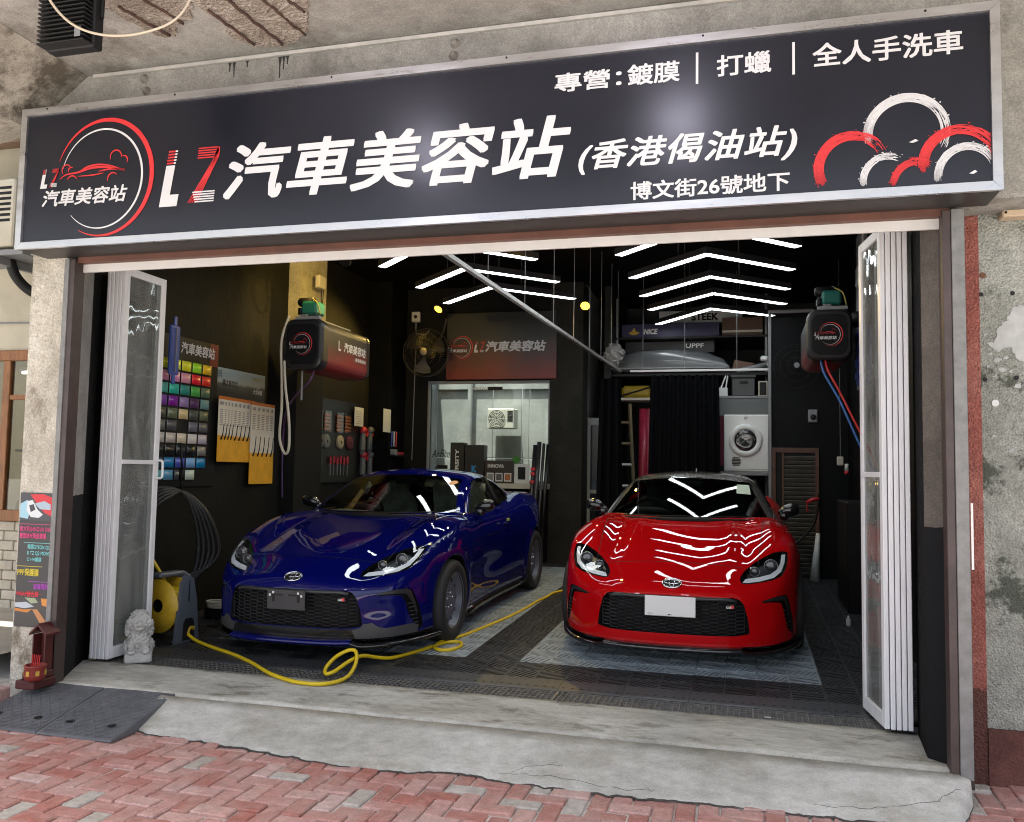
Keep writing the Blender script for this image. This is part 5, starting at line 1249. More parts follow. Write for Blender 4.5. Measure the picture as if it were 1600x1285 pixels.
def aged_wrap():
    m=D_.materials.new('drum_wrap');m.use_nodes=True;N=m.node_tree.nodes;L=m.node_tree.links;b=N['Principled BSDF'];b.inputs['Roughness'].default_value=.45
    g=N.new('ShaderNodeNewGeometry');s=N.new('ShaderNodeSeparateXYZ');L.new(g.outputs['Position'],s.inputs[0]);n=N.new('ShaderNodeTexNoise');n.inputs['Scale'].default_value=6;n.inputs['Detail'].default_value=6;L.new(g.outputs['Position'],n.inputs['Vector'])
    a=N.new('ShaderNodeMath');a.operation='MULTIPLY_ADD';a.inputs[1].default_value=-.22;L.new(n.outputs[0],a.inputs[0]);L.new(s.outputs[2],a.inputs[2])
    mr=N.new('ShaderNodeMapRange');mr.inputs['From Min'].default_value=2.26;mr.inputs['From Max'].default_value=2.48;L.new(a.outputs[0],mr.inputs[0])
    r=N.new('ShaderNodeValToRGB');r.color_ramp.elements[0].color=(.22,.018,.022,1);r.color_ramp.elements[1].color=(.030,.028,.026,1);L.new(mr.outputs[0],r.inputs[0]);L.new(r.outputs[0],b.inputs['Base Color']);return m
tl_=drum(-4.335,-3.925,7.45,8.55,2.275,2.76,'black and red hose drum mounted high on the left wall','left')
lettering('drum_lettering','汽車美容站',(-3.9225,7.92,2.50),(0,1,0),(0,0,1),.52,.10,WHT,tl_,.02,.15);lettering('drum_lettering','L',(-3.9225,7.80,2.50),(0,1,0),(0,0,1),.05,.10,WHT,tl_,.03);lettering('drum_lettering','(香港偈油站)',(-3.9225,8.18,2.43),(0,1,0),(0,0,1),.26,.045,WHT,tl_,.02,.15)
tr_=drum(.548,.93,8.25,9.25,2.385,2.85,'black hose drum mounted high on the right side','right')
t=thing('hanging_hose','cream hose hanging in a long loop under the left drum','hose',(-4.2,7.4,1.45))
MB().tube(spline([(-4.29,7.46,2.80),(-4.34,7.42,2.55),(-4.30,7.38,2.2),(-4.26,7.33,1.9),(-4.26,7.31,1.62),(-4.21,7.30,1.48),(-4.17,7.30,1.46),(-4.15,7.30,1.55),(-4.17,7.31,1.8),(-4.24,7.35,2.1),(-4.29,7.40,2.35)],8),.013,8).obj('run',CREAM,t,True)
t=thing('purple_hose','thin purple hose sagging from the left drum towards the wall','hose',(-4.3,7.5,1.8))
MB().tube(spline([(-4.05,7.55,2.27),(-4.10,7.55,2.16),(-4.28,7.65,2.05),(-4.55,7.95,1.93),(-4.73,8.20,1.78),(-4.77,8.26,1.35),(-4.76,8.27,1.0)],8),.011,8).obj('run',M('purple_rubber',(.10,.045,.13),.45),t,True)
MB().cyl((-4.16,7.52,2.27),(-4.16,7.52,1.98),.010,8).obj('drain_pipe',GRY,t)
for nm,col,off,lab in (('red_hose',(.55,.02,.025),0,'red air hose sagging from the right drum'),('blue_hose',(.03,.12,.36),1,'blue air hose sagging from the right drum')):
    t=thing(nm,lab,'hose',(.9,8.3,1.4))
    P=[(.70-.04*off,8.28,2.39),(.72-.03*off,8.2,2.28-.03*off),(.80,8.05,2.08-.08*off),(.88,7.9,1.86-.1*off),(.96,7.8,1.66-.12*off),(1.04,7.7,1.45-.1*off),(1.09,7.6,1.2-.1*off),(1.10,7.5,.9)]
    MB().tube(spline(P,8),.010,8).obj('run',M(nm+'_rubber',col,.4),t,True)
t=thing('blue_dispenser','tall blue plastic canister with dark cap on the right wall','canister',(1.1,8.75,2.2))
mb=MB();mb.box((1.03,8.62,2.20),(1.148,8.86,2.76),.02)
for k in range(4): mb.box((1.018,8.64,2.26+.12*k),(1.0295,8.84,2.33+.12*k),.004)
mb.obj('body',BLU,t);mb=MB();mb.lathe([(.04,2.76),(.10,2.77),(.10,2.86),(.085,2.90),(.001,2.90)],(1.07,8.74,0),'z',20);mb.obj('cap',DBLK,t,True);MB().box((1.022,8.69,2.80),(1.028+.0,8.75,2.83)).obj('yellow_tag',RY,t)
# conduit and boxes at the upper right
t=thing('conduit_board','grey cable trunking with switch boxes high on the right wall','trunking',(1.12,7.6,2.6))
MB().box((1.085,8.9,2.2),(1.148,9.25,3.75),.004).obj('trunk',GRY,t);MB().box((1.04,8.72,3.18),(1.148,8.92,3.36),.008).obj('switch_box',WPL,t);MB().cyl((1.10,8.80,3.36),(1.10,8.80,3.75),.012,8).obj('conduit',WPL,t)
# ================================================================ left rear: socket, fan, tool panel, inner sign
t=thing('wall_socket','cream socket box on the bare pilaster above the left drum','socket',(-4.55,8.45,3.3));MB().box((-4.559,8.45,3.30),(-4.50,8.60,3.44),.008).obj('plate',CREAM,t);MB().tube(spline([(-4.51,8.52,3.30),(-4.50,8.5,3.18),(-4.52,8.55,3.05),(-4.54,8.6,3.1),(-4.53,8.6,3.3)],6),.005,6).obj('lead',DBLK,t,True)
t=thing('isolator_switch','small white isolator switch beside the cage fan','switch',(-4.30,10.9,3.3));MB().box((-4.42,10.94,3.34),(-4.30,10.995,3.48),.008).obj('plate',WPL,t);MB().lathe([(.001,-.012),(.022,-.012),(.025,0)],(-4.36,10.94,3.41),'y',14).obj('knob',DBLK,t)
MB().tube(spline([(-4.36,10.95,3.34),(-4.34,10.93,3.20),(-4.20,10.85,3.14),(-4.08,10.75,3.18)],6),.007,6).obj('lead',GRY,t,True);MB().cyl((-4.36,10.985,3.34),(-4.38,10.985,1.45),.006,6).obj('conduit',GRY,t)
fc=V3(-4.05,10.55,2.86)
t=thing('cage_fan','dusty wire cage fan on the rear wall left of the inner sign','fan',tuple(fc-V3(0,0,.30)))
WIRE=M('dusty_wire',(.045,.04,.03),.5,.5);R=.315
mb=MB()
for k in range(56):
    a=2*math.pi*k/56;P=[fc+V3(.05*math.cos(a),-.085,.05*math.sin(a)),fc+V3(.17*math.cos(a+.1),-.075,.17*math.sin(a+.1)),fc+V3(.29*math.cos(a+.2),-.045,.29*math.sin(a+.2)),fc+V3(R*math.cos(a+.22),-.005,R*math.sin(a+.22))];mb.tube(P,.0016,4,caps=False)
mb.obj('spokes',WIRE,t)
for rr,yy,tk in ((R,-.005,.006),(.24,-.06,.002),(.17,-.075,.002),(.10,-.083,.002),(R,.06,.005)):
    th=np.linspace(0,2*np.pi,44,endpoint=False);MB().tube(np.stack([fc[0]+rr*np.cos(th),np.full(44,fc[1]+yy),fc[2]+rr*np.sin(th)],1),tk,6,closed=True).obj('ring',WIRE,t,True)
MB().lathe([(.001,-.09),(.035,-.09),(.05,-.083),(.05,-.078)],fc,'y',20).obj('badge',M('fan_badge',(.22,.18,.12),.4),t,True)
BL=M('fan_blade',(.018,.017,.015),.5)
for k in range(3):
    a=2*math.pi*k/3+.4;P=[]
    for rr in np.linspace(.04,.28,7):
        for j,da in enumerate(np.linspace(-.42,.42,5)): P.append(fc+V3(rr*math.cos(a+da*min(1,rr*5)),-.03+.05*da,rr*math.sin(a+da*min(1,rr*5))))
    mobj('blade',P,[(i*5+j,i*5+j+1,(i+1)*5+j+1,(i+1)*5+j) for i in range(6) for j in range(4)],BL,t,True)
mb=MB();mb.tube([fc+V3(0,.02,0),fc+V3(0,.20,0)],[.075,.06],16);mb.obj('motor',DBLK,t,True);MB().tube(spline([fc+V3(0,.15,0),fc+V3(.03,.3,.1),fc+V3(.1,.4,.35),fc+V3(.14,.40,.52)],6),.018,8).obj('bracket',BROWN,t,True)
IS=thing('inner_sign','red and black shop sign on the rear wall above the office window','sign',(-3.13,10.9,2.53))
m=D_.materials.new('inner_sign_print');m.use_nodes=True;N=m.node_tree.nodes;L=m.node_tree.links;b=N['Principled BSDF'];b.inputs['Roughness'].default_value=.4;MAT['inner_sign_print']=m
g=N.new('ShaderNodeNewGeometry');s=N.new('ShaderNodeSeparateXYZ');L.new(g.outputs['Position'],s.inputs[0]);n=N.new('ShaderNodeTexNoise');n.inputs['Scale'].default_value=3;n.inputs['Detail'].default_value=7;L.new(g.outputs['Position'],n.inputs['Vector'])
a=N.new('ShaderNodeMath');a.operation='MULTIPLY_ADD';a.inputs[1].default_value=-.55;L.new(n.outputs[0],a.inputs[0]);L.new(s.outputs[2],a.inputs[2])
mr=N.new('ShaderNodeMapRange');mr.inputs['From Min'].default_value=2.35;mr.inputs['From Max'].default_value=2.80;L.new(a.outputs[0],mr.inputs[0])
r=N.new('ShaderNodeValToRGB');r.color_ramp.elements[0].color=(.17,.018,.014,1);r.color_ramp.elements[1].color=(.028,.030,.028,1);q=r.color_ramp.elements.new(.5);q.color=(.085,.022,.016,1);L.new(mr.outputs[0],r.inputs[0]);L.new(r.outputs[0],b.inputs['Base Color'])
MB().box((-3.885,10.90,2.535),(-2.372,10.93,3.43),.003).obj('panel',m,IS)
lettering('sign_lettering','汽車美容站',(-3.34,10.898,2.90),(1,0,0),(0,0,1),.83,.145,WHT,IS,.03,.2)
_sy=TY
def _mini():
    logo(IS,-3.68,2.97,.42,10.8985)
    big_L(-3.50,2.895,.055,.15,10.8985,IS);big_Z(-3.43,2.895,.07,.15,10.8985,IS)
_mini()
# frame of the office window with its glass
t=thing('office_window','wide window in the rear wall looking into a pale light well','window',(-3.31,11.0,1.17))
for lo,hi in (((-4.17,10.985,2.485),(-2.46,11.03,2.525)),((-4.17,10.985,1.165),(-2.46,11.06,1.20)),((-4.17,10.985,1.2005),(-4.14,11.03,2.4845)),((-2.49,10.985,1.2005),(-2.46,11.03,2.4845))): MB().box(lo,hi,.003).obj('frame',GRY,t)
MB().box((-4.1395,11.005,1.2005),(-2.4905,11.011,2.4845)).obj('pane',glass('office_glass',(.86,.90,.86)),t)
lettering('glass_lettering','INNOVA',(-3.55,11.003,2.40),(1,0,0),(0,0,1),.22,.045,WPL,t,.03);MB().box((-3.325,11.0025,2.40),(-3.12,11.0045,2.445)).obj('glass_strip',DBLK,t)
lettering('glass_lettering','AirFilm',(-4.10,11.003,1.49),(1,0,0),(0,0,1),.26,.11,DBLK,t,.0,.5);MB().box((-4.02,11.0025,1.34),(-3.87,11.0045,1.39)).obj('glass_strip',DBLK,t)
# light well contents
t=thing('panelled_wall','pale panelled wall at the back of the light well','wall',(-3.4,13.2,0))
for i,(x0,x1) in enumerate(((-4.84,-4.30),(-4.29,-3.90),(-3.89,-3.42),(-3.41,-3.30),(-3.29,-2.85),(-2.84,-2.15))):
    for (z0,z1) in ((.03,1.52),(1.53,2.70)): MB().box((x0,13.2,z0),(x1,13.23,z1),.006).obj('panel',LW,t)
MB().box((-4.84,13.16,2.62),(-2.15,13.1995,2.72),.004).obj('top_rail',LW,t);MB().cyl((-4.25,13.1,0.03),(-4.25,13.1,2.9),.04,10).obj('downpipe',LW,t)
t=thing('roller_shutter','grey roller shutter on the left side of the light well','shutter',(-4.8,12.2,0))
sl=MB().box((-4.848,11.75,-.042),(-4.825,12.95,.042),.008).obj('slat',M('shutter_grey',(.19,.20,.18),.6,var=.2,vs=6),t,local=True)
sl.location=(0+4.8,-12.2,.05)
for k in range(1,30): inst(sl,t,loc=(4.8,-12.2,.05+.088*k))
def ac_unit(x0,x1,y0,y1,z0,z1,label,mat):
    t=thing('air_conditioner',label,'air conditioner',((x0+x1)/2,(y0+y1)/2,z0));w=x1-x0;h=z1-z0
    MB().box((x0,y0,z0),(x1,y1,z1),.012).obj('casing',mat,t)
    c=V3(x0+w*.36,y0,z0+h*.5);r=h*.44
    mb=MB();mb.lathe([(.001,-.001),(r,-.001),(r,-.0005)],c,'y',28);mb.obj('fan_opening',M('fan_dark',(.10,.085,.06),.7),t)
    mb=MB()
    for k in range(1,7):
        th=np.linspace(0,2*np.pi,28,endpoint=False);mb.tube(np.stack([c[0]+r*k/6*np.cos(th),np.full(28,y0-.010),c[2]+r*k/6*np.sin(th)],1),.0035,4,closed=True)
    for k in range(10): a=2*math.pi*k/10;mb.tube([c+V3(.02*math.cos(a),-.010,.02*math.sin(a)),c+V3(r*math.cos(a),-.010,r*math.sin(a))],.003,4)
    mb.obj('fan_guard',mat,t)
    for k in range(7): MB().box((x0+w*.76,y0-.004,z0+h*(.36+.08*k)),(x0+w*.96,y0-.0005,z0+h*(.40+.08*k))).obj('vent_slot',DBLK,t)
    return t
ac_unit(-3.885,-3.455,12.85,13.1,1.98,2.29,'white air-conditioner condenser inside the light well',M('ac_white',(.50,.50,.44),.5,var=.1,vs=5))
# shelf of boxes behind and before the office glass
t=thing('display_shelf','dark ledge under the office window holding boxes','shelf',(-3.3,10.9,1.14));MB().box((-4.10,10.76,1.10),(-2.44,10.984,1.165),.004).obj('board',CREAM,t)
BXB=M('box_black_card',(.016,.016,.016),.5)
t=thing('carton','black carton with vertical white lettering on the office ledge','box',(-3.67,10.85,1.166));MB().box((-3.765,10.80,1.166),(-3.575,10.95,1.69),.004).obj('body',BXB,t);lettering('carton_lettering','IVERSITY',(-3.645,10.7985,1.20),(0,0,1),(-1,0,0),.40,.05,WPL,t,.03)
t=thing('carton','black carton with a blue arrow mark on the office ledge','box',(-3.43,10.85,1.166));MB().box((-3.565,10.81,1.166),(-3.30,10.96,1.66),.004).obj('body',BXB,t);lettering('carton_mark','K',(-3.47,10.8085,1.30),(1,0,0),(0,0,1),.07,.09,M('mark_blue',(.03,.22,.5),.5),t,.05)
t=thing('carton','brown-black product box with three pictures on the office ledge','box',(-3.1,10.85,1.166));MB().box((-3.29,10.82,1.166),(-2.905,10.94,1.46),.004).obj('body',M('box_brown',(.035,.026,.02),.5),t);lettering('carton_lettering','INNOVA',(-3.25,10.8185,1.365),(1,0,0),(0,0,1),.22,.05,WPL,t,.03)
for k,(c,c2) in enumerate((((.25,.27,.25),(.3,.3,.28)),((.10,.10,.11),(.2,.18,.17)),((.42,.14,.04),(.3,.1,.05)))): MB().box((-3.262+.118*k,10.8175,1.19),(-3.165+.118*k,10.8195,1.30)).obj('picture_border',WPL,t);MB().box((-3.25+.118*k,10.8165,1.205),(-3.177+.118*k,10.8174,1.285)).obj('picture',M('pic_%d'%k,c,.5),t)
t=thing('display_card','white framed card with green leaf at the end of the office ledge','card',(-2.83,10.87,1.166));MB().box((-2.90,10.85,1.166),(-2.70,10.87,1.42),.003).obj('sheet',WPL,t);MB().box((-2.85,10.847,1.22),(-2.75,10.8495,1.38)).obj('picture',DBLK,t)
mb=MB()
for k in range(14): a=random.uniform(-.7,.7);c=V3(-2.88+.02*random.random(),10.84,1.42);e=c+V3(.09*math.sin(a),-.02*random.random(),.11*math.cos(a));n_=V3(.018,0,.006);mb.add([c,(c+e)/2+n_,e,(c+e)/2-n_],[(0,1,2,3)])
mb.obj('leaf_sprig',M('leaf_green',(.06,.22,.03),.5),t)
# rods and poles standing right of the office window
for i,(x,r,c,h,lab) in enumerate(((-2.60,.026,(.025,.025,.027),1.66,'black pole with red joints leaning by the rear pier'),(-2.545,.030,(.04,.042,.045),1.70,'thick grey pole standing by the rear pier'),(-2.485,.020,(.05,.05,.055),1.68,'slim grey pole standing by the rear pier'),(-2.43,.024,(.012,.012,.013),1.67,'black pole nearest the rear pier edge'))):
    t=thing('pole',lab,'pole',(x,10.5,zf(10.5)));MB().cyl((x-.02,10.45,zf(10.45)),(x+.03,10.62,h),r,12).obj('shaft',M('pole_%d'%i,c,.3,.3),t,True)
    if i==0:
        for z in (1.28,1.34,1.18,.85):
            f=(z-.14)/(h-.14);MB().cyl((x-.02+.05*f,10.45+.17*f,z),(x-.02+.05*f,10.45+.17*f,z+.035),r*1.35,12).obj('joint',REDP,t)
# tool panel on the left wall near the rear
TPN=thing('pegboard','black pegboard on the left wall behind the blue car','pegboard',(XL,9.9,1.2));MB().box((XL+.001,9.02,1.15),(XL+.02,10.23,2.15),.003).obj('board',M('board_black'),TPN)
PADO=M('pad_orange',(.42,.13,.045),.5,var=.3,vs=18,coat=.3)
for i,(y,lab) in enumerate(((9.06,'orange sponge packet at the near edge of the tool panel'),(9.24,'second orange sponge packet on the tool panel'),(9.56,'third orange sponge packet, left of the white sheets'),(9.79,'orange sponge packet touching the white sheets'))):
    t=thing('sponge_packet',lab,'packet',(XL+.03,y,1.76));w=.15 if i else .07
    mb=MB()
    for k in range(5): mb.box((XL+.022,y-w/2,1.765+.042*k),(XL+.05,y+w/2,1.80+.042*k),.012)
    mb.obj('sponges',PADO,t);MB().box((XL+.0505,y-w/2-.01,1.755),(XL+.054,y+w/2+.01,2.0)).obj('film',glass('film',(.9,.9,.9),.1),t)
for i,(y,z,w,h,lab) in enumerate(((10.06,1.86,.26,.24,'white printed sheet hanging left on the tool panel'),(10.36,1.80,.24,.30,'blank white sheet hanging right above the tool panel'))):
    t=thing('paper_sheet',lab,'paper',(XL+.05,y,z));MB().box((XL+.055 if i==0 else -4.49,y-w/2,z),(XL+.058 if i==0 else -4.487,y+w/2,z+h)).obj('sheet',M('paper_white',(.55,.57,.54),.7),t)
    if i==0:
        mb=MB()
        for k in range(6): mb.box((XL+.0582,y-w*.35,z+.03+.03*k),(XL+.0586,y+w*.3,z+.036+.03*k))
        mb.obj('printed_lines',GRY,t)
for i,(y,c,lab) in enumerate(((9.10,(.10,.10,.10),'dark polishing pad at the near edge of the tool panel'),(9.24,(.17,.19,.19),'grey round polishing pad on the tool panel'),(9.60,(.36,.31,.20),'cream round polishing pad on the tool panel'),(9.86,(.10,.015,.03),'maroon rimmed polishing pad on the tool panel'))):
    t=thing('polishing_pad',lab,'polishing pad',(XL+.03,y,1.54));MB().lathe([(.001,.03),(.07,.03),(.085,.022),(.085,0)],(XL+.021,y,1.64),'x',24).obj('foam',M('pad_%d'%i,c,.8,bump=.3,bs=90),t,True);MB().lathe([(.001,.002),(.016,.002),(.018,0)],(XL+.0515,y,1.64),'x',12).obj('hub',DBLK,t)
PR=M('polisher_red',(.45,.02,.03),.4);PGR=M('polisher_grey',(.13,.135,.13),.45)
def polisher(y,z,label,red,tail):
    t=thing('polisher',label,'polisher',(XL+.06,y,z-.18));x=XL+.07
    MB().tube(spline([(x,y+.02,z+.10),(x,y,z+.08),(x,y-.01,z),(x,y-.015,z-.14)],5),[.03]*5+[.036]*5+[.04]*6,10).obj('body',PGR,t,True)
    MB().tube([(x,y+.08,z+.12),(x,y+.02,z+.13),(x,y-.03,z+.09)],[.03,.045,.035],12).obj('head',PR if red else PGR,t,True)
    MB().box((x-.025,y-.04,z-.19),(x+.025,y+.015,z-.135),.01).obj('battery',tail,t);MB().lathe([(.001,-.01),(.05,-.01),(.055,0)],(x+.03,y+.05,z+.10),'x',16).obj('pad_disc',PR,t)
polisher(10.17,1.69,'red headed polisher, upper left of the four on the tool panel',True,PGR);polisher(10.38,1.70,'grey polisher, upper right of the four on the tool panel',False,PGR)
polisher(10.19,1.38,'red headed polisher, lower left of the four on the tool panel',True,DBLK);polisher(10.40,1.38,'pale based polisher, lower right of the four on the tool panel',False,M('polisher_teal',(.25,.35,.31),.5))
for k in range(6):
    t=thing('screwdriver','red handled screwdriver, %s from the left in the tool panel row'%ORD[k],'screwdriver',(XL+.03,9.35+.09*k,1.33),'red handled screwdrivers in a row')
    MB().cyl((XL+.04,9.35+.09*k,1.37+.012*(k%2)),(XL+.04,9.35+.09*k,1.46+.012*(k%2)),.016,8).obj('handle',PR,t);MB().cyl((XL+.04,9.35+.09*k,1.37),(XL+.04,9.35+.09*k,1.24),.005,6).obj('shaft',GRY,t)
for k,(c,lab) in enumerate((((.05,.1,.4),'blue pen clipped right of the polishers'),((.6,.6,.6),'white pen clipped right of the polishers'),((.5,.03,.04),'red pen clipped right of the polishers'))):
    t=tag(MB().cyl((-4.485,10.52+.075*k,1.62),(-4.485,10.53+.075*k,1.82),.010,8).obj('pen',M('pen_%d'%k,c,.4)),lab,'pen')
t=thing('tool_shelf','small black tool shelf with red items right of the polishers','shelf',(-4.45,10.6,1.45));MB().box((-4.499,10.42,1.49),(-4.38,10.80,1.51),.003).obj('board',DBLK,t);MB().box((-4.47,10.55,1.5105),(-4.40,10.75,1.55),.006).obj('red_case',PR,t);MB().box((-4.47,10.44,1.5105),(-4.40,10.53,1.58),.006).obj('black_case',GRY,t)
for i,(y,lab) in enumerate(((10.0,'pale spray bottle behind the blue car, nearer one'),(10.5,'pale spray bottle behind the blue car, farther one'))):
    t=thing('spray_bottle',lab,'bottle',(-4.55,y,.9));x=-4.42 if i else -4.55;MB().lathe([(.001,.9),(.05,.9),(.052,.92),(.05,1.09),(.03,1.13),(.016,1.15),(.016,1.17),(.001,1.17)],(x,y,0),'z',16).obj('body',WPL,t,True);MB().box((x-.02,y-.05,1.17),(x+.02,y+.03,1.21),.008).obj('trigger',DBLK,t)
t=thing('work_cabinet','low black cabinet along the left wall behind the blue car','cabinet',(-4.6,9.8,0));MB().box((-4.798,9.2,.02),(-4.46,10.24,.895),.006).obj('carcass',DBLK,t);MB().box((-4.499,10.26,.02),(-4.34,10.80,.895),.006).obj('side_unit',DBLK,t)
# ================================================================ rails, curtains, laundry corner
RAIL=M('rail_metal',(.42,.41,.38),.35,.7)
t=thing('curtain_rail','long slanting curtain rail hung from the ceiling between the cars','rail',(-1.6,7.8,2.6));mb=MB();mb.box((-.014,-.014,-.012),(.014,.014,.012));
A=V3(-1.755,4.75,2.64);B=V3(-1.50,10.62,2.585);d=(B-A)/np.linalg.norm(B-A);n_=V3(d[1],-d[0],0);V=[]
for p in (A,B):
    for s_,z in ((-1,-1),(1,-1),(1,1),(-1,1)): V.append(p+n_*s_*.016+V3(0,0,z*.014))
mobj('track',V,[(0,1,5,4),(1,2,6,5),(2,3,7,6),(3,0,4,7),(3,2,1,0),(4,5,6,7)],RAIL,t)
for f in (.15,.3,.45,.58,.7,.8,.9,.97): p=A+(B-A)*f;MB().cyl(p+V3(0,0,.014),(p[0],p[1],ZC),.003,5).obj('drop_rod',GRY,t)
t=thing('curtain_rail','short white curtain rail across the right rear bay','rail',(-.5,10.7,2.59));MB().box((-1.385,10.68,2.58),(.285,10.71,2.606),.003).obj('track',WPL,t)
for x in (-1.23,-.72,-.1): MB().cyl((x,10.695,2.606),(x,10.695,ZC),.003,5).obj('drop_rod',GRY,t)
CUR=M('black_curtain',(.0035,.004,.0055),.85,spec=.08)
def curtain(label,a,b,z0,z1,folds,amp,scal=.0,flare=1.04):
    t=thing('curtain',label,'curtain',((a[0]+b[0])/2,(a[1]+b[1])/2,z0));n=folds*10+1;u=np.linspace(0,1,n);a=V3(*a,0);b=V3(*b,0);d=b-a;nn=V3(d[1],-d[0],0)/np.linalg.norm(d);rows=[]
    for j,v in enumerate(np.linspace(0,1,12)):
        f=1+(flare-1)*v;ph=np.sin(u*folds*2*np.pi)*amp*(.75+.4*v)+np.sin(u*folds*3.1+1.7)*amp*.25*v
        z=z1+(z0-z1)*v-(scal*(1-np.abs(np.sin(u*folds*np.pi)))*(1-v)**3)
        rows.append(a+((u-.5)*f+.5)[:,None]*d+ph[:,None]*nn+z[:,None]*V3(0,0,1))
    o=mobj('cloth',np.concatenate(rows),[(j*n+i,j*n+i+1,(j+1)*n+i+1,(j+1)*n+i) for j in range(11) for i in range(n-1)],CUR,t,True)
    return t
curtain('black pleated curtain hanging in the middle of the right rear bay',(-1.135,10.70),(-.31,10.70),.16,2.545,8,.035,.075,1.10)
curtain('narrow black curtain bunched at the end of the slanting rail',(-1.72,10.45),(-1.49,10.60),.15,2.50,3,.05,.02,1.5)
t=thing('tumble_dryer','white tumble dryer mounted above the floor in the rear bay','dryer',(.01,11.2,1.37))
DW=M('appliance_white',(.78,.80,.78),.35)
MB().box((-.258,11.02,1.372),(.276,11.5,2.075),.012).obj('cabinet',DW,t)
c=V3(.0,11.02,1.755)
MB().lathe([(.13,-.004),(.135,-.030),(.16,-.038),(.190,-.032),(.202,-.012),(.203,-.0005)],c,'y',40).obj('door_ring',DW,t,True)
MB().lathe([(.001,-.012),(.07,-.016),(.128,-.022),(.133,-.016)],c,'y',32).obj('door_glass',M('dryer_glass',(.025,.026,.027),.08,coat=1.),t,True)
mb=MB()
for k in range(3):
    th=np.linspace(.2,2.6,14);mb.tube(np.stack([c[0]+.02+(.03+.03*k)*np.cos(th),np.full(14,c[1]-.024),c[2]-.02+(.03+.03*k)*np.sin(th)],1),.004,5)
mb.obj('drum_ribs',GRY,t,True)
for k in range(6): MB().box((-.165+.002*abs(k-2.5)**2,11.012,1.445+.018*k),(-.055-.002*abs(k-2.5)**2,11.0195,1.455+.018*k)).obj('vent_slat',DBLK,t)
MB().lathe([(.001,-.018),(.02,-.018),(.024,0)],(.0,11.0195,2.045),'y',16).obj('dial',WPL,t,True)
MB().box((-.235,11.016,1.40),(.255,11.0195,1.404)).obj('seam',GRY,t)
t=thing('wall_shelf','grey shelf carrying the dryer in the rear bay','shelf',(0,11.2,1.32));MB().box((-.36,11.0,1.325),(.295,11.55,1.368),.004).obj('board',GRY,t)
t=thing('wall_panel','pink and grey panel on the wall behind the dryer','panel',(-.1,12.0,1.4))
for k,(x0,x1,c) in enumerate(((-.40,-.22,(.28,.05,.09)),(-.22,-.16,(.05,.04,.04)),(-.16,.06,(.24,.06,.08)),(.06,.36,(.03,.032,.032)))): MB().box((x0+.001,12.0,1.45),(x1,12.02,2.40),.002).obj('board',M('pinkboard_%d'%k,c,.6),t)
t=thing('storage_shelf','grey shelf over the dryer stacked with crates','shelf',(0,11.3,2.28));MB().box((-.34,11.05,2.28),(.30,11.6,2.31),.003).obj('board',GRY,t);MB().box((-.34,11.045,2.06),(.30,11.049,2.275),.002).obj('apron',M('shelf_apron',(.13,.145,.145),.6),t)
t=thing('storage_crate','dark grey storage crate on the shelf over the dryer','crate',(-.02,11.25,2.311));mb=MB();mb.box((-.165,11.10,2.311),(.115,11.45,2.54),.012);mb.obj('body',M('crate_grey',(.055,.06,.062),.5),t);MB().box((-.18,11.085,2.541),(.13,11.465,2.575),.008).obj('lid',M('crate_lid',(.035,.038,.04),.5),t);MB().box((-.07,11.096,2.46),(.03,11.0995,2.50),.001).obj('handle_slot',DBLK,t)
t=thing('picture_frame','small black and gold frame standing on the dryer shelf','frame',(.21,11.15,2.311));MB().box((.155,11.14,2.311),(.265,11.155,2.50),.002).obj('border',CREAM,t);MB().box((.168,11.136,2.325),(.252,11.1395,2.487)).obj('plate',DBLK,t)
t=thing('small_carton','small white carton beside the crate on the shelf','box',(-.26,11.2,2.311));MB().box((-.325,11.12,2.311),(-.215,11.26,2.42),.003).obj('body',WPL,t)
for k,(x,a) in enumerate(((-.30,.5),(-.24,.2))): MB().tube([(x,11.2,2.42),(x+.12*a,11.2,2.42+.16)],.010,6).obj('sticking_roll',WPL,t)
# upper stack: roof box, long cartons
RB=thing('roof_box','dark grey glossy car roof box stored high in the rear bay','roof box',(-.95,11.7,2.66));R=[];n=20
RBM=M('roof_box_grey',(.10,.105,.11),.3,coat=.4)
for k,(x,h) in enumerate(((-1.70,.10),(-1.66,.17),(-1.4,.22),(-.9,.235),(-.5,.20),(-.28,.12),(-.20,.03))):
    th=np.linspace(0,2*np.pi,n,endpoint=False);R.append(np.stack([np.full(n,x),11.75+.40*np.sign(np.cos(th))*np.abs(np.cos(th))**.5,2.70+np.where(np.sin(th)>0,h*1.2,.05)*np.sign(np.sin(th))*np.abs(np.sin(th))**.55],1))
mobj('shell',np.concatenate(R),[(i*n+q,i*n+(q+1)%n,(i+1)*n+(q+1)%n,(i+1)*n+q) for i in range(6) for q in range(n)]+[tuple(range(n-1,-1,-1))],RBM,RB,True)
MB().box((-1.72,11.335,2.695),(-.24,11.355,2.712),.003).obj('seam_trim',GRY,RB);MB().box((-1.5,11.6,2.60),(-1.46,11.9,2.648),.003).obj('support',GRY,RB)
t=thing('storage_rack','dark steel storage rack spanning the top of the rear bay','rack',(-.7,11.9,2.58));MB().box((-1.715,11.35,2.60),(.28,12.85,2.638),.004).obj('lower_deck',DBLK,t);MB().box((-1.715,11.6,3.13),(.28,12.85,3.16),.004).obj('upper_deck',DBLK,t)
for x in (-1.69,.26): MB().box((x-.015,11.62,.1),(x+.015,11.65,3.7)).obj('upright',GRY,t)
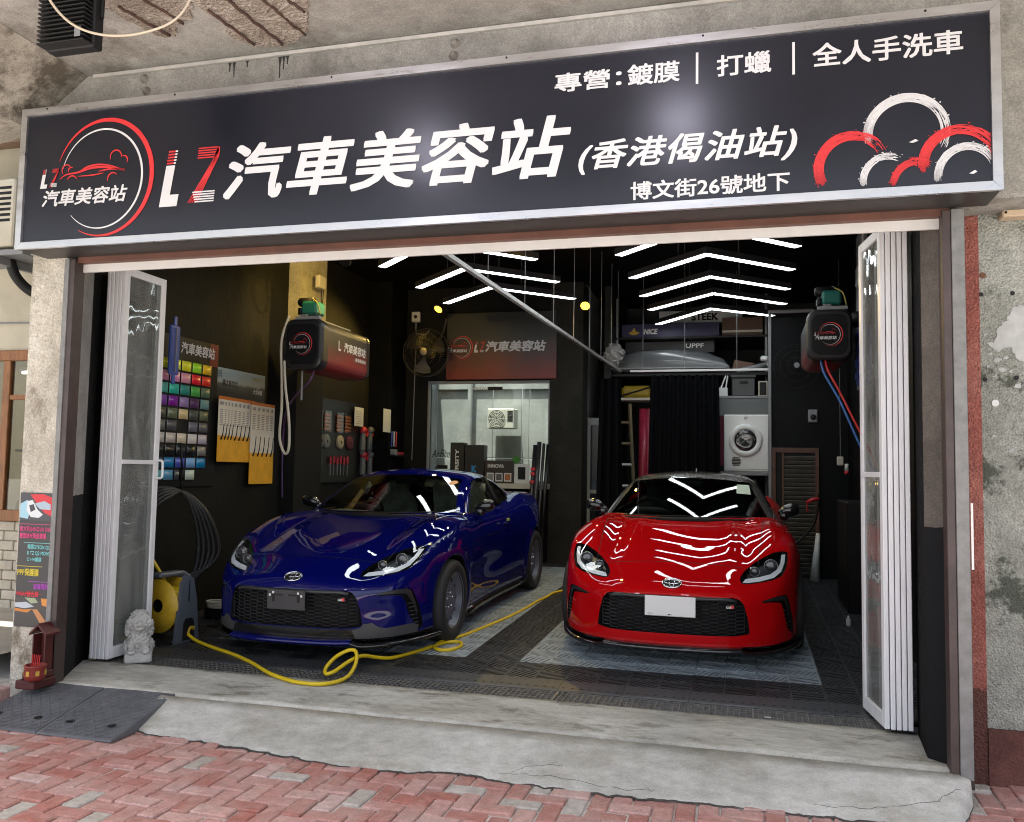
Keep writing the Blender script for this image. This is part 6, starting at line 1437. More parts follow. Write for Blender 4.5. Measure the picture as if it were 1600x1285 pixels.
t=thing('carton','long navy carton with orange and white print on the upper rack','box',(-1.0,12.0,3.161));MB().box((-1.64,11.72,3.175),(-.335,11.95,3.36),.004).obj('body',M('navy_card',(.018,.016,.075),.45),t);lettering('carton_lettering','NICE',(-1.34,11.7185,3.215),(1,0,0),(0,0,1),.19,.075,WPL,t,.04,.2)
mb=MB();mb.prism([(0,.03),(.05,.05),(.08,.10),(.105,.05),(.16,.03),(.11,0),(.05,0)],(-1.55,11.7185,3.21),(1,0,0),(0,0,1),(0,.001,0));mb.obj('carton_mark',RY,t)
t=thing('carton','black carton under the navy carton on the upper rack','box',(-.9,11.9,3.0));MB().box((-1.60,11.80,2.965),(-.40,12.15,3.125),.004).obj('body',BXB,t);lettering('carton_lettering','UPPF',(-.78,11.7985,3.03),(1,0,0),(0,0,1),.24,.06,WPL,t,.02)
t=thing('carton','white long carton with black lettering on top of the upper rack','box',(-.6,12.1,3.45));MB().box((-1.16,12.02,3.40),(-.04,12.25,3.58),.004).obj('body',WPL,t);lettering('carton_lettering','STEEK',(-.72,12.0185,3.44),(1,0,0),(0,0,1),.36,.10,DBLK,t,.04)
t=thing('carton','brown carton standing right on the upper rack','box',(-.1,11.9,3.161));MB().box((-.30,11.75,3.1605),(.22,12.1,3.42),.004).obj('body',M('brown_card',(.13,.075,.05),.7),t);MB().box((-.30,11.7485,3.22),(.22,11.7495,3.25)).obj('tape',CREAM,t)
t=thing('carton','crushed brown carton lying below the upper rack on the right','box',(0,11.6,2.64));MB().box((-.16,11.5,2.639),(.10,11.75,2.80),.01,rot=roty(.2)).obj('body',M('brown_card'),t)
t=thing('rolled_film','clear wrapped roll lying right of the roof box','roll',(.1,11.4,2.64));MB().cyl((-.10,11.45,2.66),(.26,11.42,2.74),.035,14).obj('roll',GRY,t,True);MB().cyl((.262,11.42,2.74),(.275,11.42,2.742),.038,14).obj('end',WPL,t)
t=thing('plastic_bag','crumpled pale plastic bag tied at the left of the upper rack','bag',(-1.72,11.3,2.75));LVb,LQb=surfnet(lambda u,s,z:(np.sqrt((u/.13)**2+(s/.11)**2+(z/.15)**2)-1)*.1+.02*np.sin(u*60+3*np.sin(z*40))*np.sin(z*45+s*30),np.arange(-.17,.171,.012),np.arange(-.15,.151,.012),np.arange(-.19,.191,.012),1);mobj('bag',LVb+V3(-1.66,11.15,2.86),LQb,M('bag_plastic',(.30,.30,.29),.35),t,True)
t=thing('storage_sack','yellow and black striped sack on the low shelf left of the curtain','sack',(-1.4,11.5,2.32));MB().box((-1.60,11.45,2.33),(-1.20,11.75,2.49),.04).obj('body',M('sack_yellow',(.36,.25,.02),.6,var=.3,vs=7),t);MB().tube([(-1.58,11.446,2.36),(-1.40,11.443,2.41),(-1.21,11.446,2.47)],.012,5).obj('stripe',DBLK,t);MB().box((-1.66,11.42,2.29),(-1.15,11.8,2.325),.003).obj('ledge',CREAM,t)
t=thing('stepladder','wooden stepladder leaning left of the middle curtain','ladder',(-1.45,11.35,.16));WOOD=M('ladder_wood',(.22,.17,.10),.6,var=.2,vs=8)
MB().tube([(-1.34,11.2,.16),(-1.48,11.40,2.24)],.022,4).obj('rail',WOOD,t);MB().tube([(-1.62,11.2,.16),(-1.66,11.40,2.24)],.022,4).obj('rail',WOOD,t)
for k in range(7): f=(k+.6)/7.5;MB().tube([(-1.34-.14*f,11.2+.2*f,.16+2.08*f),(-1.62-.04*f,11.2+.2*f,.16+2.08*f)],.018,4).obj('rung',WPL if k in(3,4) else WOOD,t)
for k,(x,r) in enumerate(((-1.32,.06),(-1.22,.055))):
    t=thing('film_roll','pink wrapped film roll standing behind the middle curtain' if k else 'red wrapped film roll standing beside the stepladder','roll',(x,11.55,.17));MB().cyl((x,11.6,.17),(x,11.6,2.19),r,14).obj('roll',M('film_red_%d'%k,((.42,.03,.07),(.45,.10,.14))[k],.3,var=.25,vs=14),t,True)
# passage door left of the bay
t=thing('passage_door','white framed glazed door in the narrow passage','door',(-1.95,11.35,0));WF=M('door_frame_pale',(.30,.33,.33),.5)
for lo,hi in (((-2.025,11.31,.12),(-1.985,11.35,2.05)),((-1.84,11.31,.12),(-1.80,11.35,2.05)),((-1.984,11.31,1.95),(-1.841,11.35,2.05)),((-1.984,11.31,1.05),(-1.841,11.35,1.10))): MB().box(lo,hi,.002).obj('frame',WF,t)
MB().box((-1.984,11.325,.12),(-1.841,11.333,1.9495)).obj('pane',M('dark_glass',(.02,.026,.03),.1),t)
t=thing('board','grey-green board leaning in the passage beside the curtain','board',(-1.78,11.0,.15));MB().box((-1.80,10.98,.16),(-1.70,11.0,1.35),.003).obj('sheet',M('board_olive',(.15,.15,.12),.7),t);MB().cyl((-1.72,10.95,.16),(-1.69,10.97,1.95),.012,8).obj('stick',WPL,t)
# right partition fittings
t=thing('louvre_door','small brown framed louvre door in the right partition','door',(.56,10.68,.12))
BRF=M('door_brown',(.10,.045,.03),.55,var=.3,vs=9);LVM=M('louvre_grey',(.13,.125,.105),.55,var=.25,vs=8)
for lo,hi in (((.30,10.655,.14),(.345,10.699,1.66)),((.785,10.655,.14),(.828,10.699,1.66)),((.3455,10.655,1.60),(.7845,10.699,1.66)),((.415,10.66,.14),(.44,10.699,1.599))): MB().box(lo,hi,.003).obj('frame',BRF,t)
MB().box((.346,10.69,.14),(.784,10.698,1.599)).obj('backing',DBLK,t)
sl=None
for k in range(27):
    z=.20+.0515*k
    if sl is None:
        mb=MB();mb.box((-.171,-.004,-.022),(.171,.004,.022),.002,rot=rotx(.6));sl=mb.obj('louvre',LVM,t,local=True);o=sl
    else: o=inst(sl,t)
    o.location=(.613-.56,10.672-10.68,z-.12)
t=thing('junction_box','grey junction box on the dark right partition','junction box',(.76,10.69,1.95));MB().box((.71,10.65,1.96),(.815,10.699,2.11),.008).obj('case',GRY,t);MB().lathe([(.001,-.03),(.03,-.03),(.034,0)],(.765,10.65,2.02),'y',14).obj('knob',DBLK,t,True)
t=thing('pull_switch','white pull switch hanging on a cord in the right bay','switch',(1.05,10.2,1.45));MB().cyl((1.02,10.25,1.55),(1.02,10.25,3.79),.003,5).obj('cord',GRY,t);MB().box((.985,10.225,1.455),(1.055,10.275,1.555),.01).obj('body',CREAM,t)
t=thing('aerosol_can','white can with red base hanging beside the pull switch','can',(1.09,10.25,1.34));MB().cyl((1.085,10.25,1.395),(1.085,10.25,1.475),.022,12).obj('body',WPL,t,True);MB().cyl((1.085,10.25,1.36),(1.085,10.25,1.394),.0225,12).obj('base',REDP,t,True);MB().cyl((1.085,10.25,1.4755),(1.085,10.25,1.50),.010,8).obj('nozzle',DBLK,t)
t=thing('spray_gun','red trigger spray gun hung in front of the louvre door','spray gun',(.73,10.3,.7));MB().tube([(.80,10.3,1.08),(.72,10.3,1.065),(.66,10.3,1.03)],[.02,.024,.015],8).obj('barrel',PR,t,True);MB().tube([(.79,10.3,1.08),(.79,10.3,1.12)],.012,6).obj('nozzle',DBLK,t);MB().tube(spline([(.675,10.3,1.04),(.665,10.3,.97),(.68,10.3,.93)],5),.010,6).obj('trigger',PR,t,True);MB().tube(spline([(.79,10.3,1.06),(.77,10.3,.9),(.72,10.3,.76),(.60,10.3,.62),(.45,10.2,.5)],6),.014,8).obj('hose',DBLK,t,True)
t=thing('paper_roll','white paper roll standing on the floor before the right partition','roll',(.77,10.4,.14));MB().tube([(.755,10.45,.14),(.80,10.5,.68)],[.055,.022],16).obj('roll',WPL,t,True)
t=thing('plastic_sheet','pale hanging plastic strip behind the right doors','strip',(1.1,8.2,.9));MB().prism([(0,0),(.03,.3),(.05,.75),(.02,1.05),(-.015,.75),(-.03,.3)],(1.08,8.4,.95),(1,0,0),(0,0,1),(0,.004,0)).obj('strip',CREAM,t)
t=thing('equipment_cabinet','tall black equipment cabinet against the right wall','cabinet',(1.0,8.6,.1));MB().box((.90,8.5,zf(8.5)),(1.148,9.4,1.10),.01).obj('carcass',M('cabinet_black',(.005,.0055,.0065),.5,spec=.2),t)
t=thing('white_bottle','small white bottle on the floor by the right wall','bottle',(.84,7.9,.07));MB().lathe([(.001,0),(.018,0),(.019,.006),(.018,.055),(.008,.07),(.008,.085),(.001,.085)],(.84,7.9,zf(7.9)),'z',14).obj('body',WPL,t,True)
t=thing('steel_post','grey steel post and frame at the corner of the right partition','post',(.28,10.65,.1));MB().box((.262,10.64,.12),(.296,10.69,3.26),.003).obj('post',GRY,t);MB().box((.262,10.64,3.2605),(.78,10.69,3.30),.003).obj('head',GRY,t)
t=thing('security_camera','small white security camera beside the roof box','camera',(.26,11.3,2.75));MB().cyl((.20,11.25,2.80),(.27,11.2,2.785),.035,14).obj('body',WPL,t,True);MB().cyl((.187,11.26,2.803),(.199,11.251,2.80),.02,12).obj('lens',DBLK,t,True)
t=thing('cage_fan','dark cage fan on the right partition under the drum','fan',(.60,10.6,2.4));fc=V3(.58,10.62,2.62)
for rr in (.26,.18,.10): th=np.linspace(0,2*np.pi,30,endpoint=False);MB().tube(np.stack([fc[0]+rr*np.cos(th),np.full(30,fc[1]-.08*(1-rr/.28)),fc[2]+rr*np.sin(th)],1),.005,5,closed=True).obj('ring',DBLK,t,True)
mb=MB()
for k in range(24): a=2*math.pi*k/24;mb.tube([fc+V3(.03*math.cos(a),-.08,.03*math.sin(a)),fc+V3(.26*math.cos(a),0,.26*math.sin(a))],.0022,4)
mb.obj('spokes',DBLK,t);MB().lathe([(.001,-.10),(.03,-.10),(.035,-.08)],fc,'y',14).obj('hub',GRY,t)
# ================================================================ cars
RED=M('red_car_paint',(.46,.003,.005),.45,coat=1.,cr=.012,spec=0.,obj=True);BLUEP=M('blue_car_paint',(.002,.0035,.092),.45,coat=1.,cr=.012,spec=0.,obj=True)
ROOFG=M('dark_grey_roof_paint',(.06,.062,.06),.25,coat=1.,cr=.02);SATIN=M('satin_grey_trim',(.06,.06,.062),.42);GLB=M('gloss_black',(.01,.01,.011),.2,coat=.6)
def pose(x,y,th): return (x,y,zf(y)),(math.atan(FS),0,th)
l,r=pose(-.4846,6.0669,-.0047)
CR=make_car('coupe','red sports coupe with a dark roof and blank white plate','xx' and l,r,dict(paint=RED,roof=ROOFG,lip=GLB,lipc=GLB,corner=RED,corner2=RED,mirror=GLB,seat=M('seat_dark',(.025,.025,.027),.7)),'coupes parked in the shop')
l,r=pose(-3.032,5.5015,-.0064)
CB_=make_car('coupe','dark blue sports coupe with steel wheels and a black plate bracket',l,r,dict(paint=BLUEP,roof=BLUEP,lip=GLB,lipc=BLUEP,corner=SATIN,corner2=GLB,mirror=GLB,seat=M('seat_wrap',(.30,.31,.24),.55,var=.5,vs=10)),'coupes parked in the shop')
def carext(car,blue):
    ORG[car.name]=V3(0,0,0)
    sfront=lambda a,z:float(hit(np.array(abs(a)),np.array(z)))
    # badge in the grille
    x0,z0=.357,.418;s=sfront(.385,.43)-.002
    o=MB().box((x0,s,z0),(x0+.055,s+.008,z0+.028),.001).obj('grille_badge',DBLK,car,local=True)
    MB().box((x0+.028,s-.0012,z0+.004),(x0+.052,s-.0002,z0+.024)).obj('badge_red',REDP,o,local=True)
    lettering('badge_lettering','GR',(x0+.003,s-.0016,z0+.004),(1,0,0),(0,0,1),.034,.014,WPL,o,.03,.2)
    # plate
    if blue:
        p=MB().box((-.145,-.128,.352),(.145,-.118,.488),.003).obj('plate_bracket',M('bracket_black',(.03,.03,.033),.5),car,local=True)
        for sx in (-1,1):
            MB().box((sx*.095-.010,-.1295,.405),(sx*.095+.010,-.1282,.455),.0).obj('slot',DBLK,p,local=True);MB().box((min(sx*.02,sx*.085),-.1295,.448),(max(sx*.02,sx*.085),-.1282,.458)).obj('slot',DBLK,p,local=True)
            for dx,dz in ((.095,.468),(.12,.450)): MB().box((sx*dx-.008,-.1345,dz-.008),(sx*dx+.008,-.1297,dz+.008),.002).obj('bolt',WPL,p,local=True)
    else:
        p=MB().box((-.172,-.130,.358),(.164,-.122,.492),.004).obj('number_plate',M('plate_white',(.70,.71,.70),.4),car,local=True)
        MB().box((-.018,-.1312,.366),(-.004,-.1302,.374)).obj('maker_mark',DBLK,p,local=True)
        MB().box((-.004+.002,-.1312,.368),(.012,-.1302,.372)).obj('maker_mark',GRY,p,local=True)
        MB().box((-.152,-.1312,.372),(-.118,-.1302,.376)).obj('fine_print',GRY,p,local=True)
    # emblem lying on the nose
    zc=.563;s=sfront(0,zc);e=1e-3;g=grad(np.array([[0.,s,zc]]))[0];up=np.cross(g,V3(-1,0,0));up=up/np.linalg.norm(up)
    if up[2]<0: up=-up
    c=V3(0,s,zc)+g*.006
    def ell(cx,cz,rx,rz,tk,n=36):
        th=np.linspace(0,2*np.pi,n,endpoint=False);return [c+V3(1,0,0)*(cx+rx*math.cos(t_))+up*(cz+rz*math.sin(t_)) for t_ in th]
    em=MB();em.tube(ell(0,0,.064,.042,0),.0048,8,closed=True);E=em.obj('emblem',CARBASE['chrome'],car,True,local=True)
    mb=MB();P=ell(0,0,.060,.038,0);mb.add([c-g*.002]+[p-g*.002 for p in P],[(0,1+i,1+(i+1)%36) for i in range(36)]+[(0,1+(i+1)%36,1+i) for i in range(0)]);mb.obj('emblem_field',DBLK,E,local=True)
    mb=MB()
    if blue: mb.tube(ell(0,.012,.052,.018,0),.0034,6,closed=True);mb.tube(ell(0,0,.017,.036,0),.0034,6,closed=True)
    else:
        mb.tube(ell(0,.012,.052,.018,0),.0030,6,closed=True);mb.tube(ell(0,0,.017,.036,0),.0030,6,closed=True)
    mb.obj('emblem_mark',CARBASE['chrome'],E,True,local=True)
    # antenna fin
    mb=MB();zr=float(ev(RC,2.75));mb.prism([(0,0),(.10,0),(.105,.03),(.085,.045)],(-.006,2.70,zr-.005),(0,1,0),(0,0,1),(.012,0,0));mb.obj('antenna_fin',GLB,car,local=True)
    def onws(a,z,o=-.004): return V3(a,swd(abs(a),z)+.012+o,z)
    if blue:
        mb=MB();th=np.linspace(0,2*np.pi,20,endpoint=False);P=[onws(.47+.035*math.cos(t_),1.155+.016*math.sin(t_)) for t_ in th];mb.add([onws(.47,1.155)]+P,[(0,1+i,1+(i+1)%20) for i in range(20)]);mb.obj('windscreen_sticker',M('sticker_orange',(.55,.30,.16),.6),car,local=True)
        mb=MB();mb.add([(-.52,1.42,.912),(-.20,1.36,.908),(-.16,1.52,.915),(-.47,1.58,.918)],[(0,1,2,3),(3,2,1,0)]);mb.obj('dash_paper',M('dash_paper_white',(.50,.52,.44),.7),car,local=True)
        # loose protective film over the passenger seat
        n=24;rows=[]
        for j in range(8):
            u=np.linspace(.10,.62,n);z=1.13-.055*j+.015*np.sin(u*60+j)+.012*np.sin(u*23)-.02*(j/7)*np.abs(np.sin(u*17));rows.append(np.stack([u,2.50-.025*j*0+.02*np.sin(u*35+j*.7)-.06,z],1))
        mobj('seat_film',np.concatenate(rows),[(j*n+i,j*n+i+1,(j+1)*n+i+1,(j+1)*n+i) for j in range(7) for i in range(n-1)],M('seat_wrap'),car,True,local=True)
        MB().box((.845+.012,2.36,.790),(.872,2.42,.815),.002).obj('door_tag',M('tag_lime',(.35,.40,.05),.5),car,local=True)
    else:
        P=[onws(.40,1.10),onws(.52,1.09),onws(.505,1.165),onws(.40,1.17)];mb=MB();mb.add(P,[(0,1,2,3),(3,2,1,0)]);mb.obj('windscreen_sticker',M('sticker_pale',(.45,.55,.48),.6),car,local=True)
carext(CR,False);carext(CB_,True)
# ================================================================ outside, left: poster, shrine, ramps, neighbour
t=thing('poster','tall black service poster with coloured lettering on the left pier','poster',(-4.25,4.446,.32))
PST=M('poster_black',(.028,.028,.03),.4)
MB().box((-4.383,4.441,.322),(-4.137,4.4465,1.145)).obj('sheet',PST,t)
def pict(name,x0,x1,z0,z1,cols,seed):
    """printed picture built of flat colour shapes"""
    rg=np.random.default_rng(seed);o=None
    MB().box((x0,4.4395,z0),(x1,4.4408,z1)).obj(name,M('pict_base_%d'%seed,cols[0],.4),t)
    for i,(c,pts) in enumerate(cols[1:]):
        mb=MB();mb.prism([(x0+(x1-x0)*a,z0+(z1-z0)*b) for a,b in pts],(0,4.4392-.0004*i,0),(1,0,0),(0,0,1),(0,.0003,0));mb.obj('picture_shape',M('pict_%d_%d'%(seed,i),c,.4),t)
pict('picture',-4.381,-4.139,.975,1.143,[(.05,.05,.06),((.30,.52,.62),[(0,.10),(.25,.05),(.35,.45),(.22,.75),(0,.6)]),((.55,.02,.03),[(.30,.95),(.7,.98),(1,.85),(1,.15),(.75,.30),(.45,.72)]),((.62,.65,.66),[(.22,.70),(.38,.75),(.55,.40),(.72,.22),(.60,.10),(.35,.12),(.20,.35)]),((.35,.45,.52),[(.45,.62),(.75,.72),(.95,.60),(.95,.40),(.62,.42)]),((.04,.04,.05),[(.28,.55),(.42,.60),(.48,.40),(.34,.30)])],1)
pict('picture',-4.381,-4.139,.325,.50,[(.05,.045,.045),((.45,.50,.55),[(0,.80),(.35,.85),(.6,.70),(.3,.62),(0,.66)]),((.55,.20,.03),[(.0,.62),(.3,.58),(.55,.62),(.4,.48),(0,.52)]),((.62,.24,.03),[(.80,1),(1,1),(1,.72),(.84,.76)]),((.50,.22,.08),[(.55,.60),(.70,.62),(1,.20),(.95,.05),(.80,.15)]),((.30,.36,.22),[(.30,1),(.62,1),(.72,.85),(.5,.80)])],2)
COLS=dict(pink=(.62,.05,.20),cyan=(.16,.52,.52),yel=(.62,.50,.03),pur=(.40,.05,.45),red=(.60,.03,.05))
def pl(txt,x0,x1,z0,z1,c): lettering('poster_lettering',txt,(x0,4.4402,z0),(1,0,0),(0,0,1),x1-x0,z1-z0,M('pt_'+c,COLS[c],.5),t,.02)
def ln(x0,x1,z,c): MB().box((x0,4.4398,z),(x1,4.4408,z+.003)).obj('rule',M('pt_'+c,COLS[c],.5),t)
ln(-4.375,-4.14,.950,'pink');pl('意大利INNOVA SHP',-4.375,-4.140,.905,.940,'pink');pl('雙面納米陶瓷鍍膜',-4.375,-4.175,.862,.898,'pink')
ln(-4.34,-4.14,.835,'cyan');pl('韓國GYEON QU',-4.31,-4.140,.795,.828,'cyan');pl('R TZ Q2 MOHS',-4.31,-4.140,.758,.786,'cyan');pl('O HH鍍膜',-4.31,-4.20,.722,.750,'cyan')
ln(-4.378,-4.19,.690,'yel');pl('PPF保護膜',-4.376,-4.215,.632,.678,'yel');ln(-4.29,-4.14,.598,'pur');pl('玻璃隔熱',-4.25,-4.140,.552,.588,'pur');ln(-4.38,-4.19,.522,'red');pl('WRAP變色膜',-4.378,-4.21,.507,.519+.035*0+.030,'red') if False else pl('WRAP變色膜',-4.378,-4.21,.505,.540,'red')
SHR=M('shrine_red',(.075,.014,.013),.5,var=.25,vs=14);GOLD=M('gold_print',(.55,.36,.06),.4,.3)
t=thing('shrine','small dark red house-shaped earth god shrine at the foot of the left pier','shrine',(-4.10,4.37,.0))
mb=MB();mb.box((-4.148,4.35,.09),(-4.140,4.42,.30));mb.box((-4.062,4.35,.09),(-4.054,4.42,.30));mb.box((-4.148,4.412,.09),(-4.054,4.42,.30));mb.obj('walls',SHR,t)
mb=MB();mb.prism([(-.062,0),(0,.058),(.062,0),(.062,.012),(0,.072),(-.062,.012)],(-4.101,4.335,.298),(1,0,0),(0,0,1),(0,.115,0));mb.obj('roof',SHR,t)
MB().box((-4.165,4.25,.0),(-4.03,4.425,.05),.006).obj('plinth',M('shrine_plinth',(.07,.012,.012),.6),t);MB().box((-4.155,4.29,.0505),(-4.045,4.42,.0895),.004).obj('step',SHR,t)
MB().box((-4.135,4.409,.12),(-4.067,4.4118,.28)).obj('tablet',SHR,t)
t=thing('incense_pot','red and gold incense pot in front of the small shrine','pot',(-4.055,4.23,.03))
MB().lathe([(.001,.051),(.042,.051),(.055,.062),(.060,.09),(.057,.125),(.062,.135),(.062,.142),(.052,.142),(.050,.12),(.001,.12)],(-4.055,4.285,0),'z',24).obj('bowl',M('pot_red',(.22,.028,.022),.5,var=.3,vs=30),t,True)
for k in range(7): a=2*math.pi*k/7-2.4;MB().box((-.010,-.002,-.014),(.010,.0,.014),.0).obj('gold_mark',GOLD,t,local=True).matrix_local=Matrix.Translation((.0598*math.cos(a),.055+.0598*math.sin(a),.075-.03+.025))@Matrix.Rotation(a+math.pi/2,4,'Z')
for k in range(5): MB().cyl((-4.055+.012*(k-2),4.285,.12),(-4.055+.014*(k-2),4.287,.20),.002,5).obj('incense_stick',REDP,t)
t=tag(MB().box((-4.62,4.10,-.10),(-4.235,4.30,.0),.008).obj('loose_brick',PBP),'loose pale red block lying beside the shrine','brick')
RUB=M('ramp_rubber',(.115,.118,.128),.6,var=.25,vs=10,bump=.2,bs=140)
for i,(x0,x1,lab) in enumerate(((-4.20,-3.712,'black rubber kerb ramp nearest the shrine'),(-3.708,-3.225,'black rubber kerb ramp butted against the concrete apron'))):
    t=thing('kerb_ramp',lab,'ramp',((x0+x1)/2,4.2,ZP),'pair of rubber kerb ramps');y0,y1,za,zb=3.945,4.475,-.118,-.004
    V=[(x0,y0,ZP+.001),(x1,y0,ZP+.001),(x1,y1,ZP+.001),(x0,y1,ZP+.001),(x0+.004,y0+.004,za),(x1-.004,y0+.004,za),(x1-.004,y1-.004,zb),(x0+.004,y1-.004,zb)]
    mobj('slab',V,[(3,2,1,0),(4,5,6,7),(0,1,5,4),(1,2,6,5),(2,3,7,6),(3,0,4,7)],RUB,t)
    sl_=(zb-za)/(y1-y0);mb=MB();Rx=rotx(math.atan(sl_))
    nxb,nyb=14,15
    for a in range(nxb):
        for b in range(nyb):
            cx=x0+.03+(x1-x0-.06)*a/(nxb-1);cy=y0+.03+(y1-y0-.06)*b/(nyb-1);cz=za+sl_*(cy-y0)+.001
            q=MB().box((-.016,-.0028,-.003),(.016,.0028,.003),.001);Rm=Rx@rotz(math.pi/4*(1 if (a+b)%2 else -1));mb.add(np.concatenate(q.V)@Rm.T+V3(cx,cy,cz),q.F)
    mb.obj('tread',RUB,t)
    for fx in (.22,.78):
        cx=x0+(x1-x0)*fx;cy=y0+.13;cz=za+sl_*(cy-y0)+.0055;mb=MB();mb.tube([V3(cx,cy,cz-.003),V3(cx,cy,cz+.0005)],.022,16);mb.obj('bolt_hole',DBLK,t)
# neighbour's shopfront glimpsed past the left pier
BEI=M('beige_render',(.50,.46,.36),.85,var=.12,vs=3,bump=.2,bs=25)
tag(MB().box((-9.5,6.42,2.36),(-4.96,6.6,4.61)).obj('neighbour_wall',BEI),'plain beige rendered wall of the neighbouring shop','wall')
tag(mobj('side_yard',[(-12.,4.9,.01),(-4.96,4.9,.01),(-4.96,8.0,.04),(-12.,8.0,.04)],[(0,1,2,3)],M('yard_concrete',(.42,.37,.30),.9,var=.2,vs=3)),kind='structure')
LWB=thing('low_wall','low cream brick wall under the neighbour window','wall',(-6.6,6.4,.0))
CBK=M('cream_brick',(.52,.47,.38),.85,var=.15,vs=9,bump=.3,bs=60,rand=.1);bk=None
MB().box((-8.0,6.43,.0),(-4.96,6.6,.80)).obj('core',M('mortar',(.38,.35,.30),.9),LWB)
for r_ in range(9):
    for c_ in range(9):
        x=-6.95+.23*c_+(.115 if r_%2 else 0)
        if bk is None: bk=MB().box((-.110,-.02,-.040),(.110,.02,.040),.006).obj('brick',CBK,LWB,local=True);o=bk
        else: o=inst(bk,LWB)
        o.location=(x+6.6,.025,.05+.088*r_)
t=thing('shop_window','orange-brown timber framed window of the neighbouring shop','window',(-6.5,6.4,.8));TIM=M('varnished_timber',(.26,.105,.032),.45,var=.3,vs=6,stretch=(8,8,1.2))
for lo,hi in (((-7.6,6.38,.80),(-5.85,6.45,.90)),((-7.6,6.38,2.26),(-5.85,6.45,2.355)),((-6.58,6.385,.9005),(-6.50,6.445,2.2595)),((-5.93,6.385,.9005),(-5.85,6.445,2.2595)),((-7.6,6.385,.9005),(-7.5,6.445,2.2595)),((-6.4995,6.39,1.9),(-5.9305,6.44,1.945)),((-6.85,6.385,.9005),(-6.78,6.445,2.2595))): MB().box(lo,hi,.005).obj('frame',TIM,t)
MB().box((-7.6,6.41,.9005),(-5.85,6.417,2.2595)).obj('pane',glass('shop_glass',(.75,.75,.70)),t)
tag(MB().box((-12.,8.0,.0),(-4.96,8.1,4.6)).obj('neighbour_room_wall',BEI),'pale inner wall seen through the neighbour window','wall')
t=thing('tube_light','white tube light inside the neighbouring shop window','lamp',(-6.9,7.4,2.28));MB().box((-7.4,7.38,2.29),(-6.1,7.44,2.33),.004).obj('batten',WPL,t);MB().cyl((-7.38,7.41,2.275),(-6.12,7.41,2.275),.013,8).obj('tube',lamp_mat('tube_glow',(1,.97,.9),8.),t)
t=thing('clothes_rail','grey display rail inside the neighbouring shop window','rail',(-6.5,7.2,.1));MB().cyl((-6.75,7.2,.1),(-6.75,7.2,1.45),.015,8).obj('post',GRY,t);MB().cyl((-7.2,7.2,1.45),(-6.3,7.2,1.45),.012,8).obj('bar',GRY,t)
t=thing('cushion','pale round cushion behind the neighbour window','cushion',(-6.6,6.8,.5));mb=MB();mb.lathe([(.001,.55),(.14,.6),(.2,.75),(.17,.95),(.08,1.06),(.001,1.08)],(-6.62,6.9,0),'z',18);mb.obj('body',M('cushion_cloth',(.45,.37,.28),.8,bump=.3,bs=40),t,True)
ac_unit(-7.0,-6.12,5.95,6.25,3.20,3.80,'beige air-conditioner condenser mounted left of the big sign',M('ac_beige',(.52,.48,.38),.5,var=.1,vs=5))
t=thing('unit_bracket','grey steel bracket and black drain pipe under the outdoor condenser','bracket',(-6.4,6.2,2.9));MB().box((-7.1,5.95,3.12),(-6.0,6.40,3.17),.004).obj('shelf',GRY,t);MB().box((-6.3,5.95,3.05),(-6.25,6.41,3.1195),.004).obj('arm',GRY,t)
MB().tube(spline([(-6.28,6.1,3.12),(-6.26,6.15,2.98),(-6.18,6.25,2.86),(-6.0,6.34,2.80),(-5.75,6.36,2.78),(-5.2,6.38,2.78)],7),.045,12).obj('drain_pipe',DBLK,t,True);MB().cyl((-7.5,6.41,2.62),(-5.0,6.41,2.60),.008,6).obj('cable',GRY,t)
for i,z in enumerate((4.10,4.32)): tag(MB().box((-8.5,5.9-.3*i,z),(-4.96,6.05-.3*i,z+.12),.01).obj('timber_beam',M('brown_beam',(.17,.11,.07),.7,var=.3,vs=5)),('lower','upper')[i]+' brown beam above the neighbour condenser','beam')
# ================================================================ canopy details
t=thing('floodlight','black finned floodlight hung from the canopy at the upper left','floodlight',(-3.30,3.5,3.40))
def flood(t,c,lit=None):
    c=V3(*c);mb=MB();mb.box(c+V3(-.145,-.05,-.16),c+V3(.145,.02,.16),.008);mb.obj('housing',DBLK,t)
    f=None
    for k in range(14):
        lo=c+V3(-.14,-.115,-.155+.0225*k)
        MB().box(lo,lo+V3(.28,.0645,.008),.002).obj('fin',DBLK,t)
    mb=MB();mb.tube([c+V3(-.155,-.01,0),c+V3(-.16,-.01,.20),c+V3(.16,-.01,.20),c+V3(.155,-.01,0)],.010,6);mb.obj('bracket',DBLK,t)
    MB().box(c+V3(.09,-.117,-.14),c+V3(.125,-.1155,-.09)).obj('rating_label',GRY,t)
flood(t,(-3.285,3.52,3.575))
FLM=lamp_mat('flood_face',(.86,.82,1.),FLS)
for i,(x,y) in enumerate(((-2.18,2.68),(-.40,2.85))):
    t=thing('floodlight',('lit floodlight under the canopy aimed at the middle of the sign','lit floodlight under the canopy aimed at the right half of the sign')[i],'floodlight',(x,y,3.44));flood(t,(x,y,3.60))
    MB().box((x-.13,y+.0205,3.46),(x+.13,y+.026,3.74),.002).obj('lamp_face',FLM,t)
t=thing('loose_cable','pale loose cable drooping from the canopy beside the floodlight','cable',(-3.1,3.7,3.5))
MB().tube(spline([(-3.36,3.30,3.80),(-3.30,3.33,3.62),(-3.18,3.36,3.48),(-3.02,3.40,3.42),(-2.84,3.46,3.44),(-2.70,3.54,3.55),(-2.64,3.62,3.80)],8),.0065,6).obj('run',M('cable_pale',(.52,.45,.34),.5),t,True)
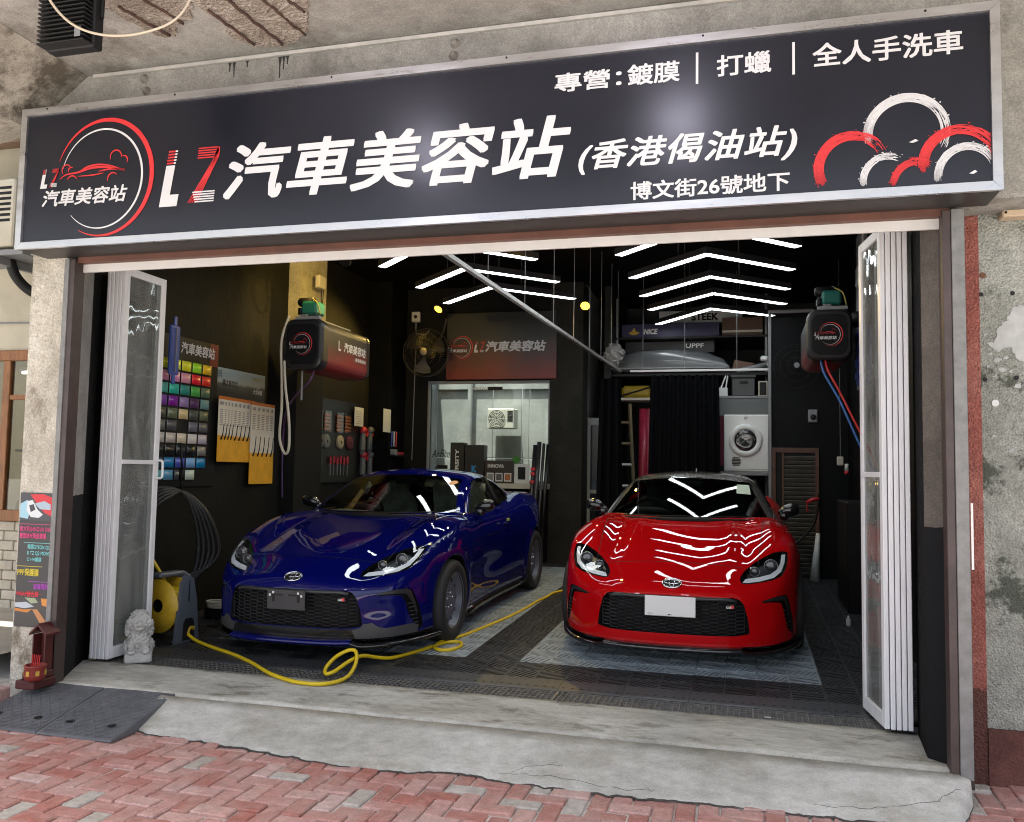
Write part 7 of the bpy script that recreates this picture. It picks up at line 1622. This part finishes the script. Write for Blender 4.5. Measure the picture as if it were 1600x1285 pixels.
SP=aged('spalled_aggregate',[(.24,.195,.155),(.36,.31,.26),(.48,.43,.37)],6.,26.,bump=1.,bs=70,vor=60);RUST=M('rusty_bar',(.085,.045,.033),.9,var=.4,vs=20,bump=.5,bs=80)
so=D.objects['canopy_soffit']
for pts,bars in (([(-3.32,3.70),(-2.98,3.62),(-2.86,3.80),(-2.93,3.95),(-3.08,4.02),(-3.15,4.12),(-3.26,4.10),(-3.30,3.95)],[((-3.25,3.75),(-3.18,4.10)),((-3.08,3.68),(-3.02,4.0))]),
   ([(-2.84,3.82),(-2.55,3.72),(-2.30,3.78),(-2.22,3.95),(-2.32,4.12),(-2.44,4.30),(-2.60,4.38),(-2.78,4.34),(-2.86,4.20),(-2.80,4.05)],[((-2.80,3.90),(-2.76,4.30)),((-2.64,3.80),(-2.60,4.34)),((-2.46,3.78),(-2.42,4.28)),((-2.34,3.80),(-2.30,4.05))])):
    P=np.array([(x,y,0) for x,y in pts]);P=spline(P,6,True)[:,:2];P+=RNG.normal(0,.008,P.shape);c=P.mean(0);n=len(P);mb=MB()
    rings=[];
    for s_,dz in ((1.0,.0025),(.97,-.006),(.7,-.004),(.4,-.006)): rings.append(np.column_stack([c+(P-c)*s_,np.full(n,ZC+dz)+(RNG.normal(0,.004,n) if s_<.95 else 0)]))
    V=np.concatenate(rings+[np.array([[c[0],c[1],ZC-.004]])]);F=[(i*n+q,(i+1)*n+q,(i+1)*n+(q+1)%n,i*n+(q+1)%n) for i in range(3) for q in range(n)]+[(3*n+q,4*n,3*n+(q+1)%n) for q in range(n)]
    mobj('spalled_patch',V,F,SP,so)
    for a,b in bars:
        p=np.linspace(0,1,9)[:,None];A=np.array([*a,ZC-.014]);B=np.array([*b,ZC-.012]);MB().tube(A+(B-A)*p+RNG.normal(0,.003,(9,3)),.008,6).obj('rebar',RUST,so,True)
LB=D.objects['lintel_beam']
MB().box((-4.0,4.43,3.777),(1.4,4.449,3.799),.002).obj('plaster_fillet',M('pale_fillet',(.50,.48,.44),.8,var=.2,vs=6),LB)
for x,z in ((-3.625,3.74),(-3.607,3.66),(-1.575,3.73),(-1.585,3.66)): MB().lathe([(.001,-.03),(.014,-.03),(.018,-.02),(.024,-.008),(.03,0)],(x,4.449,z),'y',10).obj('bolt',M('bolt_grey',(.24,.22,.19),.8,var=.3,vs=30),LB,True)
DRIP=M('black_drip',(.03,.028,.025),.8)
for x,l_ in ((-3.02,.055),(-2.99,.09),(-2.90,.04),(-2.68,.13),(-2.655,.08),(-2.63,.05)): mb=MB();mb.prism([(x-.012,3.776),(x+.012,3.776),(x+.004,3.776-l_*.4),(x+.003,3.776-l_),(x-.003,3.776-l_),(x-.004,3.776-l_*.4)],(0,4.4485,0),(1,0,0),(0,0,1),(0,.001,0));mb.obj('drip_stain',DRIP,LB)
t=thing('meter_box','beige metal box fixed high on the right pillar','junction box',(1.33,4.7,2.62));MB().box((1.225,4.66,2.63),(1.55,4.748,2.83),.006).obj('case',M('box_beige',(.55,.43,.30),.5,var=.08,vs=5),t)
for x in (1.24,1.53):
    for z in (2.65,2.81): MB().lathe([(.001,-.003),(.006,-.003),(.007,0)],(x,4.66,z),'y',8).obj('screw',DBLK,t)
MB().tube(spline([(1.30,4.70,2.83),(1.27,4.69,2.92),(1.30,4.69,3.0),(1.36,4.69,3.03)],6),.006,6).obj('lead',GRY,t,True)
t=tag(MB().box((.10,5.068,.001),(.135,5.082,.0055),.002).obj('litter_scrap',WPL),'tiny white paper scrap on the drain grating','litter')
D.objects.remove(_to)
